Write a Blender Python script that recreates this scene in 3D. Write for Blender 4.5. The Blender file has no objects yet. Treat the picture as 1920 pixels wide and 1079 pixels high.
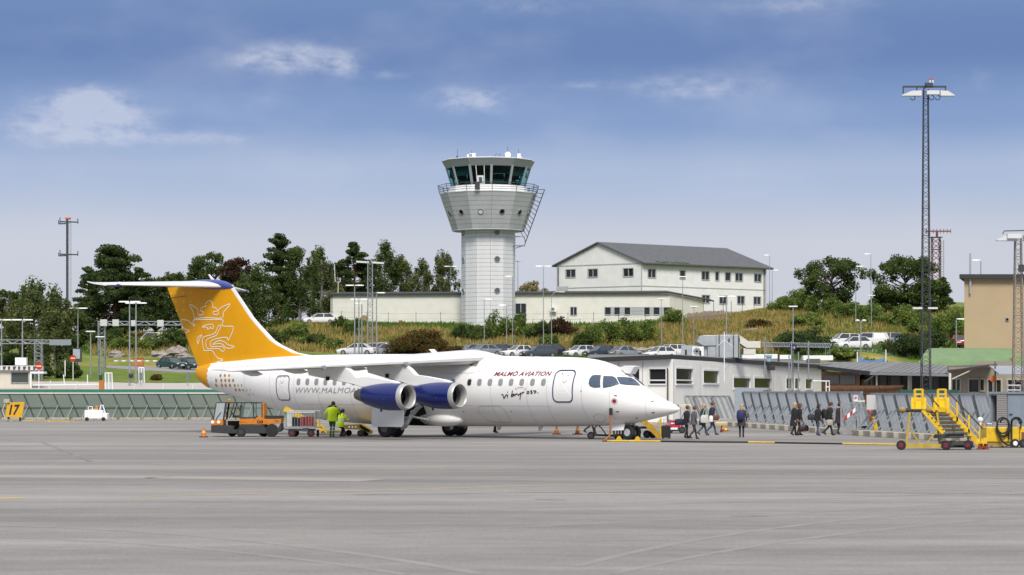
import bpy, math, random
import numpy as np
from mathutils import Vector, Matrix
from math import sin, cos, pi, radians, sqrt, atan2

scene = bpy.context.scene
COL = scene.collection
random.seed(7)
rng = np.random.default_rng(7)

# ------------------------------------------------------------------ camera
F = 4533.0; EYE = 2.42; CX = 960.0; HY = 734.0        # 85 mm lens, eye 2.4 m above the apron
cam = bpy.data.cameras.new('camera'); cam_ob = bpy.data.objects.new('camera', cam); COL.objects.link(cam_ob)
cam.sensor_width = 36; cam.lens = F / 1920 * 36
cam_ob.location = (0, 0, EYE); cam_ob.rotation_euler = (pi / 2, 0, 0)
cam.shift_y = (HY - 539.5) / 1920
cam.clip_start = 0.5; cam.clip_end = 20000
cam.dof.use_dof = True; cam.dof.focus_distance = 128; cam.dof.aperture_fstop = 2.8
scene.camera = cam_ob

# ------------------------------------------------------------------ sky, sun, exposure
SUN_EL, SUN_AZ = 48, 174          # degrees; azimuth clockwise from +Y: the sun stands behind the camera
world = bpy.data.worlds.new('World'); scene.world = world; world.use_nodes = True
W = world.node_tree; W.nodes.clear()
def wn(t, **k):
    n = W.nodes.new(t)
    for a, b in k.items(): setattr(n, a, b)
    return n
def wm(op, a, b=None, c=None):
    n = wn('ShaderNodeMath', operation=op)
    for i, v in enumerate((a, b, c)):
        if v is None: continue
        if isinstance(v, (int, float)): n.inputs[i].default_value = v
        else: W.links.new(v, n.inputs[i])
    return n.outputs[0]
tc = wn('ShaderNodeTexCoord'); sp = wn('ShaderNodeSeparateXYZ'); W.links.new(tc.outputs['Generated'], sp.inputs[0])
az = wm('ARCTAN2', sp.outputs[0], sp.outputs[1]); el = wm('ARCSINE', sp.outputs[2])
sky = wn('ShaderNodeTexSky', sky_type='NISHITA', sun_disc=False)
sky.sun_elevation = radians(SUN_EL); sky.sun_rotation = radians(SUN_AZ)
sky.air_density = 1.0; sky.dust_density = 2.0
skym = wn('ShaderNodeVectorMath', operation='SCALE'); W.links.new(sky.outputs[0], skym.inputs[0]); skym.inputs['Scale'].default_value = 0.055
ramp = wn('ShaderNodeValToRGB'); cr = ramp.color_ramp; cr.interpolation = 'EASE'
stops = [(0.0, (.355, .365, .40)), (0.058, (.335, .35, .40)), (0.089, (.235, .285, .395)), (0.112, (.130, .192, .335)), (0.140, (.078, .128, .265)), (0.172, (.096, .150, .280)), (0.42, (.41, .44, .51)), (1.0, (.57, .585, .62))]
while len(cr.elements) < len(stops): cr.elements.new(.5)
for e, (p, c) in zip(cr.elements, stops): e.position = p; e.color = (*c, 1)
W.links.new(el, ramp.inputs[0])
base = wn('ShaderNodeMix', data_type='RGBA', blend_type='MIX'); base.inputs[0].default_value = 0.94
W.links.new(skym.outputs[0], base.inputs[6]); W.links.new(ramp.outputs[0], base.inputs[7])
# clouds: soft cumulus at their own compass bearings, broken up by noise
cv = wn('ShaderNodeCombineXYZ'); W.links.new(wm('MULTIPLY', az, 30), cv.inputs[0]); W.links.new(wm('MULTIPLY', el, 60), cv.inputs[1])
nz = wn('ShaderNodeTexNoise'); nz.inputs['Scale'].default_value = 2.3; nz.inputs['Detail'].default_value = 9; nz.inputs['Roughness'].default_value = .62
W.links.new(cv.outputs[0], nz.inputs['Vector'])
nz2 = wn('ShaderNodeTexNoise'); nz2.inputs['Scale'].default_value = .45; nz2.inputs['Detail'].default_value = 5
W.links.new(cv.outputs[0], nz2.inputs['Vector'])
tot = None
for (px, py, sx, sy, a) in [(165, 225, 125, 42, 1.05), (175, 200, 50, 34, .6), (200, 268, 200, 20, .55), (545, 112, 120, 32, .85), (640, 125, 40, 22, .5), (880, 186, 85, 26, .8), (1310, 165, 140, 32, .6),
                            (405, 264, 60, 12, .45), (735, 141, 32, 10, .42), (1080, 160, 80, 9, .36), (500, 185, 40, 14, .33), (1500, 12, 170, 22, .42), (1830, 160, 60, 24, .3), (980, 5, 200, 30, .3), (180, 200, 40, 22, .45), (60, 245, 50, 18, .3)]:
    a0 = math.atan((px - CX) / F); e0 = math.atan((HY - py) / F)
    dx = wm('DIVIDE', wm('SUBTRACT', az, a0), sx / F); dy = wm('DIVIDE', wm('SUBTRACT', el, e0), sy / F)
    g = wm('MULTIPLY', wm('EXPONENT', wm('MULTIPLY', wm('ADD', wm('MULTIPLY', dx, dx), wm('MULTIPLY', dy, dy)), -1)), a)
    tot = g if tot is None else wm('ADD', tot, g)
mask = wm('MULTIPLY', tot, wm('MULTIPLY_ADD', nz.outputs['Fac'], 2.9, -.62))
mr = wn('ShaderNodeMapRange', interpolation_type='SMOOTHSTEP'); W.links.new(mask, mr.inputs[0]); mr.inputs[1].default_value = .03; mr.inputs[2].default_value = 1.0
wisps = wn('ShaderNodeMapRange', interpolation_type='SMOOTHSTEP'); W.links.new(nz2.outputs['Fac'], wisps.inputs[0]); wisps.inputs[1].default_value = .42; wisps.inputs[2].default_value = .78
cl = wm('ADD', wm('MULTIPLY', mr.outputs[0], .60), wm('MULTIPLY', wisps.outputs[0], .20))
cmix = wn('ShaderNodeMix', data_type='RGBA', blend_type='MIX'); cmix.clamp_factor = True
W.links.new(cl, cmix.inputs[0]); W.links.new(base.outputs[2], cmix.inputs[6]); cmix.inputs[7].default_value = (.36, .38, .45, 1)
bg = wn('ShaderNodeBackground'); W.links.new(cmix.outputs[2], bg.inputs[0]); bg.inputs[1].default_value = 1.0
wo = wn('ShaderNodeOutputWorld'); W.links.new(bg.outputs[0], wo.inputs[0])

sun = bpy.data.lights.new('sun', 'SUN'); sun.energy = 2.05; sun.angle = radians(22); sun.color = (1, .945, .86)
sun_ob = bpy.data.objects.new('sun', sun); COL.objects.link(sun_ob)
to_sun = Vector((sin(radians(SUN_AZ)) * cos(radians(SUN_EL)), cos(radians(SUN_AZ)) * cos(radians(SUN_EL)), sin(radians(SUN_EL))))
sun_ob.rotation_euler = to_sun.to_track_quat('Z', 'Y').to_euler()
vs = scene.view_settings; vs.view_transform = 'Standard'; vs.look = 'None'; vs.exposure = 0.85; vs.gamma = 1.0; vs.use_curve_mapping = False
scene.cycles.use_denoising = True
scene.cycles.max_bounces = 6; scene.cycles.transparent_max_bounces = 12
scene.cycles.sample_clamp_indirect = 6

# ------------------------------------------------------------------ helpers
def at(px, py, Y):
    """world point seen at photo pixel (px, py) at depth Y"""
    return Vector(((px - CX) / F * Y, Y, EYE - (py - HY) / F * Y))
def gy(py): return EYE * F / (py - HY)               # depth of the apron at row py
def gp(px, py): p = at(px, py, gy(py)); p.z = 0; return p

MATS = {}
def mat(name, color, rough=.6, metal=0, var=0, scale=3, bump=0, bscale=40, spec=.5, color2=None, alpha=1, coat=0, detail=6, stretch=None, trans=0):
    if name in MATS: return MATS[name]
    m = bpy.data.materials.new(name); m.use_nodes = True; t = m.node_tree; b = t.nodes['Principled BSDF']
    b.inputs['Base Color'].default_value = (*color, 1); b.inputs['Roughness'].default_value = rough; b.inputs['Metallic'].default_value = metal
    b.inputs['Specular IOR Level'].default_value = spec; b.inputs['Coat Weight'].default_value = coat; b.inputs['Alpha'].default_value = alpha
    if trans: b.inputs['Transmission Weight'].default_value = trans
    tcn = t.nodes.new('ShaderNodeTexCoord'); src = tcn.outputs['Object']
    if stretch:
        mp = t.nodes.new('ShaderNodeMapping'); mp.inputs['Scale'].default_value = stretch; t.links.new(src, mp.inputs[0]); src = mp.outputs[0]
    if var or color2:
        n = t.nodes.new('ShaderNodeTexNoise'); n.inputs['Scale'].default_value = scale; n.inputs['Detail'].default_value = detail; n.inputs['Roughness'].default_value = .65
        t.links.new(src, n.inputs['Vector'])
        r = t.nodes.new('ShaderNodeValToRGB'); r.color_ramp.elements[0].position = .32; r.color_ramp.elements[1].position = .68
        c2 = color2 or tuple(min(1, c * (1 + var)) for c in color); c1 = color if color2 else tuple(c * (1 - var) for c in color)
        r.color_ramp.elements[0].color = (*c1, 1); r.color_ramp.elements[1].color = (*c2, 1)
        t.links.new(n.outputs['Fac'], r.inputs[0]); t.links.new(r.outputs[0], b.inputs['Base Color'])
    if bump:
        n = t.nodes.new('ShaderNodeTexNoise'); n.inputs['Scale'].default_value = bscale; n.inputs['Detail'].default_value = 4; t.links.new(src, n.inputs['Vector'])
        bp = t.nodes.new('ShaderNodeBump'); bp.inputs['Strength'].default_value = bump; bp.inputs['Distance'].default_value = .05
        t.links.new(n.outputs['Fac'], bp.inputs['Height']); t.links.new(bp.outputs[0], b.inputs['Normal'])
    MATS[name] = m; return m
def leafmat(name, cols, rough=.75):
    """foliage: colour drawn per leaf, shifted by a slow noise over the plant"""
    if name in MATS: return MATS[name]
    m = bpy.data.materials.new(name); m.use_nodes = True; t = m.node_tree; b = t.nodes['Principled BSDF']
    g = t.nodes.new('ShaderNodeNewGeometry'); n = t.nodes.new('ShaderNodeTexNoise'); n.inputs['Scale'].default_value = .5; n.inputs['Detail'].default_value = 3
    tcn = t.nodes.new('ShaderNodeTexCoord'); t.links.new(tcn.outputs['Object'], n.inputs['Vector'])
    a = t.nodes.new('ShaderNodeMath'); a.operation = 'MULTIPLY_ADD'; t.links.new(n.outputs['Fac'], a.inputs[0]); a.inputs[1].default_value = 1.5; a.inputs[2].default_value = -.75
    s = t.nodes.new('ShaderNodeMath'); s.operation = 'MULTIPLY_ADD'; t.links.new(g.outputs['Random Per Island'], s.inputs[0]); s.inputs[1].default_value = .6; t.links.new(a.outputs[0], s.inputs[2])
    s2 = t.nodes.new('ShaderNodeMath'); s2.operation = 'ADD'; t.links.new(s.outputs[0], s2.inputs[0]); s2.inputs[1].default_value = .2
    r = t.nodes.new('ShaderNodeValToRGB')
    while len(r.color_ramp.elements) < len(cols): r.color_ramp.elements.new(.5)
    for i, c in enumerate(cols): r.color_ramp.elements[i].position = i / (len(cols) - 1); r.color_ramp.elements[i].color = (*c, 1)
    t.links.new(s2.outputs[0], r.inputs[0]); t.links.new(r.outputs[0], b.inputs['Base Color'])
    b.inputs['Roughness'].default_value = rough; b.inputs['Specular IOR Level'].default_value = .2
    tr = t.nodes.new('ShaderNodeBsdfTranslucent'); t.links.new(r.outputs[0], tr.inputs[0])
    mx = t.nodes.new('ShaderNodeMixShader'); mx.inputs[0].default_value = .42
    t.links.new(b.outputs[0], mx.inputs[1]); t.links.new(tr.outputs[0], mx.inputs[2])
    t.links.new(mx.outputs[0], t.nodes['Material Output'].inputs[0])
    MATS[name] = m; return m

ORG = {}
def org(o): return ORG.get(o.name, Vector((0, 0, 0)))
def tag(o, label=None, cat=None, group=None, kind=None):
    if label: o['label'] = label
    if cat: o['category'] = cat
    if group: o['group'] = group
    if kind: o['kind'] = kind
    return o
def thing(name, label, cat, loc=(0, 0, 0), rz=0, group=None):
    o = bpy.data.objects.new(name, None); COL.objects.link(o); o.location = loc; o.rotation_euler = (0, 0, rz)
    o.empty_display_size = .3
    tag(o, label, cat, group); ORG[o.name] = Vector((0, 0, 0)); return o
def wthing(name, label, cat, loc, group=None):
    """a thing whose parts are given in world coordinates"""
    o = thing(name, label, cat, loc, 0, group); ORG[o.name] = Vector(loc); return o
class MB:
    def __init__(s): s.v = []; s.f = []; s.m = []
    def add(s, vs, fs, mi=0):
        o = len(s.v); s.v += [tuple(v) for v in vs]; s.f += [tuple(i + o for i in f) for f in fs]; s.m += [mi] * len(fs); return s
    def box(s, c, sz, rz=0, M=None, mi=0):
        x, y, z = sz[0] / 2, sz[1] / 2, sz[2] / 2; c = Vector(c)
        R = M or Matrix.Rotation(rz, 3, 'Z')
        vs = [c + R @ Vector((a * x, b * y, d * z)) for a in (-1, 1) for b in (-1, 1) for d in (-1, 1)]
        return s.add(vs, [(0, 1, 3, 2), (4, 6, 7, 5), (0, 4, 5, 1), (2, 3, 7, 6), (0, 2, 6, 4), (1, 5, 7, 3)], mi)
    def frame(s, a, b):
        d = (Vector(b) - Vector(a)); L = d.length; d.normalize()
        u = Vector((0, 0, 1)) if abs(d.z) < .95 else Vector((0, 1, 0))
        x = d.cross(u).normalized(); y = x.cross(d).normalized(); return d, x, y, L
    def beam(s, a, b, w, h=None, mi=0):
        h = h or w; a = Vector(a); b = Vector(b); d, x, y, L = s.frame(a, b)
        vs = [p + x * i * w / 2 + y * j * h / 2 for p in (a, b) for i, j in ((-1, -1), (1, -1), (1, 1), (-1, 1))]
        return s.add(vs, [(3, 2, 1, 0), (4, 5, 6, 7), (0, 1, 5, 4), (1, 2, 6, 5), (2, 3, 7, 6), (3, 0, 4, 7)], mi)
    def tube(s, pts, r, n=6, caps=True, mi=0):
        pts = [Vector(p) for p in pts]; k = len(pts); rs = r if isinstance(r, (list, tuple)) else [r] * k
        rings = []; px = None
        for i, p in enumerate(pts):
            d = (pts[min(i + 1, k - 1)] - pts[max(i - 1, 0)]).normalized()
            if px is None:
                u = Vector((0, 0, 1)) if abs(d.z) < .9 else Vector((1, 0, 0)); x = d.cross(u).normalized()
            else:
                x = (px - d * px.dot(d)); x = x.normalized() if x.length > 1e-6 else d.orthogonal().normalized()
            px = x; y = d.cross(x)
            rings.append([p + (x * cos(2 * pi * j / n) + y * sin(2 * pi * j / n)) * rs[i] for j in range(n)])
        return s.loft(rings, caps, mi)
    def loft(s, rings, caps=True, mi=0, closed=True):
        n = len(rings[0]); vs = [p for r in rings for p in r]; fs = []
        for i in range(len(rings) - 1):
            for j in range(n if closed else n - 1):
                a = i * n + j; b = i * n + (j + 1) % n; fs.append((a, b, b + n, a + n))
        if caps and closed: fs.append(tuple(range(n - 1, -1, -1))); fs.append(tuple((len(rings) - 1) * n + j for j in range(n)))
        return s.add(vs, fs, mi)
    def lathe(s, prof, o, d=(0, 0, 1), n=16, mi=0, caps=True):
        """prof: (distance along d, radius)"""
        o = Vector(o); d = Vector(d).normalized(); x = d.orthogonal().normalized(); y = d.cross(x)
        return s.loft([[o + d * h + (x * cos(2 * pi * j / n) + y * sin(2 * pi * j / n)) * max(r, .0005) for j in range(n)] for h, r in prof], caps, mi)
    def prism(s, poly, off, mi=0):
        off = Vector(off); a = [Vector(p) for p in poly]; n = len(a)
        return s.add(a + [p + off for p in a], [tuple(range(n)), tuple(range(2 * n - 1, n - 1, -1))] + [(i, i + n, (i + 1) % n + n, (i + 1) % n) for i in range(n)], mi)
    def quad(s, *p, mi=0): return s.add(p, [tuple(range(len(p)))], mi)
    def ball(s, c, r, n=8, mi=0):
        r = r if isinstance(r, (tuple, list)) else (r, r, r); c = Vector(c)
        return s.loft([[c + Vector((r[0] * sin(pi * i / n + 1e-3 * (i == 0)) * cos(2 * pi * j / (n + 2)), r[1] * sin(pi * i / n + 1e-3 * (i == 0)) * sin(2 * pi * j / (n + 2)), -r[2] * cos(pi * i / n))) for j in range(n + 2)] for i in range(n + 1)], True, mi)
    def build(s, name, m, parent=None, smooth=False, bevel=0, label=None, kind=None):
        me = bpy.data.meshes.new(name); og = org(parent) if parent else Vector((0, 0, 0))
        me.from_pydata([(v[0] - og.x, v[1] - og.y, v[2] - og.z) for v in s.v], [], s.f)
        ms = m if isinstance(m, (list, tuple)) else [m]
        for q in ms: me.materials.append(q)
        if len(ms) > 1: me.polygons.foreach_set('material_index', s.m)
        if smooth:
            me.polygons.foreach_set('use_smooth', [True] * len(s.f))
            try: me.set_sharp_from_angle(angle=radians(38))
            except Exception: pass
        me.update()
        o = bpy.data.objects.new(name, me); COL.objects.link(o)
        if parent is not None: o.parent = parent; ORG[o.name] = og
        if bevel:
            b = o.modifiers.new('bevel', 'BEVEL'); b.width = bevel; b.segments = 2; b.limit_method = 'ANGLE'
        if label: o['label'] = label
        if kind: o['kind'] = kind
        return o
def solid(name, mb, m, label, cat, group=None, **k):
    return tag(mb.build(name, m, **k), label, cat, group)
def share(o, parent, name=None):
    """another object on the same mesh"""
    c = o.copy(); COL.objects.link(c); c.parent = parent
    if parent is not None: ORG[c.name] = org(parent)
    return c
def copy_tree(root, loc, rz, label, group=None, mats=None):
    r = root.copy(); COL.objects.link(r); r.location = loc; r.rotation_euler = (0, 0, rz); r['label'] = label
    if group: r['group'] = group
    def rec(src, dst):
        for ch in list(src.children):
            c = ch.copy(); COL.objects.link(c); c.parent = dst
            if mats and ch.name.split('.')[0] in mats:
                sl = c.material_slots[0]; sl.link = 'OBJECT'; sl.material = mats[ch.name.split('.')[0]]
            rec(ch, c)
    rec(root, r); return r
def lerp(a, b, t): return a + (b - a) * t
def interp(x, tab):
    if x <= tab[0][0]: return tab[0][1]
    for (a, va), (b, vb) in zip(tab, tab[1:]):
        if x <= b: return lerp(va, vb, (x - a) / (b - a))
    return tab[-1][1]
def text_mesh(s, size=1.0, shear=0.0, bold=0.0, spacing=1.0):
    """outline text as (verts, faces) in the XY plane, starting at x = 0"""
    c = bpy.data.curves.new('text', 'FONT'); c.body = s; c.size = size; c.shear = shear; c.offset = bold; c.space_character = spacing; c.resolution_u = 3
    o = bpy.data.objects.new('text', c); COL.objects.link(o)
    me = bpy.data.meshes.new_from_object(o.evaluated_get(bpy.context.evaluated_depsgraph_get()))
    vs = [v.co.copy() for v in me.vertices]; fs = [tuple(p.vertices) for p in me.polygons]
    bpy.data.objects.remove(o); bpy.data.curves.remove(c); bpy.data.meshes.remove(me)
    x0 = min(v.x for v in vs); x1 = max(v.x for v in vs); y0 = min(v.y for v in vs); y1 = max(v.y for v in vs)
    return [((v.x - x0) / (x1 - x0), (v.y - y0) / (y1 - y0)) for v in vs], fs

# common materials
M_white = mat('white_paint', (.78, .78, .77), .45, var=.05, scale=1.5)
M_black = mat('black_rubber', (.015, .015, .016), .75, var=.2, scale=8)
M_dark = mat('dark_metal', (.045, .047, .05), .5, var=.2)
M_galv = mat('galvanised_steel', (.36, .38, .40), .45, .6, var=.18, scale=6)
M_grey = mat('grey_paint', (.33, .35, .37), .5, var=.08)
M_yellow = mat('yellow_paint', (.66, .42, .012), .5, var=.2, scale=5, bump=.05)
M_glass = mat('dark_glass', (.018, .021, .023), .06, spec=.4)
M_conc = mat('concrete', (.36, .33, .27), .9, var=.22, scale=3, bump=.3, bscale=15)
M_red = mat('red_paint', (.45, .02, .025), .4)
M_orange = mat('orange_paint', (.52, .175, .01), .5, var=.14, scale=4)
M_lens = mat('lamp_lens', (.85, .85, .83), .2)
M_chrome = mat('silver', (.62, .63, .64), .3, .8, var=.08)
# ------------------------------------------------------------------ ground
def asphalt_mat():
    m = bpy.data.materials.new('apron_asphalt'); m.use_nodes = True; t = m.node_tree; b = t.nodes['Principled BSDF']; N = t.nodes; L = t.links
    tcn = N.new('ShaderNodeTexCoord')
    def noise(scale, detail=6, rough=.6, st=None):
        n = N.new('ShaderNodeTexNoise'); n.inputs['Scale'].default_value = scale; n.inputs['Detail'].default_value = detail; n.inputs['Roughness'].default_value = rough
        src = tcn.outputs['Object']
        if st:
            mp = N.new('ShaderNodeMapping'); mp.inputs['Scale'].default_value = st; mp.inputs['Rotation'].default_value = (0, 0, .05); L.new(src, mp.inputs[0]); src = mp.outputs[0]
        L.new(src, n.inputs['Vector']); return n.outputs['Fac']
    def ramp(x, a, ca, bb, cb):
        r = N.new('ShaderNodeValToRGB'); r.color_ramp.elements[0].position = a; r.color_ramp.elements[0].color = (*ca, 1); r.color_ramp.elements[1].position = bb; r.color_ramp.elements[1].color = (*cb, 1); L.new(x, r.inputs[0]); return r.outputs[0]
    def mixc(f, a, bb, mode='MULTIPLY'):
        x = N.new('ShaderNodeMix'); x.data_type = 'RGBA'; x.blend_type = mode
        if isinstance(f, (int, float)): x.inputs[0].default_value = f
        else: L.new(f, x.inputs[0])
        L.new(a, x.inputs[6]); L.new(bb, x.inputs[7]); return x.outputs[2]
    c = ramp(noise(.035, 5, .6, (.35, 1, 1)), .3, (.222, .207, .195), .7, (.282, .27, .26))
    c = mixc(1, c, ramp(noise(.10, 7, .7, (.12, 1.2, 1)), .34, (.74, .74, .74), .62, (1.09, 1.08, 1.07)))       # long tyre streaks along the taxi line
    c = mixc(1, c, ramp(noise(.45, 6, .7, (.22, 1, 1)), .3, (.80, .80, .80), .6, (1.06, 1.06, 1.06)))
    c = mixc(1, c, ramp(noise(2.1, 5, .75, (.5, 1, 1)), .3, (.86, .86, .86), .7, (1.08, 1.08, 1.08)))                   # patchy wear
    c = mixc(1, c, ramp(noise(14, 3, .8), .25, (.72, .72, .72), .75, (1.25, 1.25, 1.25)))                       # stone grain
    c = mixc(.9, c, ramp(noise(.22, 8, .75), .60, (1, 1, 1), .74, (.72, .71, .70)))                              # oil stains
    L.new(c, b.inputs['Base Color']); b.inputs['Roughness'].default_value = .9; b.inputs['Specular IOR Level'].default_value = .2
    bp = N.new('ShaderNodeBump'); bp.inputs['Strength'].default_value = .35; bp.inputs['Distance'].default_value = .02; L.new(noise(22, 3), bp.inputs['Height']); L.new(bp.outputs[0], b.inputs['Normal'])
    return m
g = MB()
g.quad((-4000, -200, 0), (4000, -200, 0), (4000, 7000, 0), (-4000, 7000, 0))
tag(g.build('apron', asphalt_mat()), 'grey worn asphalt apron under the aircraft', kind='structure')

def line(name, pts, w, m, label, z=.004):
    b = MB(); pts = [Vector((p[0], p[1], z)) for p in pts]
    for a, c in zip(pts, pts[1:]):
        d = (c - a).normalized(); n = Vector((-d.y, d.x, 0)) * w / 2
        b.quad(a - n, c - n, c + n, a + n)
    tag(b.build(name, m), label, kind='structure')
m_line = mat('worn_yellow_marking', (.40, .31, .10), .8, color2=(.27, .25, .21), scale=1.1)
m_line2 = mat('yellow_marking', (.55, .38, .03), .8, color2=(.40, .30, .08), scale=2)
m_tar = mat('tar_joint', (.11, .11, .11), .8, color2=(.22, .215, .21), scale=.5)
m_skid = mat('tyre_marks', (.185, .176, .17), .85, color2=(.25, .24, .232), scale=.8, stretch=(.3, 2, 1))
m_patch = mat('concrete_strip', (.285, .25, .225), .9, color2=(.25, .232, .22), scale=.3, bump=.2)
line('yellow_marking', [gp(250, 932), gp(600, 923), gp(1000, 911), gp(1400, 903)], .28, m_line, 'faint yellow guide line curving across the apron')
line('yellow_marking', [gp(-20, 935), gp(46, 934)], .45, m_line2, 'short bright yellow bar painted on the apron')
line('yellow_marking', [gp(280, 870), gp(700, 877), gp(1300, 884), gp(1960, 898)], .22, m_line, 'thin worn yellow line running along the apron')
line('white_marking', [gp(1450, 903), gp(1960, 911)], .2, mat('worn_white_marking', (.42, .41, .39), .8, color2=(.3, .3, .29), scale=.9), 'thin worn white line on the apron')
line('concrete_strip', [gp(-60, 893), gp(300, 895), gp(700, 901)], 2.0, m_patch, 'pinkish concrete strip set in the apron', z=.003)
line('tar_joint', [gp(660, 928), gp(1000, 924), gp(1500, 922), gp(1960, 928)], .25, m_tar, 'dark tar joint across the apron', z=.0035)
line('tar_joint', [gp(-30, 823), gp(80, 830), gp(170, 866)], .2, m_tar, 'dark tar joint near the orange tug', z=.0035)
for a, b_ in (((1005, 937), (1060, 938)), ((1370, 968), (1440, 969)), ((540, 858), (700, 860))):
    line('tar_patch', [gp(*a), gp(*b_)], .16, m_tar, 'short dark scuff on the apron', z=.0035)

for a, b_, c in (((1080, 1062), (1500, 985), (1960, 948)), ((1150, 1076), (1560, 1004), (1960, 968)), ((-20, 985), (420, 1010), (900, 1076)), ((-20, 1006), (380, 1030), (760, 1078)), ((300, 845), (1000, 850), (1700, 862)), ((100, 880), (800, 890), (1500, 897)), ((500, 958), (1100, 950), (1900, 921)), ((700, 1000), (1250, 975), (1960, 936))):
    P0, P1, P2 = gp(*a), gp(*b_), gp(*c); line('tyre_mark', [P0 * (1 - t) ** 2 + (P1 * 2 - (P0 + P2) / 2) * (2 * t * (1 - t)) + P2 * t * t for t in [i / 14 for i in range(15)]], random.uniform(.16, .3), m_skid, 'faint dark tyre mark curving over the apron', z=.0025)
# terrain: the land climbs behind the fences to the wooded hill. columns (photo bearing): (depth, height)
def zf(py, Y): return EYE - (py - HY) / F * Y
TC = [(-100, [(211, -.4), (216, 2.2), (240, zf(716, 240)), (265, zf(697, 265)), (300, zf(672, 300)), (340, zf(650, 340)), (440, zf(640, 440))]),
      (120, [(211, -.4), (216, 2.2), (240, zf(716, 240)), (285, zf(690, 285)), (306, zf(684, 306)), (318, zf(668, 318)), (345, zf(645, 345)), (440, zf(630, 440))]),
      (260, [(211, -.4), (216, 2.2), (238, zf(720, 238)), (286, zf(694, 286)), (308, zf(688, 308)), (320, zf(668, 320)), (345, zf(638, 345)), (370, zf(626, 370)), (440, zf(620, 440))]),
      (420, [(211, -.4), (216, 2.2), (238, zf(720, 238)), (286, zf(700, 286)), (308, zf(692, 308)), (322, zf(665, 322)), (345, zf(636, 345)), (370, zf(622, 370)), (440, zf(610, 440))]),
      (560, [(211, -.4), (216, 2.0), (255, zf(690, 255)), (290, zf(670, 290)), (305, zf(664, 305)), (345, zf(608, 345)), (365, zf(604, 365)), (440, zf(600, 440))]),
      (740, [(211, -.4), (216, 1.5), (255, zf(690, 255)), (285, zf(668, 285)), (306, zf(666, 306)), (345, zf(612, 345)), (360, zf(608, 360)), (440, zf(603, 440))]),
      (900, [(215, -.4), (225, 1.5), (262, zf(686, 262)), (285, zf(671, 285)), (306, zf(670, 306)), (340, zf(628, 340)), (352, zf(614, 352)), (440, zf(606, 440))]),
      (1200, [(222, -.4), (240, 1.5), (265, zf(690, 265)), (285, zf(673, 285)), (308, zf(671, 308)), (318, zf(655, 318)), (350, zf(608, 350)), (362, zf(606, 362)), (440, zf(596, 440))]),
      (1330, [(232, -.4), (250, 3.0), (270, zf(680, 270)), (290, zf(668, 290)), (308, zf(655, 308)), (350, zf(602, 350)), (365, zf(592, 365)), (440, zf(588, 440))]),
      (1480, [(262, -.4), (272, 4.5), (285, zf(672, 285)), (310, zf(640, 310)), (345, zf(596, 345)), (365, zf(580, 365)), (440, zf(574, 440))]),
      (1600, [(262, -.4), (270, 6.3), (278, zf(657, 278)), (300, zf(650, 300)), (320, zf(626, 320)), (355, zf(584, 355)), (440, zf(572, 440))]),
      (1780, [(262, -.4), (272, 5.5), (290, zf(656, 290)), (320, zf(628, 320)), (350, zf(588, 350)), (440, zf(568, 440))]),
      (2050, [(262, -.4), (272, 5.5), (290, zf(656, 290)), (320, zf(630, 320)), (350, zf(590, 350)), (440, zf(568, 440))])]
def hgt(X, Y):
    q = CX + F * X / Y
    def col(i):
        t = TC[i][1]
        if Y > 440: return t[-1][1] - max(0, Y - 560) * .03
        return interp(Y, t)
    if q <= TC[0][0]: z = col(0)
    elif q >= TC[-1][0]: z = col(len(TC) - 1)
    else:
        for i in range(len(TC) - 1):
            if TC[i][0] <= q <= TC[i + 1][0]:
                f = (q - TC[i][0]) / (TC[i + 1][0] - TC[i][0]); f = f * f * (3 - 2 * f)
                z = lerp(col(i), col(i + 1), f); break
    return z + .18 * sin(X * .31 + Y * .17) * sin(Y * .23 - X * .11) * min(1, max(0, (Y - 225) / 40))
def on(px, Y): X = (px - CX) / F * Y; return Vector((X, Y, hgt(X, Y)))
tv = []; ys = [205 + 2.0 * i for i in range(88)] + [390, 410, 440, 480, 560, 700, 900, 1400]
NX = 240
for Y in ys:
    for i in range(NX + 1):
        q = lerp(-900, 2800, i / NX); X = (q - CX) / F * Y; tv.append((X, Y, hgt(X, Y)))
tf = [(r * (NX + 1) + i, r * (NX + 1) + i + 1, (r + 1) * (NX + 1) + i + 1, (r + 1) * (NX + 1) + i) for r in range(len(ys) - 1) for i in range(NX)]
def hill_mat():
    m = bpy.data.materials.new('hillside_turf'); m.use_nodes = True; t = m.node_tree; b = t.nodes['Principled BSDF']
    tcn = t.nodes.new('ShaderNodeTexCoord')
    def noise(s, d):
        n = t.nodes.new('ShaderNodeTexNoise'); n.inputs['Scale'].default_value = s; n.inputs['Detail'].default_value = d; n.inputs['Roughness'].default_value = .7; t.links.new(tcn.outputs['Object'], n.inputs['Vector']); return n.outputs['Fac']
    r = t.nodes.new('ShaderNodeValToRGB'); cs = [(.30, (.05, .085, .018)), (.46, (.11, .155, .028)), (.58, (.20, .19, .05)), (.70, (.32, .245, .085)), (.85, (.16, .15, .045))]
    while len(r.color_ramp.elements) < len(cs): r.color_ramp.elements.new(.5)
    for e, (p, c) in zip(r.color_ramp.elements, cs): e.position = p; e.color = (*c, 1)
    ad = t.nodes.new('ShaderNodeMath'); ad.operation = 'MULTIPLY_ADD'; t.links.new(noise(2.2, 6), ad.inputs[0]); ad.inputs[1].default_value = .4
    sb = t.nodes.new('ShaderNodeMath'); sb.operation = 'MULTIPLY_ADD'; t.links.new(noise(.11, 5), sb.inputs[0]); sb.inputs[1].default_value = 1.0; sb.inputs[2].default_value = -.2
    t.links.new(sb.outputs[0], ad.inputs[2]); t.links.new(ad.outputs[0], r.inputs[0]); t.links.new(r.outputs[0], b.inputs['Base Color']); b.inputs['Roughness'].default_value = .95; b.inputs['Specular IOR Level'].default_value = .1
    return m
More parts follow.
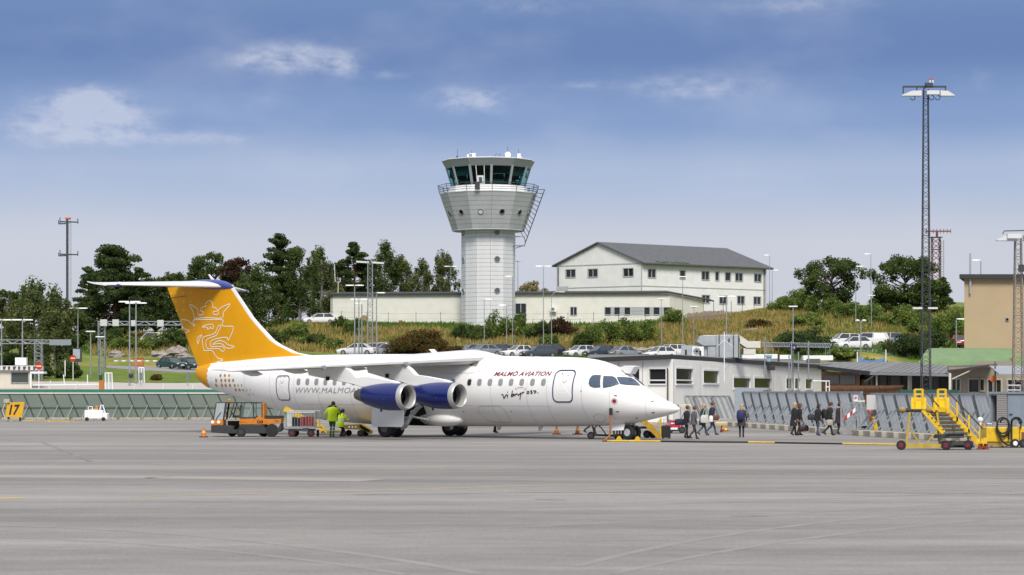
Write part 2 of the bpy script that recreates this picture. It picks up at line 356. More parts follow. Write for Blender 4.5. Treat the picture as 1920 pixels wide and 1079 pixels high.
tm = MB(); tm.add(tv, tf); tag(tm.build('hillside', hill_mat(), smooth=True), 'grassy hillside climbing behind the airport fences', kind='structure')

def drape(name, px0, px1, Y0, Y1, m, label, z=.05, n=24, k=4):
    b = MB(); vs = []
    for j in range(k + 1):
        Y = lerp(Y0, Y1, j / k)
        for i in range(n + 1):
            p = on(lerp(px0, px1, i / n), Y); vs.append((p.x, p.y, p.z + z))
    b.add(vs, [(j * (n + 1) + i, j * (n + 1) + i + 1, (j + 1) * (n + 1) + i + 1, (j + 1) * (n + 1) + i) for j in range(k) for i in range(n)])
    tag(b.build(name, m), label, kind='structure')
m_road = mat('road_asphalt', (.21, .205, .215), .9, var=.1, scale=.6)
drape('parking_lot', 640, 1300, 284, 307, m_road, 'asphalt car park behind the aircraft')
drape('access_road', 195, 480, 287, 306.5, m_road, 'grey access road beyond the green lawn')
drape('paved_yard', -80, 1190, 211.5, 240, mat('yard_paving', (.40, .36, .33), .9, var=.08, scale=.4), 'pale paved yard behind the glass fence')
m_lawn = mat('lawn_turf', (.075, .135, .02), .95, color2=(.15, .19, .035), scale=.45, spec=.1)
drape('lawn', 110, 480, 241, 285, m_lawn, 'bright green lawn bank beside the access road', .03)
drape('lawn_strip', 600, 880, 340, 360, m_lawn, 'green lawn strip below the long building', .04)
drape('van_yard', 1540, 1700, 276, 300, m_road, 'asphalt yard where the white vans are parked')

# grass: thousands of separate blades and tussocks
def blades(name, regions, m, label, h0, h1):
    vs = []; fs = []
    for (px0, px1, Y0, Y1, n) in regions:
        for _ in range(n):
            q = random.uniform(px0, px1); Y = random.uniform(Y0, Y1); p = on(q, Y)
            h = random.uniform(h0, h1); w = random.uniform(.05, .13); a = random.uniform(0, pi); lx, ly = random.uniform(-.35, .35) * h, random.uniform(-.35, .35) * h
            i = len(vs)
            vs += [(p.x - w * cos(a), p.y - w * sin(a), p.z - .05), (p.x + w * cos(a), p.y + w * sin(a), p.z - .05), (p.x + lx + .03, p.y + ly, p.z + h)]
            fs.append((i, i + 1, i + 2))
    b = MB(); b.add(vs, fs); tag(b.build(name, m), label, kind='stuff')
m_dry = leafmat('dry_grass', [(0.138, 0.138, 0.0344), (0.276, 0.221, 0.069), (0.469, 0.324, 0.117), (0.58, 0.427, 0.179)])
m_grn = leafmat('green_grass', [(0.0525, 0.0975, 0.018), (0.09, 0.165, 0.027), (0.165, 0.24, 0.045)])
blades('dry_grass', [(170, 460, 320, 365, 6000), (470, 880, 308, 342, 12000), (880, 1330, 310, 345, 13000), (1290, 1520, 290, 362, 14000), (1500, 1800, 300, 350, 5000)], m_dry, 'tall dry golden grass covering the hillside', .3, .95)
blades('green_grass', [(60, 480, 320, 365, 4000), (470, 1330, 308, 358, 19000), (1300, 1820, 275, 362, 19000), (600, 880, 341, 360, 4000), (1040, 1260, 275, 284, 2500)], m_grn, 'green grass and weeds growing on the hillside', .2, .7)

# ------------------------------------------------------------------ trees and shrubs
def leaf_quads(P, size, squash=.62):
    n = len(P); nv = rng.normal(size=(n, 3)); nv /= np.linalg.norm(nv, axis=1)[:, None]
    up = rng.normal(size=(n, 3)); a = np.cross(nv, up); a /= np.linalg.norm(a, axis=1)[:, None]; b = np.cross(nv, a)
    s = size * rng.uniform(.55, 1.3, n)[:, None]
    A = a * s; B = b * s * squash
    return np.stack([P - A, P - B * .8, P + A, P + B], 1).reshape(-1, 3)
def foliage(name, P, size, m, parent):
    V = leaf_quads(np.asarray(P), size); n = len(P)
    me = bpy.data.meshes.new(name); me.vertices.add(n * 4); me.vertices.foreach_set('co', V.astype(np.float32).ravel())
    me.loops.add(n * 4); me.loops.foreach_set('vertex_index', np.arange(n * 4, dtype=np.int32))
    me.polygons.add(n); me.polygons.foreach_set('loop_start', np.arange(0, n * 4, 4, dtype=np.int32)); me.polygons.foreach_set('loop_total', np.full(n, 4, np.int32))
    me.materials.append(m); me.update(calc_edges=True); me.validate()
    o = bpy.data.objects.new(name, me); COL.objects.link(o); o.parent = parent; return o
def cloud(c, r, n, shell=.45):
    d = rng.normal(size=(n, 3)); d /= np.linalg.norm(d, axis=1)[:, None]
    return np.asarray(c) + d * np.asarray(r) * (rng.uniform(0, 1, n) ** shell)[:, None]
L_pine = leafmat('pine_needles', [(0.0211, 0.0422, 0.0172), (0.0396, 0.0726, 0.0238), (0.0792, 0.112, 0.0343), (0.132, 0.152, 0.0462)])
L_dark = leafmat('dark_leaves', [(0.0252, 0.0476, 0.014), (0.0504, 0.084, 0.0224), (0.098, 0.137, 0.0336), (0.175, 0.211, 0.056)])
L_birch = leafmat('birch_leaves', [(0.0378, 0.0621, 0.0216), (0.081, 0.111, 0.0365), (0.149, 0.176, 0.0567), (0.257, 0.257, 0.0945)])
L_rust = leafmat('rust_leaves', [(.035, .022, .009), (.085, .045, .015), (.14, .08, .022), (.09, .10, .026), (.05, .07, .016)])
L_redd = leafmat('reddish_leaves', [(.02, .012, .008), (.05, .025, .015), (.09, .042, .022), (.06, .06, .025)])
L_yell = leafmat('pale_autumn_leaves', [(.08, .08, .02), (.2, .16, .05), (.36, .29, .13), (.16, .17, .06)])
L_olive = leafmat('shrub_leaves', [(0.0458, 0.0832, 0.0208), (0.104, 0.166, 0.0374), (0.208, 0.27, 0.0582), (0.395, 0.374, 0.114)])
B_bark = mat('dark_bark', (.07, .05, .035), .9, var=.3, scale=6)
B_pine = mat('pine_bark', (.16, .085, .05), .9, var=.3, scale=5)
B_birch = mat('birch_bark', (.42, .40, .36), .8, color2=(.10, .09, .08), scale=7)
def tree(px, top, hw, kind, Y, label, leaf=None, base=None, name=None, cat='tree', crown_from=None, density=1.0, lean=0):
    p = on(px, Y); zt = zf(top, Y); H = zt - p.z; R = hw * Y / F
    t = thing(name or {'pine': 'pine_tree', 'birch': 'birch_tree', 'broad': 'broadleaf_tree', 'spruce': 'spruce_tree'}[kind], label, cat, p, 0, 'trees along the airport edge')
    bark = {'pine': B_pine, 'birch': B_birch}.get(kind, B_bark); tr = MB(); pts = []; k = 7
    wob = [(random.uniform(-1, 1), random.uniform(-1, 1)) for _ in range(k + 1)]
    for i in range(k + 1):
        f = i / k; pts.append(Vector((lean * R * f * f + wob[i][0] * R * .05 * (i > 0), wob[i][1] * R * .05 * (i > 0), H * .97 * f - .3 * (i == 0))))
    def trunk_at(f):
        x = f * k; i = min(int(x), k - 1); return pts[i].lerp(pts[i + 1], x - i)
    r0 = .022 * H + .06
    tr.tube(pts, [r0 * (1 - .88 * i / k) for i in range(k + 1)], 7)
    P = []
    if kind == 'pine':
        cf = crown_from if crown_from is not None else .3; n = int((34 + R * 5) * density)
        for i in range(n):
            f = cf + (1 - cf) * ((i + random.random()) / n); c = trunk_at(f)
            prof = sqrt(max(.03, 1 - ((f - cf) / (1 - cf)) ** 1.6)) * (.55 + .45 * min(1, (f - cf) / .15 + .3))
            a = random.uniform(0, 2 * pi); rr = R * prof * random.uniform(.25, 1.0); e = c + Vector((cos(a) * rr, sin(a) * rr, random.uniform(-.02, .07) * H))
            tr.tube([c, c.lerp(e, .6) + Vector((0, 0, -.1)), e], [.09, .06, .02], 4)
            s = random.uniform(.75, 1.3) * (.34 + .20 * R * .42)
            P.append(cloud(e, (s * 1.25, s * 1.25, s * .5), int(120 * s * s + 60), .4))
            P.append(cloud(c.lerp(e, .55), (s, s, s * .45), int(60 * s * s + 30), .4))
        P.append(cloud(trunk_at(1.0), (R * .16, R * .16, .5), 120)); size = .20
    elif kind == 'spruce':
        n = int(40 * density)
        for i in range(n):
            f = .12 + .88 * i / n; c = trunk_at(f); a = random.uniform(0, 2 * pi); rr = R * (1.02 - f) * random.uniform(.6, 1.1)
            e = c + Vector((cos(a) * rr, sin(a) * rr, -.12 * rr)); tr.tube([c, e], [.05, .015], 4)
            for q in (.35, .7, 1): P.append(cloud(c.lerp(e, q), (.45, .45, .28), 60, .4))
        size = .17
    elif kind == 'birch':
        cf = crown_from if crown_from is not None else .22; n = int(46 * density)
        for i in range(n):
            f = cf + (1 - cf) * ((i + random.random()) / n); c = trunk_at(min(f, .99))
            prof = (1 - ((f - cf) / (1 - cf)) ** 2.6) ** .7 * 1.0 + .10
            a = random.uniform(0, 2 * pi); rr = R * prof * random.uniform(.3, 1.25); e = c + Vector((cos(a) * rr, sin(a) * rr, random.uniform(.0, .12) * H))
            tr.tube([c, c.lerp(e, .5) + Vector((0, 0, .25)), e], [.06, .04, .012], 4)
            s = random.uniform(.45, 1.15) * (.5 + .15 * R)
            P.append(cloud(e, (s * 1.05, s * 1.05, s * 1.1), int(80 * s + 34), .75))
            P.append(cloud(e + Vector((0, 0, -s * 1.1)), (s * .55, s * .55, s * 1.1), int(60 * s + 20), .6))
        P.append(cloud(trunk_at(1), (R * .12, R * .12, H * .04), 60)); size = .17
    else:
        cf = crown_from if crown_from is not None else .15; n = int((40 + R * 5) * density)
        for i in range(n):
            u = random.uniform(-1, 1); a = random.uniform(0, 2 * pi); q = random.uniform(.35, 1) ** .6
            zc = H * (cf + (1 - cf) * .5) + u * H * (1 - cf) * .47; rr = R * sqrt(max(0, 1 - u * u * .93)) * q * (.86 + .22 * sin(3 * a + px) * sin(5 * u + Y) + random.uniform(-.08, .14))
            e = Vector((cos(a) * rr, sin(a) * rr, zc)); c = trunk_at(max(.12, min(.85, zc / H - .18)))
            tr.tube([c, c.lerp(e, .55) + Vector((0, 0, .2)), e], [.10, .06, .015], 4)
            s = random.uniform(.6, 1.15) * (.42 + .13 * R)
            P.append(cloud(e, (s, s, s * .8), int(130 * s * s + 60), .5))
        size = .19
    tr.build('trunk', bark, t, smooth=True)
    foliage('crown', np.concatenate(P), size, leaf or {'pine': L_pine, 'spruce': L_pine, 'birch': L_birch, 'broad': L_dark}[kind], t)
    return t
def shrub(px, hw, hpx, Y, label, leaf=None, name='shrub', n=14, size=.15, base=None, group='shrubs on the hillside', cat='shrub', grow=1.0):
    p = on(px, Y)
    if base is not None: p.z = zf(base, Y)
    R = hw * Y / F; H = hpx * Y / F
    t = thing(name, label, cat, p, random.uniform(0, 6), group); tr = MB(); P = []
    for i in range(n):
        a = random.uniform(0, 2 * pi); q = random.uniform(0, 1) ** .5; zz = H * random.uniform(.2, .92) * sqrt(max(.1, 1 - .75 * q * q))
        e = Vector((cos(a) * R * q * .9, sin(a) * R * q * .9, zz)); tr.tube([(e.x * .15, e.y * .15, -.2), (e.x * .7, e.y * .7, zz * .6), e], [.05, .03, .01], 4)
        s = random.uniform(.7, 1.2); rx = s * max(.35, R * .36)
        P.append(cloud(e, (rx, rx, max(.3, H * .22) * s), int((90 + 130 * rx * rx) * grow), .5))
    tr.build('stem', B_bark, t); foliage('foliage', np.concatenate(P), size, leaf or L_olive, t); return t

# left edge
tree(12, 545, 42, 'broad', 300, 'dark bushy tree at the far left edge, behind the guard booth')
tree(62, 540, 44, 'birch', 270, 'tall weeping birch beside the antenna mast, the taller of two', density=1.9, crown_from=.1)
tree(105, 553, 34, 'birch', 262, 'shorter weeping birch right beside the antenna mast', density=1.5, crown_from=.08)
tree(214, 465, 84, 'pine', 347, 'broad dark pine rising behind the outer tailplane', density=2.1, crown_from=.08)
tree(168, 505, 41, 'pine', 357, 'low dark pine at the left foot of the broad pine', density=1.2, crown_from=.1)
tree(290, 522, 48, 'broad', 352, 'dark leafy tree between the broad pine and the orange fin', density=1.4)
tree(350, 535, 39, 'broad', 360, 'dark leafy tree half hidden behind the orange fin', density=1.2)
tree(398, 478, 55, 'broad', 377, 'open round-crowned oak standing above the blue tail fairing', crown_from=.35)
tree(443, 484, 36, 'broad', 372, 'reddish brown tree beside the oak above the tail', leaf=L_redd, crown_from=.3)
tree(478, 512, 46, 'birch', 346, 'dark green birch just right of the orange fin', density=2.0, leaf=L_dark, crown_from=.05)
tree(522, 446, 52, 'pine', 360, 'tall ragged pine with a bent top, left of the long building', density=1.1, crown_from=.35, lean=.1)
tree(562, 474, 32, 'birch', 358, 'slim birch standing close to the tall ragged pine', density=1.4, crown_from=.1, leaf=L_dark)
tree(603, 472, 27, 'birch', 373, 'slender birch at the left corner of the long building', density=1.2, crown_from=.15)
tree(632, 500, 25, 'birch', 385, 'small birch behind the left end of the long building', density=1.0)
tree(664, 457, 46, 'pine', 385, 'bushy pine rising behind the long building roof', density=1.2, crown_from=.3)
tree(722, 466, 34, 'birch', 388, 'tall pointed birch behind the floodlight mast', density=1.5, leaf=L_dark)
tree(752, 492, 30, 'birch', 390, 'shorter birch right of the tall pointed birch', density=1.2)
tree(790, 498, 23, 'birch', 392, 'thin see-through birch behind the long building', density=.7)
tree(826, 486, 32, 'birch', 388, 'leafy birch closest to the control tower', density=1.3)
tree(1000, 529, 34, 'broad', 400, 'small pale yellow tree between tower and white house', leaf=L_yell, density=.6)
tree(325, 512, 46, 'broad', 395, 'dark leafy tree filling the gap behind the fin top', crown_from=.05, density=1.3)
tree(258, 505, 44, 'pine', 390, 'dark pine close behind the broad pine', density=1.3, crown_from=.1)
tree(372, 500, 44, 'pine', 392, 'dark pine left of the oak above the tail', density=1.2, crown_from=.1)
tree(455, 520, 50, 'broad', 385, 'low dark tree behind the reddish tree', crown_from=.05, density=1.3)
tree(540, 520, 40, 'broad', 395, 'dark tree between the ragged pine and the slim birch', crown_from=.05, density=1.2)
tree(585, 505, 34, 'birch', 392, 'dark birch filling in behind the slim birches', crown_from=.05, density=1.5, leaf=L_dark)
tree(690, 496, 40, 'broad', 402, 'dark rounded tree behind the bushy pine', crown_from=.1, density=1.2)
tree(130, 580, 40, 'broad', 330, 'low dark tree left of the broad pine', crown_from=.05, density=1.2)
# right side
tree(1562, 488, 68, 'broad', 352, 'spreading leafy tree right of the white house', crown_from=.2, leaf=L_dark, density=.9)
tree(1695, 486, 71, 'broad', 352, 'round dark tree behind the tall floodlight mast', crown_from=.2, density=1.0)
tree(1655, 548, 27, 'broad', 356, 'small bushy tree between the two big leafy trees', crown_from=.1)
tree(1768, 520, 30, 'spruce', 360, 'small conifer beside the tan building')
tree(1742, 526, 41, 'broad', 350, 'low leafy tree between round tree and conifer', crown_from=.1)
S = shrub
for px, hw, hp, Y, lf, lab in [
    (795, 60, 52, 281, L_rust, 'big rusty brown bush in front of the parked cars'), (842, 30, 26, 280, L_rust, 'low rusty bush beside the car with the red stripe'),
    (872, 26, 34, 330, L_dark, 'dark green bush at the left foot of the tower'), (905, 26, 30, 328, L_dark, 'dark bush in front of the tower door side'),
    (935, 32, 52, 334, L_olive, 'tall green bush covering the tower base'), (975, 26, 48, 334, L_olive, 'green bush right of the tower base'),
    (1008, 24, 38, 330, L_dark, 'dark bush under the ventilation unit'), (1052, 28, 34, 334, L_redd, 'dark reddish bush below the small square window'),
    (1028, 20, 26, 320, L_olive, 'low olive bush above the black estate car'), (1092, 26, 34, 318, L_dark, 'dark green shrub above the white hatchback'),
    (1130, 36, 50, 322, L_olive, 'wide leafy shrub on the slope below the strip windows'), (1172, 34, 50, 324, L_olive, 'tall leafy shrub in the middle of the slope'),
    (1212, 28, 40, 326, L_olive, 'leafy shrub at the right of the slope'), (1262, 24, 32, 346, L_olive, 'round green bush beside the wooden fence'),
    (640, 22, 26, 338, L_dark, 'small shrub at the left end of the long wall'), (664, 18, 40, 330, L_olive, 'bush growing behind the lamp cluster'),
    (515, 34, 34, 318, L_dark, 'dark shrub left on the grass slope behind the fin'), (556, 28, 30, 322, L_olive, 'olive shrub on the slope beside the white fin edge'),
    (590, 26, 24, 316, L_dark, 'dark shrub low on the golden slope'), (622, 24, 22, 312, L_olive, 'low shrub near the small road sign'),
    (330, 30, 40, 330, L_dark, 'dark bush above the rocks by the access road'), (285, 26, 34, 330, L_olive, 'olive bush left of the rocks'),
    (368, 26, 40, 332, L_dark, 'dark bush beside the orange fin edge'), (238, 28, 26, 330, L_olive, 'low bush below the broad pine'), (200, 30, 34, 335, L_dark, 'dark thicket under the broad pine'),
    (1465, 18, 26, 300, L_olive, 'small bush on the golden slope'), (1500, 36, 40, 362, L_olive, 'tall weeds beside the white house corner'), (1470, 34, 30, 358, L_olive, 'weedy bush under the house lower windows'),
    (1545, 34, 40, 350, L_olive, 'bush under the spreading leafy tree'), (1592, 30, 34, 342, L_olive, 'bush above the white vans'), (1636, 30, 40, 335, L_olive, 'bush left of the round dark tree'),
    (1690, 34, 44, 330, L_olive, 'leafy bush under the round dark tree'), (1735, 34, 46, 318, L_olive, 'leafy bush right behind the tall mast'), (1780, 34, 70, 305, L_olive, 'tall bush against the tan building'),
    (1700, 44, 48, 278, L_pine, 'dark spreading juniper left of the tall mast'), (1745, 44, 46, 282, L_pine, 'dark spreading juniper right of the tall mast'), (1640, 26, 30, 268, L_olive, 'bush beside the blue boat cover'),
    (1680, 30, 34, 266, L_dark, 'dark bush between boat cover and mast'), (1785, 26, 40, 275, L_olive, 'bush in front of the tan building corner'), (1580, 26, 20, 270, L_olive, 'low bush in front of the white vans'),
    (1190, 30, 12, 276, L_olive, 'low weeds in front of the silver saloon'), (1110, 26, 9, 274, L_olive, 'low weeds in front of the navy saloon'), (1230, 22, 16, 275, L_yell, 'yellow weeds in front of the white hatchbacks'),
    (55, 40, 24, 250, L_dark, 'dark hedge behind the guard booth roof'), (130, 26, 30, 250, L_dark, 'dark bush behind the red road signs'), (1420, 30, 18, 330, L_rust, 'rust coloured heather near the hilltop rocks'),
    (1655, 30, 36, 352, L_dark, 'dark bush between the two leafy trees'), (1515, 30, 28, 330, L_olive, 'pale green bush above the dwarf pine'), (20, 40, 40, 275, L_dark, 'dark undergrowth behind the bus gantry')]:
    S(px, hw, hp, Y, lab, lf, n=int(12 + hw * .4))
# low undergrowth: more weeds and brambles than anyone would count
P = []; r2 = random.Random(11)
for px0, px1, Y0, Y1, n in ((180, 460, 322, 350, 22), (480, 880, 309, 338, 45), (880, 1320, 310, 346, 60), (1300, 1540, 285, 360, 26), (1500, 1810, 285, 356, 75)):
    for _ in range(n):
        p = on(r2.uniform(px0, px1), r2.uniform(Y0, Y1)); s_ = r2.uniform(.5, 1.3); P.append(cloud((p.x, p.y, p.z + .25 * s_), (s_ * 1.3, s_, s_ * .55), int(120 * s_ * s_ + 30), .5))
u_ = foliage('undergrowth', np.concatenate(P), .13, L_olive, None); tag(u_, 'green weeds and brambles spread over the hillside', kind='stuff')
# wind-swept dwarf pine
S(1505, 52, 48, 292, 'wind-swept dark dwarf pine above the flat roofs', L_pine, 'dwarf_pine', 26, .15)
S(1528, 30, 28, 286, 'low dark pine bush beside the dwarf pine', L_pine, 'dwarf_pine', 12, .15)
# planter of heather on the lawn
S(292, 13, 11, 247, 'reddish heather clump on the green lawn', L_rust, 'heather_clump', 8, .1, group=None)

m_rock = mat('granite', (.15, .13, .115), .9, color2=(.36, .32, .285), scale=1.6, bump=.9, bscale=4)
def rock(px, Y, w, h, label, base=None):
    p = on(px, Y)
    if base: p.z = zf(base, Y)
    b = MB(); R = w * Y / F; Hh = h * Y / F * .72; n = 11; rings = []
    for i in range(6):
        f = i / 5; rr = sqrt(max(.02, 1 - f * f)); rings.append([(cos(2 * pi * j / n) * R * rr * random.uniform(.55, 1.15), sin(2 * pi * j / n) * R * .8 * rr * random.uniform(.55, 1.15), Hh * f * random.uniform(.7, 1.15) - .3 * (i == 0)) for j in range(n)])
    b.loft(rings); o = b.build('rock', m_rock); o.location = p; tag(o, label, 'rock', 'rocks on the slopes')
for r_ in [(218, 318, 20, 20, 'pale cracked rock left of the barrier boom'), (300, 319, 22, 18, 'low grey rock behind the orange kiosks'), (330, 320, 26, 26, 'big pale rock beside the orange fin'), (345, 318, 20, 14, 'smaller rock in front of the big pale rock'),
           (885, 310, 26, 12, 'low stone heap behind the striped car'), (920, 311, 30, 14, 'stone heap left of the tower lamps'), (960, 312, 24, 10, 'stone heap right of the tower lamps'),
           (1195, 311, 40, 17, 'long rock ledge behind the silver saloon'), (1240, 311, 34, 18, 'rock ledge behind the white hatchbacks'), (1375, 322, 26, 9, 'flat pale rock high on the golden slope'), (1412, 326, 26, 10, 'flat pale rock near the heather'),
           (1292, 330, 12, 9, 'small pale rock beside the wooden fence'), (1060, 311, 30, 6, 'low rock behind the white hatchback row'), (90, 262, 30, 8, 'flat stone edge below the weeping birches')]:
    rock(*r_)
# ------------------------------------------------------------------ buildings
def clad(name, color, axis, pitch, var=.06, depth=.5, rough=.65):
    """painted boarding: fine board joints as relief"""
    m = mat(name, color, rough, var=var, scale=.8); t = m.node_tree; b = t.nodes['Principled BSDF']
    tcn = t.nodes.new('ShaderNodeTexCoord'); w = t.nodes.new('ShaderNodeTexWave'); w.wave_type = 'BANDS'; w.bands_direction = axis
    w.inputs['Scale'].default_value = .314 / pitch; w.wave_profile = 'SAW'; t.links.new(tcn.outputs['Object'], w.inputs['Vector'])
    bp = t.nodes.new('ShaderNodeBump'); bp.inputs['Strength'].default_value = depth; bp.inputs['Distance'].default_value = .04
    t.links.new(w.outputs['Fac'], bp.inputs['Height']); t.links.new(bp.outputs[0], b.inputs['Normal']); return m
class Wall:
    def __init__(s, px0, Y0, px1, Y1):
        s.a = Vector(((px0 - CX) / F * Y0, Y0, 0)); s.b = Vector(((px1 - CX) / F * Y1, Y1, 0)); s.L = (s.b - s.a).length; s.d = (s.b - s.a) / s.L
        s.n = Vector((s.d.y, -s.d.x, 0))
        if s.n.dot(s.a) > 0: s.n = -s.n                       # the outside looks towards the apron
    def sz(s, px, py):
        q = (px - CX) / F; t = (q * s.a.y - s.a.x) / (s.d.x - q * s.d.y); Y = s.a.y + t * s.d.y; return t, EYE - (py - HY) / F * Y
    def box(s, x0, y0, x1, y1):
        a = s.sz(x0, (y0 + y1) / 2)[0]; b = s.sz(x1, (y0 + y1) / 2)[0]; m = (x0 + x1) / 2; return a, s.sz(m, y1)[1], b, s.sz(m, y0)[1]
    def P(s, t, z, o=0): p = s.a + s.d * t + s.n * o; return Vector((p.x, p.y, z))
    def mesh(s, z0, top, holes, s0=0, s1=None, thick=.25):
        """wall with real openings: cells between the cuts, and reveals"""
        s1 = s.L if s1 is None else s1; mb = MB(); ss = sorted({s0, s1} | {h[0] for h in holes} | {h[2] for h in holes}); zs = sorted({z0} | {h[1] for h in holes} | {h[3] for h in holes})
        ss = [x for x in ss if s0 <= x <= s1]
        extra = [lerp(s0, s1, i / 8) for i in range(1, 8)]; ss = sorted(set(ss) | set(extra)); ft = top if callable(top) else (lambda x: top)
        for a, b in zip(ss, ss[1:]):
            for c, d in zip(zs, zs[1:]):
                m = ((a + b) / 2, (c + d) / 2)
                if any(h[0] < m[0] < h[2] and h[1] < m[1] < h[3] for h in holes): continue
                mb.quad(s.P(a, c), s.P(b, c), s.P(b, d), s.P(a, d))
            mb.quad(s.P(a, zs[-1]), s.P(b, zs[-1]), s.P(b, ft(b)), s.P(a, ft(a)))
        for a, c, b, d in holes:
            for (p, q) in (((a, c), (b, c)), ((b, c), (b, d)), ((b, d), (a, d)), ((a, d), (a, c))):
                mb.quad(s.P(*p), s.P(*q), s.P(*q, -thick), s.P(*p, -thick))
        return mb
    def bar(s, mb, a, z0, b, z1, o0, o1):
        """a block standing on the wall face between offsets o0 and o1"""
        vs = [s.P(t, z, o) for t in (a, b) for o in (o0, o1) for z in (z0, z1)]
        mb.add(vs, [(0, 1, 3, 2), (4, 6, 7, 5), (0, 4, 5, 1), (2, 3, 7, 6), (0, 2, 6, 4), (1, 5, 7, 3)])
    def window(s, h, parent, mframe, mglass=None, fw=.1, mull=(), trans=(), proud=.05, rec=.12, sill=True, name='window', sash=.05):
        a, c, b, d = h; mb = MB()
        s.bar(mb, a - fw, c - fw, a, d + fw, -.02, proud); s.bar(mb, b, c - fw, b + fw, d + fw, -.02, proud); s.bar(mb, a, d, b, d + fw, -.02, proud); s.bar(mb, a, c - fw, b, c, -.02, proud + (.05 if sill else 0))
        for f in mull: x = lerp(a, b, f); s.bar(mb, x - sash, c, x + sash, d, -rec, -.01)
        for f in trans: z = lerp(c, d, f); s.bar(mb, a, z - sash, b, z + sash, -rec + .004, -.014)
        o = mb.build(name, mframe, parent)
        g = MB(); g.quad(s.P(a, c, -rec), s.P(b, c, -rec), s.P(b, d, -rec), s.P(a, d, -rec)); g.build('pane', mglass or M_glass, o)
        return o

# --- control tower
TY = 359.0; TC0 = at(915.5, 615, TY); ts = F / TY
def tz(py): return zf(py, TY)
tower = thing('control_tower', 'round-looking airport control tower clad in pale grey metal panels', 'control tower', (TC0.x, TY, 0))
def ring(r, z, off=0): return [Vector((r * sin(radians(5 + 30 * k + off)), -r * cos(radians(5 + 30 * k + off)), z)) for k in range(12)]
m_panel = mat('pale_metal_cladding', (.655, .665, .68), .45, .05, var=.05, scale=.6)
m_cone = mat('grey_metal_cladding', (.485, .505, .535), .45, .1, var=.06, scale=.5)
m_seam = mat('cladding_joint', (.12, .125, .13), .7)
m_band = mat('roof_band_metal', (.30, .33, .35), .45, .15, var=.06)
RS = 4.02; zb, zc0 = tz(622), tz(432)
sh = MB().loft([ring(RS - .04, zb - 1), ring(RS - .04, zc0 + .3)]).build('shaft', m_seam, tower)
nrow = 24; hrow = (zc0 - zb) / nrow
def panel_mesh(r0, r1, z0, z1, gap=.018, th=.05):
    a0, a1 = radians(5 - 30), radians(5); mb = MB()
    def pt(a, r, z, o): m = (a0 + a1) / 2; return Vector((r * sin(a), -r * cos(a), z)) + Vector((sin(m), -cos(m), 0)) * o
    def edge(r, z, o, q): p = pt(a0, r, z, o); w = pt(a1, r, z, o); L = (w - p).length; return p.lerp(w, gap / L) if q == 0 else p.lerp(w, 1 - gap / L)
    h = z1 - z0; f = lambda z: r0 + (r1 - r0) * (z - z0) / h
    zz = (z0 + gap, z1 - gap); vs = []
    for o in (-.02, 0):
        for z in zz:
            for q in (0, 1): vs.append(edge(f(z), z, o, q))
    mb.add(vs, [(4, 5, 7, 6), (0, 1, 5, 4), (1, 3, 7, 5), (3, 2, 6, 7), (2, 0, 4, 6)]); return mb
pm = panel_mesh(RS, RS, 0, hrow).build('cladding_panel', m_panel, sh)
first = True
for k in range(-3, 5):
    for i in range(nrow):
        o = pm if first else share(pm, sh); first = False
        o.location = (0, 0, zb + i * hrow); o.rotation_euler = (0, 0, radians(30 * k))
zc1 = tz(366); RC0, RC1 = 5.42, 7.22
cn = MB().loft([ring(RC0 - .05, zc0), ring(RC1 - .05, zc1)]).build('flared_cabin', m_seam, tower)
MB().loft([ring(RC0 + .02, zc0 - .02), ring(RC0 + .02, zc0 - .18), ring(RS, zc0 - .30)]).build('soffit', m_cone, cn)
nr = 8; hr = (zc1 - zc0) / nr
for i in range(nr):
    r0 = lerp(RC0, RC1, i / nr); r1 = lerp(RC0, RC1, (i + 1) / nr); base_p = panel_mesh(r0, r1, zc0 + i * hr, zc0 + (i + 1) * hr).build('cladding_panel', m_cone, cn)
    base_p.rotation_euler = (0, 0, radians(-90))
    for k in range(-2, 5): share(base_p, cn).rotation_euler = (0, 0, radians(30 * k))
m_porthole = mat('porthole_glass', (.09, .12, .14), .08)
def porthole(ang, r, z, tilt, R, parent, m, name='porthole'):
    a = radians(ang); ap = r * cos(radians(15)); c = Vector((ap * sin(a), -ap * cos(a), z)); n = Vector((sin(a), -cos(a), -tilt)).normalized()
    rim = MB().lathe([(-.05, R), (.10, R), (.10, R * .80), (-.05, R * .80)], c, n, 20, caps=False).build(name, M_galv, parent)
    MB().lathe([(-.05, R * .8), (.035, R * .8)], c, n, 20).build('pane', m, rim)
for ang in (20, -70):
    for py in (438.7, 488.8, 547.4): porthole(ang, RS, tz(py), 0, .46, sh, m_porthole)
til = (RC1 - RC0) / (zc1 - zc0); rz_ = lerp(RC0, RC1, (tz(402) - zc0) / (zc1 - zc0))
for ang in (-70, -40, 20, 50, 80): porthole(ang, rz_, tz(402), til, .42, cn, mat('black_glass', (.008, .008, .01), .1))
porthole(-10, rz_, tz(402), til, .42, cn, m_panel, 'blanked_porthole')
# balcony with railing
zr = tz(349.5)
dk = MB().loft([ring(RC1 + .05, zc1), ring(RC1 + .05, zc1 + .12)]).build('balcony_deck', m_cone, tower)
MB().loft([ring(5.9, zc1 + .12), ring(5.75, tz(352))], caps=False).build('parapet', M_white, tower)
rl = MB()
for f in (.25, .5, .75, 1.0):
    r = ring(RC1 + .28 * f, lerp(zc1 + .1, zr, f))
    for k in range(12): rl.tube([r[k], r[(k + 1) % 12]], .035 if f < 1 else .05, 5)
rl.build('railing', M_dark, tower)
b0, b1 = ring(RC1, zc1 + .05), ring(RC1 + .28, zr); pst = MB().tube([b0[0], b1[0]], .05, 5).build('railing_post', M_dark, tower)
for k in range(1, 12): share(pst, tower).rotation_euler = (0, 0, radians(30 * k))
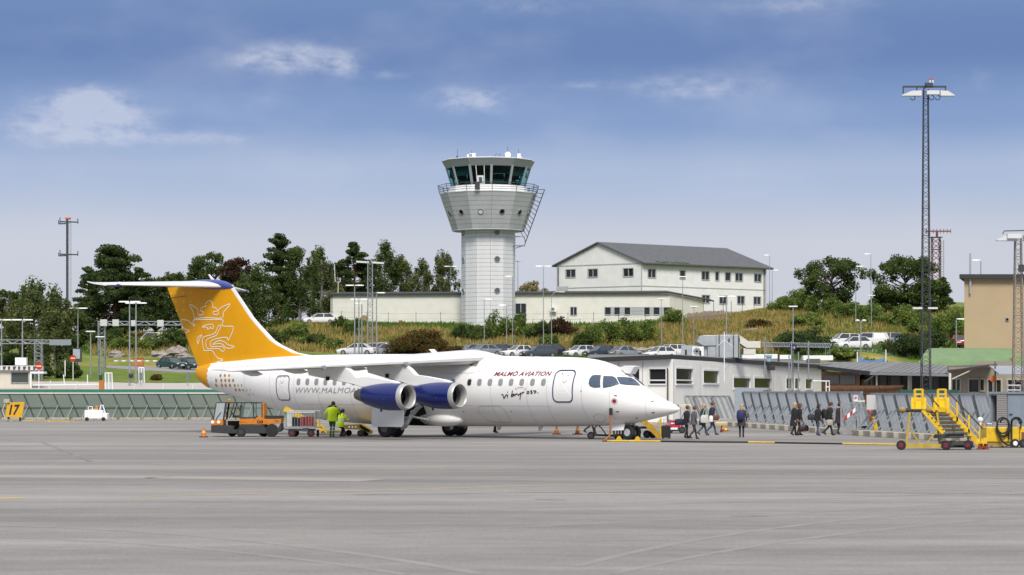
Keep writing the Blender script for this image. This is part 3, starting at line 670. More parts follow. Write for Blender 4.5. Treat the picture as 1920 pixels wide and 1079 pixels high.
# cab: sloping panes between mullions, roof band
zw0, zw1 = tz(352), tz(317.5); RW0, RW1 = 5.45, 6.25
m_cab = bpy.data.materials.new('tinted_cab_glass'); m_cab.use_nodes = True; _t = m_cab.node_tree; _p = _t.nodes['Principled BSDF']
_p.inputs['Base Color'].default_value = (.02, .03, .03, 1); _p.inputs['Roughness'].default_value = .04
_tr = _t.nodes.new('ShaderNodeBsdfTransparent'); _tr.inputs[0].default_value = (.42, .82, .82, 1); _mx = _t.nodes.new('ShaderNodeMixShader'); _mx.inputs[0].default_value = .14
_t.links.new(_tr.outputs[0], _mx.inputs[1]); _t.links.new(_p.outputs[0], _mx.inputs[2]); _t.links.new(_mx.outputs[0], _t.nodes['Material Output'].inputs[0])
r0, r1 = ring(RW0, zw0), ring(RW1, zw1)
pn = MB().quad(r0[11], r0[0], r1[0], r1[11]).build('pane', m_cab, tower); ml = MB().beam(r0[0] * 1.005, r1[0] * 1.005, .34, .22).build('mullion', M_grey, tower)
for k in range(1, 12): share(pn, tower).rotation_euler = (0, 0, radians(30 * k)); share(ml, tower).rotation_euler = (0, 0, radians(30 * k))
dr = MB(); A_, B_ = r0[11], r0[0]; C_, D_ = r1[0], r1[11]; out = Vector((sin(radians(-10)), -cos(radians(-10)), 0)) * .06
for f in (.28, .66): dr.beam(A_.lerp(B_, f) + out, D_.lerp(C_, f) + out, .1)
lo = lambda f, h: (A_.lerp(B_, f)).lerp(D_.lerp(C_, f), h) + out
dr.add([lo(.3, 0), lo(.62, 0), lo(.62, .48), lo(.3, .48)], [(0, 1, 2, 3)])
dr.build('cab_door', M_white, tower); MB().add([lo(.38, .08) + out * .3, lo(.54, .08) + out * .3, lo(.54, .38) + out * .3, lo(.38, .38) + out * .3], [(0, 1, 2, 3)]).build('door_pane', m_porthole, tower)
MB().box((1.0 * sin(radians(-12)) * 7.3, -7.38 * cos(radians(-12)), (zc1 + zr) / 2 + .1), (.75, .05, 1.2), radians(-10)).build('notice_board', M_dark, tower)
dkm = mat('cab_interior', (.03, .033, .036), .8)
MB().loft([ring(5.0, zw0 + .0), ring(5.0, zw0 + .06)]).build('cab_floor', dkm, tower)
MB().loft([ring(RW1 - .2, zw1 - .05), ring(RW1 - .2, zw1 - .12)]).build('cab_ceiling', dkm, tower)
MB().lathe([(0, 1.5), (zw1 - zw0, 1.5)], (-.8, .8, zw0), n=10).build('cab_core', dkm, tower)
ds = MB()
for k in range(12):
    a = radians(30 * k + 20); ds.box((4.2 * sin(a), -4.2 * cos(a), zw0 + .5), (1.8, .7, .9 if k % 2 else .7), a)
    if k not in (0, 3, 11): ds.box((5.55 * sin(a), -5.55 * cos(a), zw1 - .75), (2.75, .04, 1.15), a)  # dark blinds added to darken the upper panes like the ceiling's reflection
ds.build('control_desks_and_added_blinds', dkm, tower)
zr0, zr1 = tz(317.5), tz(303.5)
rb = MB().loft([ring(RW1 + .02, zr0), ring(6.9, zr1)]).build('roof_band', m_band, tower)
pb = panel_mesh(RW1 + .06, 6.94, zr0, zr1).build('band_panel', m_band, rb); pb.rotation_euler = (0, 0, radians(-90))
for k in range(-2, 5): share(pb, rb).rotation_euler = (0, 0, radians(30 * k))
MB().loft([ring(6.96, zr1 - .02), ring(6.9, zr1 + .12), ring(5.0, zr1 + .25)]).build('roof', m_cone, tower)
an = MB()
def tx(px): return (px - 915.5) / ts
for px, h in ((858.5, 1.6), (952, 1.9), (972, 1.6), (885, 1.3)): an.tube([(tx(px), -3, zr1), (tx(px), -3, zr1 + h)], .03, 5)
an.box((tx(858), -3, zr1 + .3), (.25, .25, .5)); an.build('roof_antenna', M_dark, tower)
dsh = MB()
dsh.lathe([(-.02, .42), (.12, .45), (.14, .1)], (tx(952), -3.1, zr1 + .7), (.2, -1, .1), 14); dsh.box((tx(878), -3, zr1 + .55), (.25, .25, .5)); dsh.box((tx(887), -3, zr1 + .9), (.9, .12, .12)); dsh.box((tx(889), -3, zr1 + .5), (.5, .3, .9)); dsh.ball((tx(893), -3.1, zr1 + .25), .22); dsh.box((tx(973), -3, zr1 + .6), (.5, .3, .6)); dsh.beam((tx(973), -3, zr1 + .7), (tx(979), -3, zr1 + .2), .12)
dsh.build('radio_equipment', M_white, tower)
for px in (929, 936):
    MB().tube([(tx(px), -3, zr1), (tx(px), -3, zr1 + .75), (tx(px) + .18, -3, zr1 + .9), (tx(px) + .3, -3, zr1 + .7)], .03, 5).build('vent_pipe', M_dark, tower)
ld = MB(); p0, p1 = Vector((tx(1021), -1.2, tz(357))), Vector((tx(983), -1.2, tz(462))); p2, p3 = Vector((tx(1006), -1.2, tz(355))), Vector((tx(1001), -1.2, tz(372)))
ld.tube([p0, p1], .07, 5); q1 = Vector((tx(970), -1.2, tz(436)))
ld.tube([Vector((tx(1008), -1.2, tz(357))), q1], .05, 5)
for i in range(13):
    f = i / 13; ld.tube([p0.lerp(p1, f), Vector((tx(1008), -1.2, tz(357))).lerp(q1, f)], .05, 5)
ld.build('escape_stair', M_dark, tower)
lp = MB(); lp.box(((tx(965) + tx(984)) / 2, -1.2, tz(462)), (1.6, 1.4, .1))
for f in (0, 1):
    for px in (966, 984): lp.tube([(tx(px), -1.85 + 1.3 * f, tz(462)), (tx(px), -1.85 + 1.3 * f, tz(445))], .035, 5)
    lp.tube([(tx(966), -1.85 + 1.3 * f, tz(445)), (tx(984), -1.85 + 1.3 * f, tz(445))], .035, 5)
lp.beam((tx(966), -1.2, tz(467)), (tx(980), -1.2, tz(462)), .1); lp.build('stair_landing', M_galv, tower)

# --- long cream building behind the tower
m_cream = clad('cream_boarding', (.70, .69, .635), 'Z', .22)
m_roofdk = mat('dark_roof_edge', (.03, .03, .032), .7)
m_win = mat('white_window_frame', (.72, .73, .73), .5)
m_greyf = mat('grey_window_frame', (.38, .40, .42), .5)
A = Wall(620, 362, 1256, 362); B = Wall(1256, 362, 1319, 371)
lb = wthing('long_building', 'long low cream boarded building behind the control tower', 'building', A.P(0, 12))
zt_, zb_ = zf(554, 362), 9.5
hl = [A.box(*h) for h in ((1070, 576.5, 1081, 591), (1134.5, 577, 1145, 590), (1152, 577, 1162, 590), (1171, 577, 1181.5, 590), (1208, 577, 1218, 590), (1225.5, 577, 1236.5, 590), (1244.5, 577, 1255.5, 590), (967, 570, 986, 606))]
A.mesh(zb_, lambda t: lerp(zt_, zf(551, 362), min(1, t / 40)), hl).build('wall', m_cream, lb)
B.mesh(zb_, lambda t: lerp(zf(551, 362), zf(563, 371), t / B.L), []).build('wall', m_cream, lb)
for h in hl[:1]: A.window(h, lb, m_greyf, mull=(.5,))
for h in hl[1:7]: A.window(h, lb, m_greyf, fw=.12)
A.window(hl[7], lb, m_greyf, mull=(.5,), trans=(.45,))
pb_ = MB()
for (x0, x1) in ((1146.5, 1150.5), (1163.5, 1169.5), (1183.5, 1206), (1219.5, 1224), (1238, 1243)): A.bar(pb_, *A.box(x0, 576, x1, 591)[:2], *A.box(x0, 576, x1, 591)[2:], .01, .05)
pb_.build('infill_panel', mat('grey_infill', (.34, .36, .38), .5), lb)
rf = MB(); e0 = [A.P(-.4, zt_, .45), A.P(A.L, zf(551, 362), .45), B.P(B.L + 2.6, zf(566, 372), .45)]; e1 = [p + Vector((0, 9, .6)) for p in e0]
rf.add(e0 + e1 + [p + Vector((0, 0, .22)) for p in e0] + [p + Vector((0, 0, .22)) for p in e1], [(6, 7, 10, 9), (7, 8, 11, 10), (0, 1, 7, 6), (1, 2, 8, 7), (0, 3, 4, 1), (1, 4, 5, 2), (0, 6, 9, 3), (2, 5, 11, 8)])
rf.build('roof', m_roofdk, lb)
sd = MB(); sd.quad(A.P(0, zb_), A.P(0, zb_, -8), A.P(0, zt_, -8), A.P(0, zt_)); sd.build('end_wall', m_cream, lb)
pl = MB(); A.bar(pl, -.02, zb_, A.L, zf(606.5, 362), .003, .06); pl.build('plinth', mat('grey_plinth', (.36, .36, .35), .8), lb)
dp = MB(); dp.tube([A.P(.2, zb_, .1), A.P(.2, zt_, .1)], .06, 5); dp.build('downpipe', M_dark, lb)
vb = MB(); A.bar(vb, *A.box(748, 601, 755, 606.5)[:2], *A.box(748, 601, 755, 606.5)[2:], .004, .35); solid('wall_vent', vb, mat('rusty_box', (.22, .11, .05), .8, var=.2), 'small rusty vent box on the long cream wall', 'vent')
def acunit(px, py, Y, w, label):
    p = at(px, py, Y); t = wthing('air_conditioner', label, 'air conditioner', p, 'air conditioner units')
    b = MB(); b.box(p + Vector((0, -.25, w * .4)), (w, .42, w * .8)); b.build('casing', M_white, t, bevel=.02)
    b = MB(); b.lathe([(0, w * .33), (.02, w * .33), (.025, w * .28), (.0, w * .1)], p + Vector((-w * .1, -.46, w * .4)), (0, -1, 0), 16); b.build('fan', M_grey, t)
    b = MB(); [b.tube([p + Vector((-w * .1 + sin(a) * w * .32, -.49, w * .4 + cos(a) * w * .32)), p + Vector((-w * .1 - sin(a) * w * .32, -.49, w * .4 - cos(a) * w * .32))], .012, 4) for a in (0, pi / 4, pi / 2, 3 * pi / 4)]; b.build('grille', M_dark, t)
    b = MB(); b.box(p + Vector((-w * .3, -.2, -.08)), (.08, .4, .16)); b.box(p + Vector((w * .3, -.2, -.08)), (.08, .4, .16)); b.build('bracket', M_dark, t)
acunit(629, 601, 361.8, .75, 'white air conditioner at the left end of the long wall')
acunit(1037.5, 585, 361.8, .9, 'air conditioner right of the tower on the cream wall')
o_ = MB().lathe([(0, .62), (.12, .62), (.14, .5)], A.P(A.sz(683, 599)[0], A.sz(683, 599)[1], .02), A.n, 14); o_ = solid('cable_reel', o_, mat('tan_wood', (.30, .19, .09), .8, var=.2), 'round wooden cable reel leaning on the long wall', 'cable reel')
hr_ = MB(); zz = A.sz(1040, 599)[1]; t0, t1 = A.sz(999, 600)[0], A.sz(1087, 600)[0]; hr_.tube([A.P(t0, zz, 1.2), A.P(t1, zz, 1.2)], .05, 5)
for i in range(6): t_ = lerp(t0, t1, i / 5); hr_.tube([A.P(t_, zz, 1.2), A.P(t_, zz - 1.6, 1.2)], .045, 5)
solid('handrail', hr_, M_galv, 'grey handrail along the cream wall beside the tower', 'railing')
ra = wthing('roof_aerial', 'tall bent aerial on the long building roof', 'aerial', at(634, 553, 364))
MB().tube([at(634, 556, 364), at(634, 530, 364), at(628.5, 528, 364), at(627, 496, 364)], .05, 5).build('mast', M_white, ra); MB().tube([at(634, 530, 364), at(638, 529, 364), at(638, 521, 364)], .05, 5).build('arm', M_white, ra)

# --- white two-storey house
HK = 1.08; G = Wall(1044.5, 384 * HK, 1204.5, 375 * HK); Sd = Wall(1204.5, 375 * HK, 1436, 391 * HK)
m_hw = clad('white_vertical_boarding', (.70, .70, .70), 'X', .28); m_slate = mat('slate_roof', (.075, .078, .088), .75, color2=(.10, .10, .11), scale=1.2, bump=.3, bscale=6)
hs = wthing('white_house', 'white boarded two-storey building with dark pitched roof on the hill', 'building', G.P(G.L, 15))
def zbox(x0, y0, x1, y1): return 980 + x0 / 3.84, 430 + y0 / 3.84, 980 + x1 / 3.84, 430 + y1 / 3.84
gw = [G.box(*zbox(*h)) for h in ((312, 292, 379, 345), (472, 289, 539, 343), (726, 284, 796, 338))]
sw = [Sd.box(*zbox(*h)) for h in ((903, 290, 957, 347), (1133, 300, 1170, 355), (1290, 306, 1342, 363), (1388, 310, 1412, 367), (1459, 314, 1496, 369), (1532, 319, 1583, 372), (1668, 325, 1718, 377),
                                   (1292, 477, 1345, 530), (1418, 480, 1470, 536), (1546, 484, 1596, 537), (1664, 489, 1713, 540))]
ze = G.sz(1204.5, 492)[1]; zpk = zf(457, 379.5 * HK); hb = 12.0
G.mesh(hb, lambda t: lerp(ze, zpk, 1 - abs(t / G.L - .5) * 2), gw).build('wall', m_hw, hs); Sd.mesh(hb, ze, sw).build('wall', m_hw, hs)
for h in gw: G.window(h, hs, m_greyf, mull=(.5,), fw=.14)
for i, h in enumerate(sw): Sd.window(h, hs, m_greyf, mull=() if i in (1, 3, 4) else (.5,), fw=.14)
m_trim = mat('grey_trim', (.40, .41, .43), .5); tb = MB()
for w_, py0 in ((G, 537.5), (Sd, 537.5)):
    z_ = G.sz(1204.5, 537)[1]; w_.bar(tb, 0, z_, w_.L, z_ + .14, .003, .06)
G.bar(tb, 0, ze - .25, G.L, ze - .08, .003, .06); G.bar(tb, G.L - .16, hb, G.L, ze - .3, .064, .12); Sd.bar(tb, Sd.L - .2, hb, Sd.L, ze, .064, .12); G.bar(tb, -.02, hb, .18, ze - .3, .064, .12)
tb.build('trim_boards', m_trim, hs)
fd = MB(); Sd.bar(fd, 0, hb, Sd.L, Sd.sz(1320, 583)[1], .003, .07); fd.build('plinth', mat('grey_plinth', (.36, .36, .35), .8), hs)
ov = .75; sl = (zpk - ze) / (G.L / 2); gl = -ov; r_ = MB(); back = Sd.d * (Sd.L + .9); frt = -Sd.d * .5
E1 = G.P(G.L + ov, ze - sl * ov); E0 = G.P(-ov, ze - sl * ov); PK = G.P(G.L / 2, zpk + .05); up = Vector((0, 0, .22))
pts_ = [E0 + frt, PK + frt, E1 + frt, E0 + back, PK + back, E1 + back]; pts_ += [p + up for p in pts_]
r_.add(pts_, [(6, 7, 10, 9), (7, 8, 11, 10), (0, 3, 4, 1), (1, 4, 5, 2), (0, 1, 7, 6), (1, 2, 8, 7), (2, 5, 11, 8), (5, 4, 10, 11), (4, 3, 9, 10), (3, 0, 6, 9)])
r_.build('roof', m_slate, hs)
ms_ = MB()
for i in range(60):
    f = random.uniform(.12, .36); p = (E1 + frt).lerp(E1 + back, f) + (PK - E1) * random.uniform(.04, .11) + up * 1.05; ms_.box(p, (random.uniform(.3, .8), .3, .05), random.random())
ms_.build('moss', mat('roof_moss', (.10, .17, .09), .9, var=.3), hs, kind='stuff')
gt = MB(); gt.tube([E1 + frt, E1 + back], .12, 6); gt.tube([Sd.P(Sd.L - .5, ze - .4, .1), Sd.P(Sd.L - .5, hb, .1)], .08, 5); gt.tube([G.P(.35, ze - .4, .15), G.P(.35, hb, .15)], .08, 5); gt.build('gutter', M_dark, hs)
bx = MB(); p = at(1054.5, 551, 396); bx.box(p + Vector((0, 0, .55)), (1.9, 1.5, 1.2)); vt = tag(bx.build('roof_duct', M_grey), 'grey ventilation box at the left end of the white house', 'vent')
# plank fence beside the house
pf = wthing('plank_fence', 'low weathered plank fence below the white house', 'fence', on(1300, 348), None)
pk = MB().box((0, 0, .75), (.14, .03, 1.5)).build('plank', mat('weathered_wood', (.23, .18, .13), .9, var=.3, scale=2), None); n_ = 0
for i in range(36):
    px = 1286 + i * 2.05; p = at(px, 607.5 - i * .17, 350); o = pk if i == 0 else pk.copy()
    if i: COL.objects.link(o)
    o.parent = pf; o.location = p - org(pf); o.rotation_euler = (0, random.uniform(-.04, .04), 0); o.scale = (1, 1, random.uniform(.92, 1.06))
MB().beam(at(1285, 602, 350.06), at(1360, 596, 350.06), .05, .1).build('rail', mat('weathered_wood', (.23, .18, .13), .9), pf)
# wire fence along the top of the slope
wf = wthing('wire_fence', 'thin dark wire fence along the crest of the slope', 'fence', on(1000, 356)); pw = MB().tube([(0, 0, -.4), (0, 0, 1.0)], .035, 5)
pw0 = None; tops = []
for i, px in enumerate([588, 640, 688, 728, 780, 826, 874, 1065, 1113, 1160, 1210, 1254]):
    p = on(px, 357); q = p - org(wf)
    if pw0 is None: pw0 = pw.build('post', M_dark, wf); ORG[pw0.name] = Vector((0, 0, 0)); o = pw0; pw0.data.transform(Matrix.Translation(org(wf)))
    else: o = share(pw0, wf)
    o.location = q; o.scale = (1, 1, 1.9); tops.append(p)
wr = MB()
for a, b in zip(tops, tops[1:]):
    for h in (.9, 1.7): wr.tube([a + Vector((0, 0, h)), b + Vector((0, 0, h))], .012, 3)
wr.build('wire', M_dark, wf)
w2 = wthing('wire_fence', 'thin dark wire fence in front of the white house lower windows', 'fence', at(1390, 585, 372)); pq = None
for px in (1319, 1338, 1356, 1371, 1392, 1414): 
    p = at(px, 590, 371); o = MB().tube([p, p + Vector((0, 0, 2.1))], .045, 5).build('post', M_dark, w2)

# --- white terminal building with low roof
T1 = Wall(1105, 192, 1262, 188); T2 = Wall(1262, 188, 1540, 262)
m_term = mat('dirty_white_render', (.76, .735, .67), .8, color2=(.85, .84, .80), scale=.7, detail=9)
tm_ = wthing('terminal_building', 'low dirty-white terminal building with dark window openings', 'building', T2.P(0, 0))
h1 = [T1.box(*h) for h in ((1172, 692, 1199, 720), (1217.5, 692.5, 1248.5, 720))]
h2 = [T2.box(*h) for h in ((1267, 692, 1299, 720), (1318.5, 696, 1347.5, 718.5), (1375, 709.5, 1407, 727), (1414, 710, 1445.5, 727.5), (1474, 710.5, 1486.5, 728.5), (1490, 710.5, 1500, 728.5), (1510, 711.5, 1523, 728.5))]
T1.mesh(0, lambda t: lerp(4.72, 4.92, t / T1.L), h1).build('wall', m_term, tm_); T2.mesh(0, 4.92, h2).build('wall', m_term, tm_)
m_tgl = mat('terminal_glass', (.022, .023, .022), .2, spec=.06)
for h in h1: T1.window(h, tm_, m_win, mglass=m_tgl, trans=(.24,), fw=.11)
T2.window(h2[0], tm_, m_win, mglass=m_tgl, trans=(.24,), fw=.12); T2.window(h2[1], tm_, m_win, mglass=m_tgl, fw=.14)
for h in h2[2:]: T2.window(h, tm_, m_win, mglass=m_tgl, fw=.2)
for (W_, px) in ((T1, 1205), (T1, 1160), (T2, 1261.8), (T2, 1312), (T2, 1450)):
    j = MB(); s_ = max(.05, W_.sz(px, 700)[0]); W_.bar(j, s_ - .03, 0, s_ + .03, 4.7, .004, .05); j.build('joint_strip', mat('grey_trim', (.40, .41, .43)), tm_)
dp = MB(); s_ = T1.sz(1253.5, 700)[0]; dp.tube([T1.P(s_, 0, .12), T1.P(s_, 4.0, .12), T1.P(s_, 4.2, .2)], .06, 6); dp.build('downpipe', M_dark, tm_)
fa = MB(); fe = [T1.P(0, 4.72, .5), T1.P(T1.L, 4.92, .5), T2.P(T2.L + .5, 4.92, .5)]; bk = [at(1105, 0, 216), at(1290, 0, 236), at(1560, 0, 292)]
for p, z_ in zip(bk, (5.7, 6.0, 5.9)): p.z = z_
u3 = Vector((0, 0, .34)); fa.add(fe + [p + u3 for p in fe] + bk, [(0, 1, 4, 3), (1, 2, 5, 4)]); fa.build('fascia', m_roofdk, tm_)
ro = MB(); fe2 = [p + u3 + Vector((0, 0, .003)) for p in fe]; ro.add(fe2 + bk + [p - Vector((0, 0, 3)) for p in bk], [(0, 1, 4, 3), (1, 2, 5, 4), (3, 4, 7, 6), (4, 5, 8, 7)]); ro.build('roof', mat('roofing_felt', (.11, .11, .115), .9, color2=(.17, .17, .17), scale=1.5), tm_)
ew = MB(); q0 = T2.P(T2.L, 0); ew.quad(q0, q0 + Vector((-4, 8, 0)), q0 + Vector((-4, 8, 5)), q0 + Vector((0, 0, 4.9))); ew.build('end_wall', m_term, tm_)
fl = solid('wall_floodlights', MB().box(T2.P(T2.sz(1441, 690)[0], T2.sz(1441, 690.5)[1], .3), (1.9, .35, .42), atan2(T2.d.y, T2.d.x)), M_dark, 'row of dark floodlights under the terminal eave', 'floodlight')
# roof plant
hv = wthing('ventilation_plant', 'grey sheet metal ventilation plant on the terminal roof', 'ventilation unit', at(1355, 672, 214))
m_duct = mat('galvanised_duct', (.42, .45, .47), .42, .35, var=.12, scale=2, bump=.08, bscale=3)
def pbox(name, x0, y0, x1, y1, Y, dep, m, parent):
    a = at(x0, y1, Y); b = at(x1, y0, Y); q = MB(); q.box(((a.x + b.x) / 2, Y + dep / 2, (a.z + b.z) / 2), (b.x - a.x, dep, b.z - a.z)); return q.build(name, m, parent, bevel=.02)
pbox('duct_section', 1343, 628.5, 1387, 671, 213, 2.2, m_duct, hv); pbox('duct_section', 1319, 629, 1342.6, 648.5, 213.1, 2.0, m_duct, hv); pbox('duct_section', 1327, 648.9, 1342.6, 670, 213.2, 1.8, m_duct, hv)
hd = MB(); Yh = 213.1; hd.prism([at(1319, 629, Yh), at(1319, 648.5, Yh), at(1309, 642, Yh), at(1308.5, 641, Yh), at(1314, 629.5, Yh)], (0, 2.0, 0)); hd.build('intake_hood', m_duct, hv)
hd = MB(); hd.prism([at(1387.3, 629, 213.1), at(1403, 640, 213.1), at(1426, 640, 213.1), at(1426, 652.5, 213.1), at(1400, 652.5, 213.1), at(1387.3, 644, 213.1)], (0, 1.9, 0)); hd.build('exhaust_duct', mat('cream_duct', (.60, .58, .52), .5, var=.06), hv)
pbox('duct_section', 1394, 653, 1417, 665, 213.2, 1.8, mat('cream_duct', (.6, .58, .52)), hv)
for x_ in (1348.5, 1375.5, 1385): pbox('duct_flange', x_ - .8, 628, x_ + .8, 671.5, 212.92, .06, M_dark, hv)
pbox('support_frame', 1330, 671.6, 1392, 674, 213.4, 1.6, M_dark, hv)
for x_ in (1362, 1381): 
    MB().box(at(x_ + 5, 668 - 30, 212.9), (.1, .08, .3)).build('handle', M_dark, hv)
solid('roof_screen', MB().box(at(1304, 658, 212) + Vector((0, 1.5, 0)), (2.3, .1, 1.0)), m_duct, 'low grey screen left of the ventilation plant', 'screen')
acunit(1308, 668, 209, 1.0, 'white air conditioner with round fan on the terminal roof')
for x0, x1, y0, y1, lab in ((1392, 1458, 664.5, 673, 'longest white roof light on the terminal roof'), (1460, 1484, 666, 674, 'short white roof light beside the black vent pipe'), (1506, 1562, 667, 676, 'white roof light at the right end of the terminal roof'), (1276, 1297, 668, 672.5, 'small white roof hatch beside the air conditioner')):
    tag(pbox('roof_light', x0, y0, x1, y1, 226, 1.4, M_white, None), lab, 'roof light', 'white roof lights')
tag(pbox('roof_box', 1514, 673, 1538, 681, 222, .8, mat('dark_green_box', (.10, .11, .09), .7), None), 'dark box with pale pipe on the terminal roof edge', 'roof vent')
for px, y0, y1, lab in ((1460, 665, 678, 'black vent pipe between the roof lights'), (1313, 658, 676, 'black flue beside the white air conditioner'), (1286, 656, 668, 'thin black flue left of the air conditioner')):
    solid('vent_pipe', MB().tube([at(px, y1, 206), at(px, y0, 206)], .09, 7), m_roofdk, lab, 'vent pipe')
solid('blue_roof_cowl', MB().lathe([(0, .2), (.35, .2), (.4, .28), (.55, .28), (.6, .1)], at(1441.5, 678.5, 207), n=10), mat('pale_blue_metal', (.25, .36, .45), .4), 'small pale blue cowl on the terminal roof', 'vent')
ct = wthing('cable_tray', 'long wire cable tray on legs above the terminal roof', 'cable tray', at(1490, 665, 232)); c_ = MB(); a_, b_ = at(1430, 650, 232), at(1556, 652, 232)
for dz in (0, .38): c_.tube([a_ + Vector((0, 0, dz)), b_ + Vector((0, 0, dz))], .03, 4); c_.tube([a_ + Vector((0, .7, dz)), b_ + Vector((0, .7, dz))], .03, 4)
for i in range(42): q = a_.lerp(b_, i / 41); c_.tube([q, q + Vector((.15, .35, .38)), q + Vector((0, .7, 0))], .025, 4)
c_.build('tray', M_galv, ct)
for px in (1438, 1444, 1448, 1548, 1556): MB().tube([at(px, 652, 232.3), at(px, 668, 232.3)], .03, 4).build('leg', M_galv, ct)

# --- brown timber annexe and porch
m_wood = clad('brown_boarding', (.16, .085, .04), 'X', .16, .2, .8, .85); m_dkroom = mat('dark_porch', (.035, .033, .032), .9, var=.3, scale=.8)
ax = wthing('timber_annexe', 'brown timber annexe with sloping slate-grey roof and open porch', 'building', at(1600, 745, 215))
X1 = Wall(1541, 224, 1612, 212); X1.mesh(0, lambda t: lerp(4.3, 4.0, t / X1.L), []).build('wall', m_wood, ax)
for bx_ in ((1548, 704, 1574, 720), (1577, 704, 1605, 721)):
    q = MB(); h = X1.box(*bx_); X1.bar(q, h[0], h[1], h[2], h[3], .005, .06); q.build('shutter_panel', mat('grey_shutter', (.13, .125, .115), .8, var=.1), ax)
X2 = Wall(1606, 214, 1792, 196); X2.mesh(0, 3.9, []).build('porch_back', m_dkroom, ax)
for x0, x1, y0, y1, c in ((1652, 1664, 706, 738, (.05, .048, .045)), (1672, 1690, 706, 738, (.07, .066, .06)), (1746, 1762, 706, 736, (.08, .075, .075)), (1730, 1742, 706, 736, (.045, .05, .05)), (1632, 1640, 708, 738, (.06, .05, .04))):
    q = MB(); h = X2.box(x0, y0, x1, y1); X2.bar(q, h[0], h[1], h[2], h[3], .005, .08); q.build('porch_panel', mat('panel_%d' % x0, c, .7), ax)
lt = MB(); h = X2.box(1618, 712, 1632, 722)
for i in range(7): x = lerp(h[0], h[2], i / 6); lt.beam(X2.P(x, h[1], .3), X2.P(x + .35, h[3], .3), .05)
lt.build('lattice', mat('pale_wood', (.40, .30, .17), .8), ax)
fr = [at(1534, 689, 223), at(1632, 700.5, 206), at(1786, 703.5, 190)]; bk2 = [at(1546, 681, 236), at(1690, 681, 226), at(1800, 690, 204)]
m_slate2 = mat('grey_roof_sheets', (.13, .13, .135), .8, color2=(.19, .19, .19), scale=1.3)
q = MB(); q.add(fr + bk2 + [p + Vector((0, 0, .1)) for p in fr] + [p + Vector((0, 0, .1)) for p in bk2], [(6, 7, 10, 9), (7, 8, 11, 10), (0, 3, 4, 1), (1, 4, 5, 2), (2, 5, 11, 8), (0, 6, 9, 3)]); q.build('roof', m_slate2, ax)
q = MB()
for a, b in ((0, 1),): q.beam(fr[a] + Vector((0, -.06, 0)), fr[b] + Vector((0, -.06, 0)), .12, .34)
q.build('fascia', m_roofdk, ax); q = MB(); q.beam(fr[1] + Vector((0, -.07, -.02)), fr[2] + Vector((0, -.07, -.02)), .12, .2); q.build('gutter', mat('pale_gutter', (.42, .42, .40), .5), ax)
q = MB()
for i in range(1, 12): f = i / 12; a = fr[1].lerp(fr[2], f) + Vector((0, 0, .12)); b = bk2[1].lerp(bk2[2], f) + Vector((0, 0, .12)); q.beam(a, b, .06, .05)
for i in range(1, 8): f = i / 8; q.beam(fr[0].lerp(fr[1], f) + Vector((0, 0, .12)), bk2[0].lerp(bk2[1], f) + Vector((0, 0, .12)), .06, .05)
q.build('roof_seam', m_slate2, ax)
m_post = mat('cream_post', (.60, .56, .46), .7)
for px, Y in ((1644, 205), (1704, 199), (1708, 199), (1634, 206)): MB().beam(at(px, 760, Y), at(px, 702, Y), .14 if px != 1634 else .1).build('post', m_post if px > 1640 else M_dark, ax)
MB().beam(at(1622, 716, 204), at(1641, 703, 204), .1).build('brace', M_dark, ax)
wfn = wthing('timber_fence', 'reddish brown close-boarded fence in front of the porch', 'fence', at(1620, 745, 196)); q = MB(); ra_ = random.Random(3)
for i in range(62):
    px = 1546 + i * 2.37; Y = lerp(204, 194, i / 62); a = at(px, 724.5 + ra_.uniform(-.4, .4), Y); q.box((a.x, a.y, a.z / 2), (.092, .03, a.z), .1)
q.build('boards', mat('reddish_boards', (.21, .10, .045), .85, color2=(.12, .06, .03), scale=2.5), wfn, kind='stuff'); MB().beam(at(1544, 724, 203.8), at(1694, 724, 193.8), .1, .08).build('top_rail', mat('reddish_boards', (.2, .1, .05)), wfn)
MB().beam(at(1544, 738, 204.1), at(1694, 738, 194.1), .06, .1).build('rail', mat('reddish_boards', (.2, .1, .05)), wfn)

# --- right hand building, green barrel roof, tan block
m_beige = mat('beige_render', (.34, .30, .235), .85, var=.12, scale=.8)
rb_ = wthing('beige_building', 'beige single-storey building with glazed doors under an awning', 'building', at(1840, 745, 176))
R1 = Wall(1779, 180, 1960, 176); hr = [R1.box(*h) for h in ((1786, 712, 1800, 732), (1817.5, 712, 1835, 735), (1838.5, 712, 1845, 732), (1853, 713, 1861, 735), (1868, 713, 1877, 736), (1890, 713, 1920, 737))]
R1.mesh(0, lambda t: 4.2, hr).build('wall', m_beige, rb_)
m_curt = mat('teal_curtain', (.035, .07, .065), .5)
for i, h in enumerate(hr): R1.window(h, rb_, mat('beige_frame', (.45, .40, .31), .6), mglass=m_curt if i == 0 else M_glass, mull=(.5,) if i in (0,) else (), fw=.12)
q = MB(); e = [at(1776, 698, 178), at(1856, 688, 174), at(1776, 690, 192), at(1870, 686, 192)]; q.add(e + [p + Vector((0, 0, .14)) for p in e], [(4, 5, 7, 6), (0, 2, 3, 1), (0, 1, 5, 4), (1, 3, 7, 5), (2, 0, 4, 6)]); q.build('porch_roof', mat('dark_brown_roof', (.075, .06, .05), .85), rb_)
q = MB(); e = [at(1855, 688, 172), at(1990, 689, 172), at(1873, 703, 167), at(1990, 704, 167)]; q.add(e + [p + Vector((0, 0, .08)) for p in e], [(4, 5, 7, 6), (0, 2, 3, 1), (2, 6, 7, 3), (0, 4, 6, 2), (0, 1, 5, 4)]); q.build('awning', mat('grey_awning', (.27, .29, .32), .6, var=.1), rb_)
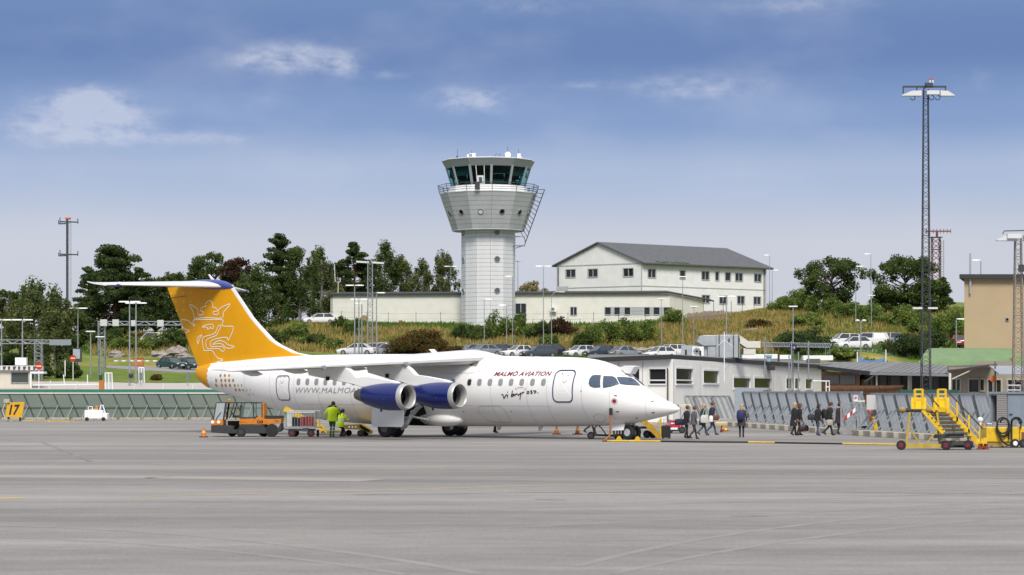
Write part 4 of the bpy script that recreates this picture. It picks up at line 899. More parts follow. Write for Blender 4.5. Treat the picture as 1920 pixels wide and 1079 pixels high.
MB().beam(at(1785, 711, 176), at(1824, 693, 176), .06).build('brace', m_post, rb_); MB().beam(at(1781, 745, 177), at(1781, 700, 177), .16).build('post', m_post, rb_); MB().beam(at(1866, 760, 170), at(1866, 678, 170), .1).build('post', mat('green_post', (.10, .11, .08), .7), rb_)
gh = wthing('green_hangar', 'low hangar with green barrel roof beside the tan block', 'building', at(1810, 690, 232)); q = MB(); prof = []
for i in range(9):
    a = i / 8 * pi * .5; prof.append((233 - 9 * cos(a) * 1.0 + 4, lerp(4.75, 6.65, sin(a))))
prof = prof + [(242 + 9 * sin(i / 4 * pi / 2) * .8, lerp(6.65, 4.75, 1 - cos(i / 4 * pi / 2))) for i in range(1, 5)]
xl = [at(1716 + 30 * (i / 8) ** .8 if i < 9 else 1750, 0, prof[i][0]).x for i in range(len(prof))]; xr = at(1902, 0, 233).x
q.loft([[Vector((xl[i], y, z)) for i, (y, z) in enumerate(prof)], [Vector((xr, y, z)) for y, z in prof]], caps=False, closed=False); q.add([(xl[i], *prof[i]) for i in range(len(prof))], [tuple(range(len(prof)))]); q.build('roof', mat('green_roof_felt', (.16, .24, .11), .85, color2=(.125, .20, .10), scale=.9, bump=.15, bscale=8), gh, smooth=True)
q = MB(); q.box((at(1760, 0, 228).x, 228.4, 4.62), (5.6, .3, .3)); q.build('eave', m_roofdk, gh)
MB().box((at(1812, 0, 231).x + .5, 231.5, 2.3), (9, .2, 4.6)).build('wall', m_beige, gh)
MB().box((at(1902, 0, 228).x, 228, 5.4), (.35, .3, 2.0)).build('end_trim', mat('ochre_trim', (.40, .31, .10), .7), gh)
gb = MB(); e = [at(1822, 690, 200), at(1905, 690, 200), at(1836, 677.5, 222), at(1905, 677.5, 222)]; gb.quad(e[0], e[1], e[3], e[2]); gb.quad(e[0], e[0] - Vector((0, 0, 4.3)), e[1] - Vector((0, 0, 4.3)), e[1]); gb.quad(e[0], e[2], e[2] - Vector((0, 0, 4.3)), e[0] - Vector((0, 0, 4.3)))
solid('gravel_roof_shed', gb, mat('brown_gravel_felt', (.15, .12, .09), .95, color2=(.22, .18, .14), scale=6), 'low shed with brown gravel roof below the green hangar', 'shed')
tb_ = wthing('tan_building', 'tall windowless tan rendered block with black flat roof', 'building', at(1900, 655, 240)); K = Wall(1808, 240, 2160, 240); ztp = zf(523, 240)
vh = K.box(1885.5, 597, 1891, 602); K.mesh(0, ztp, [vh]).build('wall', mat('tan_render', (.43, .325, .20), .9, color2=(.385, .295, .185), scale=.35, bump=.15, bscale=10), tb_); K.window(vh, tb_, M_grey, fw=.04, name='vent')
q = MB(); q.quad(K.P(0, 0), K.P(3.4, 0, -14), K.P(3.4, ztp, -14), K.P(0, ztp)); q.build('side_wall', mat('tan_render', (.4, .3, .2)), tb_)
q = MB(); q.prism([K.P(-.6, ztp + .003, .6), K.P(K.L, ztp + .003, .6), K.P(K.L, ztp + .003, -13.5), K.P(2.9, ztp + .003, -13.5)], (0, 0, .42)); q.build('roof', m_roofdk, tb_)
MB().tube([K.P(.55, zf(551, 240), .25), K.P(.55, zf(476, 240), .25)], .1, 6).build('flue_pipe', M_grey, tb_)

# --- guard booth and things behind the glass fence
gbo = wthing('guard_booth', 'small cream guard booth with flat roof behind the glass fence', 'booth', at(40, 733, 226)); Bw = Wall(-45, 226, 58, 226); hb_ = Bw.box(21.5, 699, 53, 717.5); zt2 = zf(694.5, 226)
Bw.mesh(1.4, zt2, [hb_]).build('wall', mat('cream_render', (.58, .55, .46), .8, var=.05), gbo); Bw.window(hb_, gbo, M_grey, mglass=mat('booth_glass', (.06, .075, .065), .08), fw=.06)
q = MB(); Bw.bar(q, -.5, zt2 + .003, Bw.L + .6, zf(686, 226), -3, .35); q.build('roof', mat('white_fascia', (.60, .61, .60), .6), gbo)
q = MB()
for i in range(11): s0 = 1.2 + i * .47; q.prism([Bw.P(s0, zf(693.5, 226), .36), Bw.P(s0 + .17, zf(693.5, 226), .36), Bw.P(s0 + .2 + .08 * (i % 2), zf(687.5, 226), .36), Bw.P(s0 - .03, zf(687.5, 226), .36)], Bw.n * .03)
q.build('fascia_marking', mat('charcoal', (.06, .06, .065), .6), gbo)
q = MB(); Bw.bar(q, Bw.L + .05, zf(701, 226), Bw.L + 1.3, zf(697, 226), -1.0, .6); q.build('canopy', m_win, gbo); MB().beam(at(58, 738, 225.5), at(58, 699, 225.5), .15).build('post', m_win, gbo)
q = MB(); a = at(30, 685, 229); b = at(50, 671, 229); q.box(((a.x + b.x) / 2, 229, (a.z + b.z) / 2), (b.x - a.x, .8, b.z - a.z)); solid('cabinet', q, M_white, 'white cabinet on the guard booth roof', 'cabinet')
# ------------------------------------------------------------------ fences
m_pane = bpy.data.materials.new('teal_fence_glass'); m_pane.use_nodes = True; _t = m_pane.node_tree; _p = _t.nodes['Principled BSDF']
_p.inputs['Base Color'].default_value = (.185, .215, .22, 1); _p.inputs['Roughness'].default_value = .25
_tr = _t.nodes.new('ShaderNodeBsdfTransparent'); _tr.inputs[0].default_value = (.58, .65, .65, 1); _mx = _t.nodes.new('ShaderNodeMixShader'); _mx.inputs[0].default_value = .72
_t.links.new(_tr.outputs[0], _mx.inputs[1]); _t.links.new(_p.outputs[0], _mx.inputs[2]); _t.links.new(_mx.outputs[0], _t.nodes['Material Output'].inputs[0])
m_blue = mat('blue_grey_steel', (.20, .215, .23), .5, .3, var=.15)
m_green = mat('green_netting', (.03, .15, .105), .6, var=.1)
FY = 205.0; fz = lambda py: zf(py, FY); k_ = FY / F
gf = wthing('glass_blast_fence', 'long low blast fence of grey-green glass panes with slanting posts', 'fence', at(260, 787, FY).to_2d().to_3d())
ZT, ZM = 2.24, 1.02; SH = 1.0; xs = [(-40 - CX) * k_ + 1.265 * i for i in range(23)]
pz = pst_ = stt = lowp = None; X0 = xs[0]
up_ = lambda x, z: Vector((x + SH * (1 - z / ZT), FY, z))
for i, x in enumerate(xs):
    if pz is None:
        pst_ = MB().beam(up_(X0, ZT), up_(X0, .1), .085, .09).build('post', M_dark, gf)
        pz = MB().add([up_(X0 + .05, ZT - .02), up_(X0 + 1.215, ZT - .02), up_(X0 + 1.215, ZM + .04), up_(X0 + .05, ZM + .04)], [(0, 1, 2, 3)]).build('pane', m_pane, gf)
        lowp = MB().add([up_(X0 + .05, ZM - .04), up_(X0 + 1.215, ZM - .04), up_(X0 + 1.215, .2), up_(X0 + .05, .2)], [(0, 1, 2, 3)]).build('pane', m_pane, gf)
        stt = MB().tube([up_(X0, 1.25) + Vector((0, -.05, 0)), up_(X0, 1.25) + Vector((-.42, -1.0, -1.2))], .035, 6).build('strut', M_galv, gf)
    else:
        for o in (pst_, pz, lowp, stt): share(o, gf).location = (x - X0, 0, 0)
q = MB(); q.beam((xs[0], FY - .05, ZM), (xs[-1] + 1.2, FY - .05, ZM), .06, .07); q.build('mid_rail', M_dark, gf)
q = MB(); q.box(((xs[0] + xs[-1]) / 2 + .6, FY - .06, ZT + .02), (xs[-1] - xs[0] + 1.6, .08, .07)); q.build('top_rail', M_white, gf)
q = MB(); q.box(((xs[0] + xs[-1]) / 2 + .6, FY + .02, ZT + .21), (xs[-1] - xs[0] + 1.6, .03, .26)); q.build('green_top_band', m_green, gf)
q = MB()
for i in range(15): q.box((xs[0] + 1.0 + i * 2.0, FY - .55, .11), (1.7, .8, .2), random.uniform(-.03, .03))
q.build('footing', M_conc, gf)
def fence_line(name, label, P0, P1, n, zt, lean, mpanel, side, strut=True, foot=True, skew=0, base_z=.25, thick=.05):
    """leaning panels between posts from P0 to P1 (ground points); side = unit vector to the apron side"""
    P0 = Vector(P0); P1 = Vector(P1); t = wthing(name, label, 'fence', P0); d = (P1 - P0) / n; u = d.normalized(); L = d.length
    Z = Vector((0, 0, 1)); top = lambda p: p + Z * zt + side * lean + u * skew; bot = lambda p: p + Z * base_z
    a, b = P0 + u * .07, P0 + d - u * .07
    q = MB(); m_ = MB(); nn = 12
    q.loft([[g(a).lerp(g(b), i / nn) + side * (.06 if i % 4 > 1 else 0) for i in range(nn + 1)] for g in (bot, top)], caps=False, closed=False)      # corrugated sheet
    pan = q.build('panel', mpanel, t); po = MB().beam(top(P0) + side * .05, bot(P0) + side * .05, .16, .1).build('post', m_blue, t)
    if strut: st = MB().beam(bot(P0).lerp(top(P0), .62) + side * .08, P0 + side * (lean * .55 + 1.0) + Z * .3, .10, .10).build('strut', M_galv, t)
    if foot: ft = MB().box(P0 + side * (lean * .3 + .75) + Z * .15 + u * L * .32, (L * .62, 1.5, .3), atan2(u.y, u.x)).build('concrete_block', M_conc, t, bevel=.02)
    for i in range(1, n + 1):
        off = d * i
        share(po, t).location = off
        if strut: share(st, t).location = off
        if i < n:
            share(pan, t).location = off
            if foot: share(ft, t).location = off
    if strut:
        sm = MB().beam(bot(P0 + d * .5).lerp(top(P0 + d * .5), .55) + side * .08, P0 + d * .5 + side * (lean * .55 + .9) + Z * .3, .06, .06).build('strut', M_galv, t)
        for i in range(1, n): share(sm, t).location = d * i
    MB().beam(top(P0) + Z * .03, top(P1) + Z * .03, .14, .08).build('top_rail', M_galv, t)
    return t
m_sheet = mat('translucent_grey_sheet', (.60, .61, .615), .5, 0, var=.24, scale=.9)
_t = m_sheet.node_tree; _tr = _t.nodes.new('ShaderNodeBsdfTranslucent'); _tr.inputs[0].default_value = (.62, .66, .67, 1); _mx = _t.nodes.new('ShaderNodeMixShader'); _mx.inputs[0].default_value = .5
_t.links.new(_t.nodes['Principled BSDF'].outputs[0], _mx.inputs[1]); _t.links.new(_tr.outputs[0], _mx.inputs[2]); _t.links.new(_mx.outputs[0], _t.nodes['Material Output'].inputs[0])
m_mesh = mat('perforated_grey_sheet', (.36, .375, .38), .6, .2, var=.2, scale=14)
mf = fence_line('perforated_fence', 'grey perforated screen fence behind the aircraft nose', at(1215, 734, 193).to_2d().to_3d(), at(1384, 734, 191).to_2d().to_3d(), 5, 2.02, 0, m_mesh, Vector((0, -1, 0)), strut=False, foot=False, skew=-.7)
s_ = Vector((-1, -.09, 0)).normalized()
fa_ = fence_line('corrugated_blast_fence', 'leaning corrugated steel fence with struts behind the waiting passengers', (16.6, 168, 0), (20.0, 134.5, 0), 12, 2.34, .55, m_sheet, s_)
fb_ = fence_line('corrugated_blast_fence', 'leaning corrugated steel fence with struts behind the yellow stairs', (20.25, 132.5, 0), (23.0, 114, 0), 9, 2.26, .55, m_sheet, s_)
q = MB(); q.box(at(1404, 759, 186), (2.2, .08, 2.55)); q.box(at(1383, 759, 186.1), (.12, .12, 2.6)); solid('steel_gate_leaf', q, mat('blue_grey_sheet', (.30, .34, .38), .5, .2, var=.08), 'plain blue-grey steel gate leaf left of the leaning fence', 'gate')
q = MB(); a = gp(1402, 801)
# bar gate where the passengers walk
gt_ = wthing('bar_gate', 'galvanised bar gate with a red and white sticker', 'gate', gp(1600, 817)); Yg = gy(817); g0, g1 = at(1577, 817, Yg), at(1608, 817, Yg); g0.z = g1.z = 0
q = MB(); H_ = 2.42 - 21 * Yg / F
for p in (g0, g1): q.beam(p + Vector((0, 0, 0)), p + Vector((0, 0, H_)), .07)
for z in (.1, H_ - .03): q.beam(g0 + Vector((0, 0, z)), g1 + Vector((0, 0, z)), .07)
q.beam(g0 + Vector((.05, -.02, .12)), g1 + Vector((-.05, -.02, H_ - .6)), .04); q.build('gate_frame', M_galv, gt_)
br = MB().beam(g0 + Vector((.1, 0, .1)), g0 + Vector((.1, 0, H_ - .05)), .03).build('bar', M_galv, gt_)
for i in range(1, 11): share(br, gt_).location = (i * ((g1 - g0).x - .15) / 11, 0, 0)
q = MB(); c0 = at(1593, 783, Yg - .08)
for i, m_i in enumerate((0, 1, 0, 1)):
    o = Vector((-.28 + i * .15, 0, -.2 + i * .13)); q.add([c0 + o, c0 + o + Vector((.15, 0, .13)), c0 + o + Vector((.15, 0, .36)), c0 + o + Vector((0, 0, .23))], [(0, 1, 2, 3)], m_i)
q.build('sticker', [M_red, M_white], gt_)
g2 = g1 + Vector((.55, 3.2, 0)); gs = wthing('bar_fence_panel', 'galvanised bar panel right of the bar gate', 'fence', g1)
q = MB(); q.beam(g1 + Vector((.06, 0, 1.75)), g2 + Vector((0, 0, 1.75)), .05); q.beam(g1 + Vector((.06, 0, .5)), g2 + Vector((0, 0, .5)), .05); q.build('rail', M_galv, gs); br = None
for i in range(12):
    p = g1.lerp(g2, (i + 1) / 12)
    if br is None: br = MB().beam(p + Vector((0, 0, .45)), p + Vector((0, 0, 1.8)), .035).build('bar', M_galv, gs); p00 = p
    else: share(br, gs).location = p - p00
sg = wthing('low_sign', 'dark blue sign with white lettering low beside the bar gate', 'sign', gp(1618, 815)); Ys = 133.0
a, b = at(1608.5, 811, Ys), at(1629, 799, Ys); q = MB(); q.box(((a.x + b.x) / 2, Ys, (a.z + b.z) / 2), (b.x - a.x, .06, b.z - a.z)); q.build('board', mat('navy_board', (.012, .016, .05), .5), sg)
tv_, tf_ = text_mesh('Angel', bold=.01); q = MB(); q.add([(lerp(a.x + .04, b.x + .05, u), Ys - .036, lerp(a.z + .08, b.z - .07, v)) for u, v in tv_], tf_); q.build('lettering', M_white, sg)
for x in (.05, .5): MB().box((a.x + x, Ys + .02, a.z / 2), (.05, .04, a.z)).build('leg', M_dark, sg)
tb2 = wthing('yellow_bin', 'yellow wheeled bin behind the fence struts', 'bin', gp(1644, 814)); p = gp(1645, 816); q = MB()
q.loft([[p + Vector((sx * w, sy * w, z)) for sx, sy in ((-1, -1), (1, -1), (1, 1), (-1, 1))] for z, w in ((.08, .20), (.92, .28))]); q.build('body', M_yellow, tb2); MB().box(p + Vector((0, 0, .97)), (.62, .66, .07)).build('lid', M_yellow, tb2)
for s in (-1, 1): MB().lathe([(-.03, .09), (.03, .09)], p + Vector((s * .2, .26, .09)), (1, 0, 0), 10).build('wheel', M_black, tb2)
solid('white_notice_board', MB().box(at(1633, 754.5, 132) + Vector((0, -.5, 0)), (.62, .05, .80)), mat('pale_board', (.50, .50, .50), .6), 'blank pale grey board at the end of the leaning fence', 'notice board')
fx = wthing('fire_point', 'red fire extinguisher stand behind the fence struts', 'fire point', gp(1631, 811)); p = gp(1631, 811); MB().lathe([(.1, .14), (.9, .14), (1.0, .05)], p, n=10).build('cabinet', mat('dark_red', (.16, .015, .02), .5), fx); MB().ball(p + Vector((0, 0, 1.2)), .16, 8).build('lamp', M_red, fx); MB().tube([p, p + Vector((0, 0, 1.1))], .04, 6).build('pole', M_white, fx)
nt = wthing('prohibition_sign', 'small white sign with red symbol above the bar gate', 'sign', at(1605, 752, 134)); a = at(1600.5, 753, 134); b = at(1608, 742, 134); MB().box(((a.x + b.x) / 2, 134, (a.z + b.z) / 2), (b.x - a.x, .03, b.z - a.z)).build('plate', M_white, nt)
q = MB(); q.lathe([(0, .075), (.01, .075), (.01, .05), (0, .05)], ((a.x + b.x) / 2, 133.97, (a.z + b.z) / 2 + .04), (0, -1, 0), 14, caps=False); q.beam(((a.x + b.x) / 2 - .05, 133.97, (a.z + b.z) / 2), ((a.x + b.x) / 2 + .05, 133.97, (a.z + b.z) / 2 + .09), .02); q.build('symbol', M_red, nt); MB().box(at(1612, 752.5, 134.1), (.58, .03, .09)).build('strip', mat('cream_post', (.6, .56, .46)), nt)
# hut on the right
hu = wthing('utility_hut', 'grey utility hut with louvred panel and dark doorway', 'hut', gp(1890, 831)); Yh = 112.0; Hw = Wall(1855, Yh, 1960, Yh - 2); zh = zf(739, Yh); dh = Hw.box(1857.5, 742, 1869, 829)
dh = (dh[0], .02, dh[2], dh[3]); Hw.mesh(0, zh, [dh], thick=.6).build('wall', mat('hut_blue_grey', (.27, .30, .33), .55, var=.06), hu); q = MB(); q.quad(Hw.P(dh[0], 0, -.6), Hw.P(dh[2], 0, -.6), Hw.P(dh[2], dh[3], -.6), Hw.P(dh[0], dh[3], -.6)); q.build('doorway', mat('dark_porch', (.035, .033, .032)), hu)
q = MB(); Hw.bar(q, -.05, zh, Hw.L, zh + .1, -2.5, .1); q.build('roof', M_galv, hu); lh = Hw.box(1870.5, 742, 1889, 829); lv = MB(); Hw.bar(lv, lh[0], .2, lh[2], .2 + .075, .01, .07); l0 = lv.build('slat', mat('taupe_louvre', (.34, .32, .30), .6), hu)
for i in range(1, 21): share(l0, hu).location = (0, 0, .1 * i)
q = MB(); Hw.bar(q, Hw.sz(1891, 0)[0], .1, Hw.L, zh - .05, .004, .05); q.build('panel', mat('hut_blue_panel', (.24, .29, .34), .5, var=.08), hu)
q = MB(); Hw.bar(q, Hw.sz(1894, 0)[0], zf(777.5, Yh), Hw.sz(1900, 0)[0], zf(776, Yh), .052, .1); q.build('handle', M_dark, hu)
rr = wthing('pipe_railing', 'grey pipe railing on the hut roof line', 'railing', at(1900, 735, 114)); q = MB()
for px in (1889, 1913): q.tube([at(px, 742, 113), at(px, 722, 113)], .03, 5)
q.tube([at(1889, 723, 113), at(1914, 723, 113)], .03, 5); q.tube([at(1889, 732, 113), at(1914, 732, 113)], .03, 5); q.build('rail', M_galv, rr)
os = wthing('orange_round_sign', 'small round orange sign on a post in front of the beige building', 'sign', at(1862, 740, 170)); MB().lathe([(0, .24), (.04, .24)], at(1862, 710.5, 169.9), (0, -1, 0), 16).build('disc', mat('orange_sign', (.55, .16, .03), .5), os); MB().tube([at(1862, 760, 170), at(1862, 706, 170)], .04, 6).build('post', M_grey, os)
MBx = MB(); MBx.box(at(1740, 738, 150), (3.6, 1.2, .45)); solid('green_container', MBx, mat('dark_green_skip', (.012, .075, .05), .6), 'dark green container behind the yellow stairs', 'container')
solid('roof_ladder_rail', MB().tube([at(1524, 715, 190), at(1555, 715, 190), at(1555, 736, 190)], .05, 5).tube([at(1549, 716, 190), at(1549, 736, 190)], .04, 5).tube([at(1549, 726, 190), at(1555, 726, 190)], .04, 5), M_white, 'white tubular hand frame in front of the timber annexe', 'railing')

# ------------------------------------------------------------------ masts and lamps
def lattice(mb, p0, p1, w0, w1, n, r=.03, rb=.018, faces=4):
    p0 = Vector(p0); p1 = Vector(p1); cs = []
    for i in range(n + 1):
        f = i / n; c = p0.lerp(p1, f); w = lerp(w0, w1, f) / 2; cs.append([c + Vector((sx * w, sy * w, 0)) for sx, sy in ((-1, -1), (1, -1), (1, 1), (-1, 1))])
    for k in range(4): mb.tube([cs[0][k], cs[-1][k]], r, 5)
    for i in range(n):
        for k in range(4):
            j = (k + 1) % 4; a, b = (k, j) if i % 2 else (j, k); mb.tube([cs[i][a], cs[i + 1][b]], rb, 4)
            if i % 6 == 0: mb.tube([cs[i][k], cs[i][j]], rb, 4)
    return mb
m_lamp = mat('lamp_housing', (.62, .63, .63), .4)
def floodhead(mb, c, L, d=1):
    """wedge-shaped floodlight pointing along x"""
    x0, x1 = c[0], c[0] + d * L; y = c[1]; z = c[2]
    mb.loft([[Vector((x0, y - .35, z + .12)), Vector((x0, y + .35, z + .12)), Vector((x0, y + .35, z - .22)), Vector((x0, y - .35, z - .22))],
             [Vector((lerp(x0, x1, .5), y - .33, z + .1)), Vector((lerp(x0, x1, .5), y + .33, z + .1)), Vector((lerp(x0, x1, .5), y + .33, z - .22)), Vector((lerp(x0, x1, .5), y - .33, z - .22))],
             [Vector((x1, y - .25, z - .16)), Vector((x1, y + .25, z - .16)), Vector((x1, y + .25, z - .21)), Vector((x1, y - .25, z - .21))]])
MY = 160.0
m1 = wthing('floodlight_mast', 'tallest lattice floodlight mast with two red beacons on top', 'floodlight mast', (at(1736, 0, MY).x, MY, 0)); mx = at(1736, 0, MY).x
q = MB(); lattice(q, (mx, MY, 0), (mx, MY, zf(168, MY)), .62, .30, 74, .035, .014); q.build('lattice', M_dark, m1)
q = MB(); z_ = zf(163, MY); q.beam((mx - 1.5, MY, z_), (mx + 1.35, MY, z_), .12); q.beam((mx - 1.5, MY, z_), (mx - 1.5, MY, z_ - .45), .08); q.beam((mx + 1.3, MY, z_), (mx + 1.3, MY, z_ - .5), .08); q.beam((mx - .6, MY, z_), (mx - .6, MY, z_ - .4), .08); q.beam((mx, MY - .8, z_), (mx, MY + .8, z_), .1); q.box((mx + .2, MY, z_ + .12), (.5, .4, .25)); q.build('head_frame', M_dark, m1)
for x, d, L in ((mx - .35, -1, 1.28), (mx + .9, 1, .95)): q = MB(); floodhead(q, (x, MY - .1, z_ - .42), L, d); q.build('floodlight', m_lamp, m1)
q = MB(); q.box((mx + .38, MY - .4, z_ - .45), (.82, .5, .26)); q.build('floodlight', m_lamp, m1)
q = MB()
for x in (-.9, .35, .75): q.tube([(mx + x + .16 * sin(a), MY - .2, z_ - .75 + .16 * cos(a)) for a in [i * pi / 4 for i in range(7)]], .025, 4)
q.build('cable_loops', M_black, m1)
for x in (.28, .46): q = MB(); q.tube([(mx + x, MY, z_ + .2), (mx + x, MY, z_ + .45)], .05, 6); b_ = q.build('beacon', M_white, m1); MB().ball((mx + x, MY, z_ + .5), .07).build('lens', M_red, b_)
q = MB(); zq = zf(579, MY); q.beam((mx - 1.0, MY - .1, zq), (mx + .35, MY - .1, zq), .05); q.build('bracket', M_dark, m1)
for x, d in ((mx - .05, -1), (mx + .36, 1)): q = MB(); q.box((x + d * .3 - .25, MY - .2, zq + .02), (.62, .3, .12)); q.build('area_light', m_lamp, m1)
m2 = wthing('floodlight_mast', 'lattice mast with white floodlights at the right edge by the tan block', 'floodlight mast', (at(1909, 0, 140).x, 140, 0)); mx2 = at(1909, 0, 140).x; q = MB(); lattice(q, (mx2, 140, 0), (mx2, 140, zf(445, 140)), .62, .34, 40, .035, .014); q.build('lattice', mat('weathered_steel', (.22, .19, .16), .6), m2)
z_ = zf(447, 140)
for x, d, L in ((mx2 - .15, -1, 1.15), (mx2 + .3, 1, 1.0)): q = MB(); floodhead(q, (x, 139.8, z_ + .05), L, d); q.build('floodlight', m_lamp, m2)
q = MB(); q.box((mx2 - .35, 139.5, z_ + .08), (.8, .4, .26)); q.build('floodlight', m_lamp, m2); q = MB(); q.tube([(mx2 - .9, 140, z_ + .25), (mx2 - .8, 140, z_ + .42), (mx2 + .7, 140, z_ + .45), (mx2 + .8, 140, z_ + .2)], .035, 5); q.build('head_frame', M_dark, m2)
q = MB(); q.box((mx2 + .1, 139.6, zf(504, 140)), (.3, .3, .4)); q.build('junction_box', M_dark, m2)
m3 = wthing('floodlight_mast', 'slim lattice mast with twin lamps rising above the long building', 'floodlight mast', on(694, 289)); x3 = at(694, 0, 289).x; q = MB(); lattice(q, (x3, 289, on(694, 289).z), (x3, 289, zf(492, 289)), .62, .55, 22, .045, .022); q.build('lattice', M_galv, m3)
for x0, x1, y0 in ((668, 692, 491), (696, 720, 492.5)): q = MB(); a, b = at(x0, y0, 289), at(x1, y0 + 1.5, 289); q.beam(a, b, .5, .2); q.build('area_light', m_lamp, m3)
m4 = wthing('antenna_mast', 'slender antenna mast with two crossbars behind the weeping birches', 'antenna mast', on(126, 275)); x4 = at(126, 0, 275).x; q = MB(); q.tube([(x4, 275, on(126, 275).z), (x4, 275, zf(412, 275))], .13, 7); q.build('pole', M_dark, m4)
q = MB(); xl_ = at(131, 0, 275).x
for dx in (-.13, .13): q.tube([(xl_ + dx, 275, zf(620, 275)), (xl_ + dx, 275, zf(415, 275))], .025, 4)
for i in range(48): z = lerp(zf(620, 275), zf(415, 275), i / 47); q.tube([(xl_ - .13, 275, z), (xl_ + .13, 275, z)], .02, 4)
q.build('ladder', M_galv, m4)
for y0, y1 in ((416, 420), (477, 480)):
    q = MB(); q.beam(at(110, y1, 275), at(127, y1 - .5, 275), .14); q.beam(at(113, y0, 275), at(146, y0 + 1, 275), .14)
    for px, ya in ((110, y0), (112.5, y0 - 5), (146, y0 - 3)): q.tube([at(px, y1, 275), at(px, ya - 3, 275)], .05, 4)
    q.build('crossbar', M_dark, m4)
q = MB(); q.ball(at(125, 409, 275), .2); q.ball(at(130, 409, 275), .2); q.build('beacon', mat('pale_red_lens', (.6, .25, .22), .3), m4)
m5 = wthing('radar_mast', 'red lattice radar mast with comb antenna behind the tall floodlight mast', 'radar mast', on(1756, 372)); x5 = at(1755, 0, 372).x; q = MB(); lattice(q, (x5, 372, zf(535, 372)), (x5, 372, zf(446, 372)), 1.15, 1.15, 8, .08, .05); q.build('lattice', mat('signal_red_steel', (.17, .055, .045), .6), m5)
q = MB(); q.box((x5, 372, zf(445.5, 372)), (1.8, 1.4, .12)); q.build('platform', M_dark, m5); q = MB(); q.tube([(x5 + .15, 372, zf(445, 372)), (x5 + .15, 372, zf(434, 372))], .2, 6); q.beam(at(1735, 434, 372), at(1783, 434, 372), .2)
for i in range(8): q.tube([at(1737 + i * 6.5, 438, 372), at(1737 + i * 6.5, 429.5, 372)], .05, 4)
q.build('comb_antenna', mat('signal_red_steel', (.4, .06, .045)), m5)
q = MB()
for px in (1764.5, 1769.5): q.tube([at(px, 535, 371), at(px, 450, 371)], .05, 4)
for i in range(18): q.tube([at(1764.5, 533 - 4.7 * i, 371), at(1769.5, 533 - 4.7 * i, 371)], .035, 4)
q.build('ladder', M_galv, m5)

LAMP_G = 'lamp posts around the airport'
def lamp(px, top, Y, kind, label, base=None, r=.06, w=None):
    p = on(px, Y) if base is None else at(px, base, Y); z = zf(top, Y); h = z - p.z
    t = thing('street_lamp', label, 'street lamp', p, 0, LAMP_G)
    q = MB(); q.tube([(0, 0, -.2), (0, 0, h * .35), (0, 0, h)], [r * 1.25, r * 1.05, r * .75], 7); q.build('pole', M_galv, t)
    L = w or 1.0
    def head(x, s):
        q = MB(); q.loft([[Vector((x + s * a, b * k, h + .06 + c)) for b, c in ((-1, -.02), (1, -.02), (.7, .10), (-.7, .10))] for a, k in ((0, .10), (L * .25, .2), (L * .85, .2), (L, .08))]); return q.build('lamp_head', m_lamp, t)
    if kind == 'double': head(.05, 1); head(-.05, -1)
    elif kind == 'left': head(-.03, -1)
    elif kind == 'right': head(.03, 1)
    elif kind == 'curve':
        q = MB(); q.tube([(0, 0, h), (.12, 0, h + .5), (.45, 0, h + .8), (1.0, 0, h + .85)], .05, 6); q.build('arm', M_galv, t); q = MB(); q.box((1.3, 0, h + .83), (.7, .25, .12)); q.build('lamp_head', m_lamp, t)
    elif kind == 'top': q = MB(); q.loft([[Vector((x, y, h + z)) for x, y in ((-a, -b), (a, -b), (a, b), (-a, b))] for a, b, z in ((.15, .1, 0), (L * .5, .18, .08), (L * .45, .15, .18))]); q.build('lamp_head', m_lamp, t)
    elif kind == 'globe':
        for s in (-.35, .35): MB().tube([(0, 0, h), (s, 0, h + .05)], .03, 5).build('arm', M_galv, t); MB().lathe([(0, .12), (.12, .26), (.22, .2), (.28, .03)], (s, 0, h), n=10).build('lamp_head', m_lamp, t)
    return t
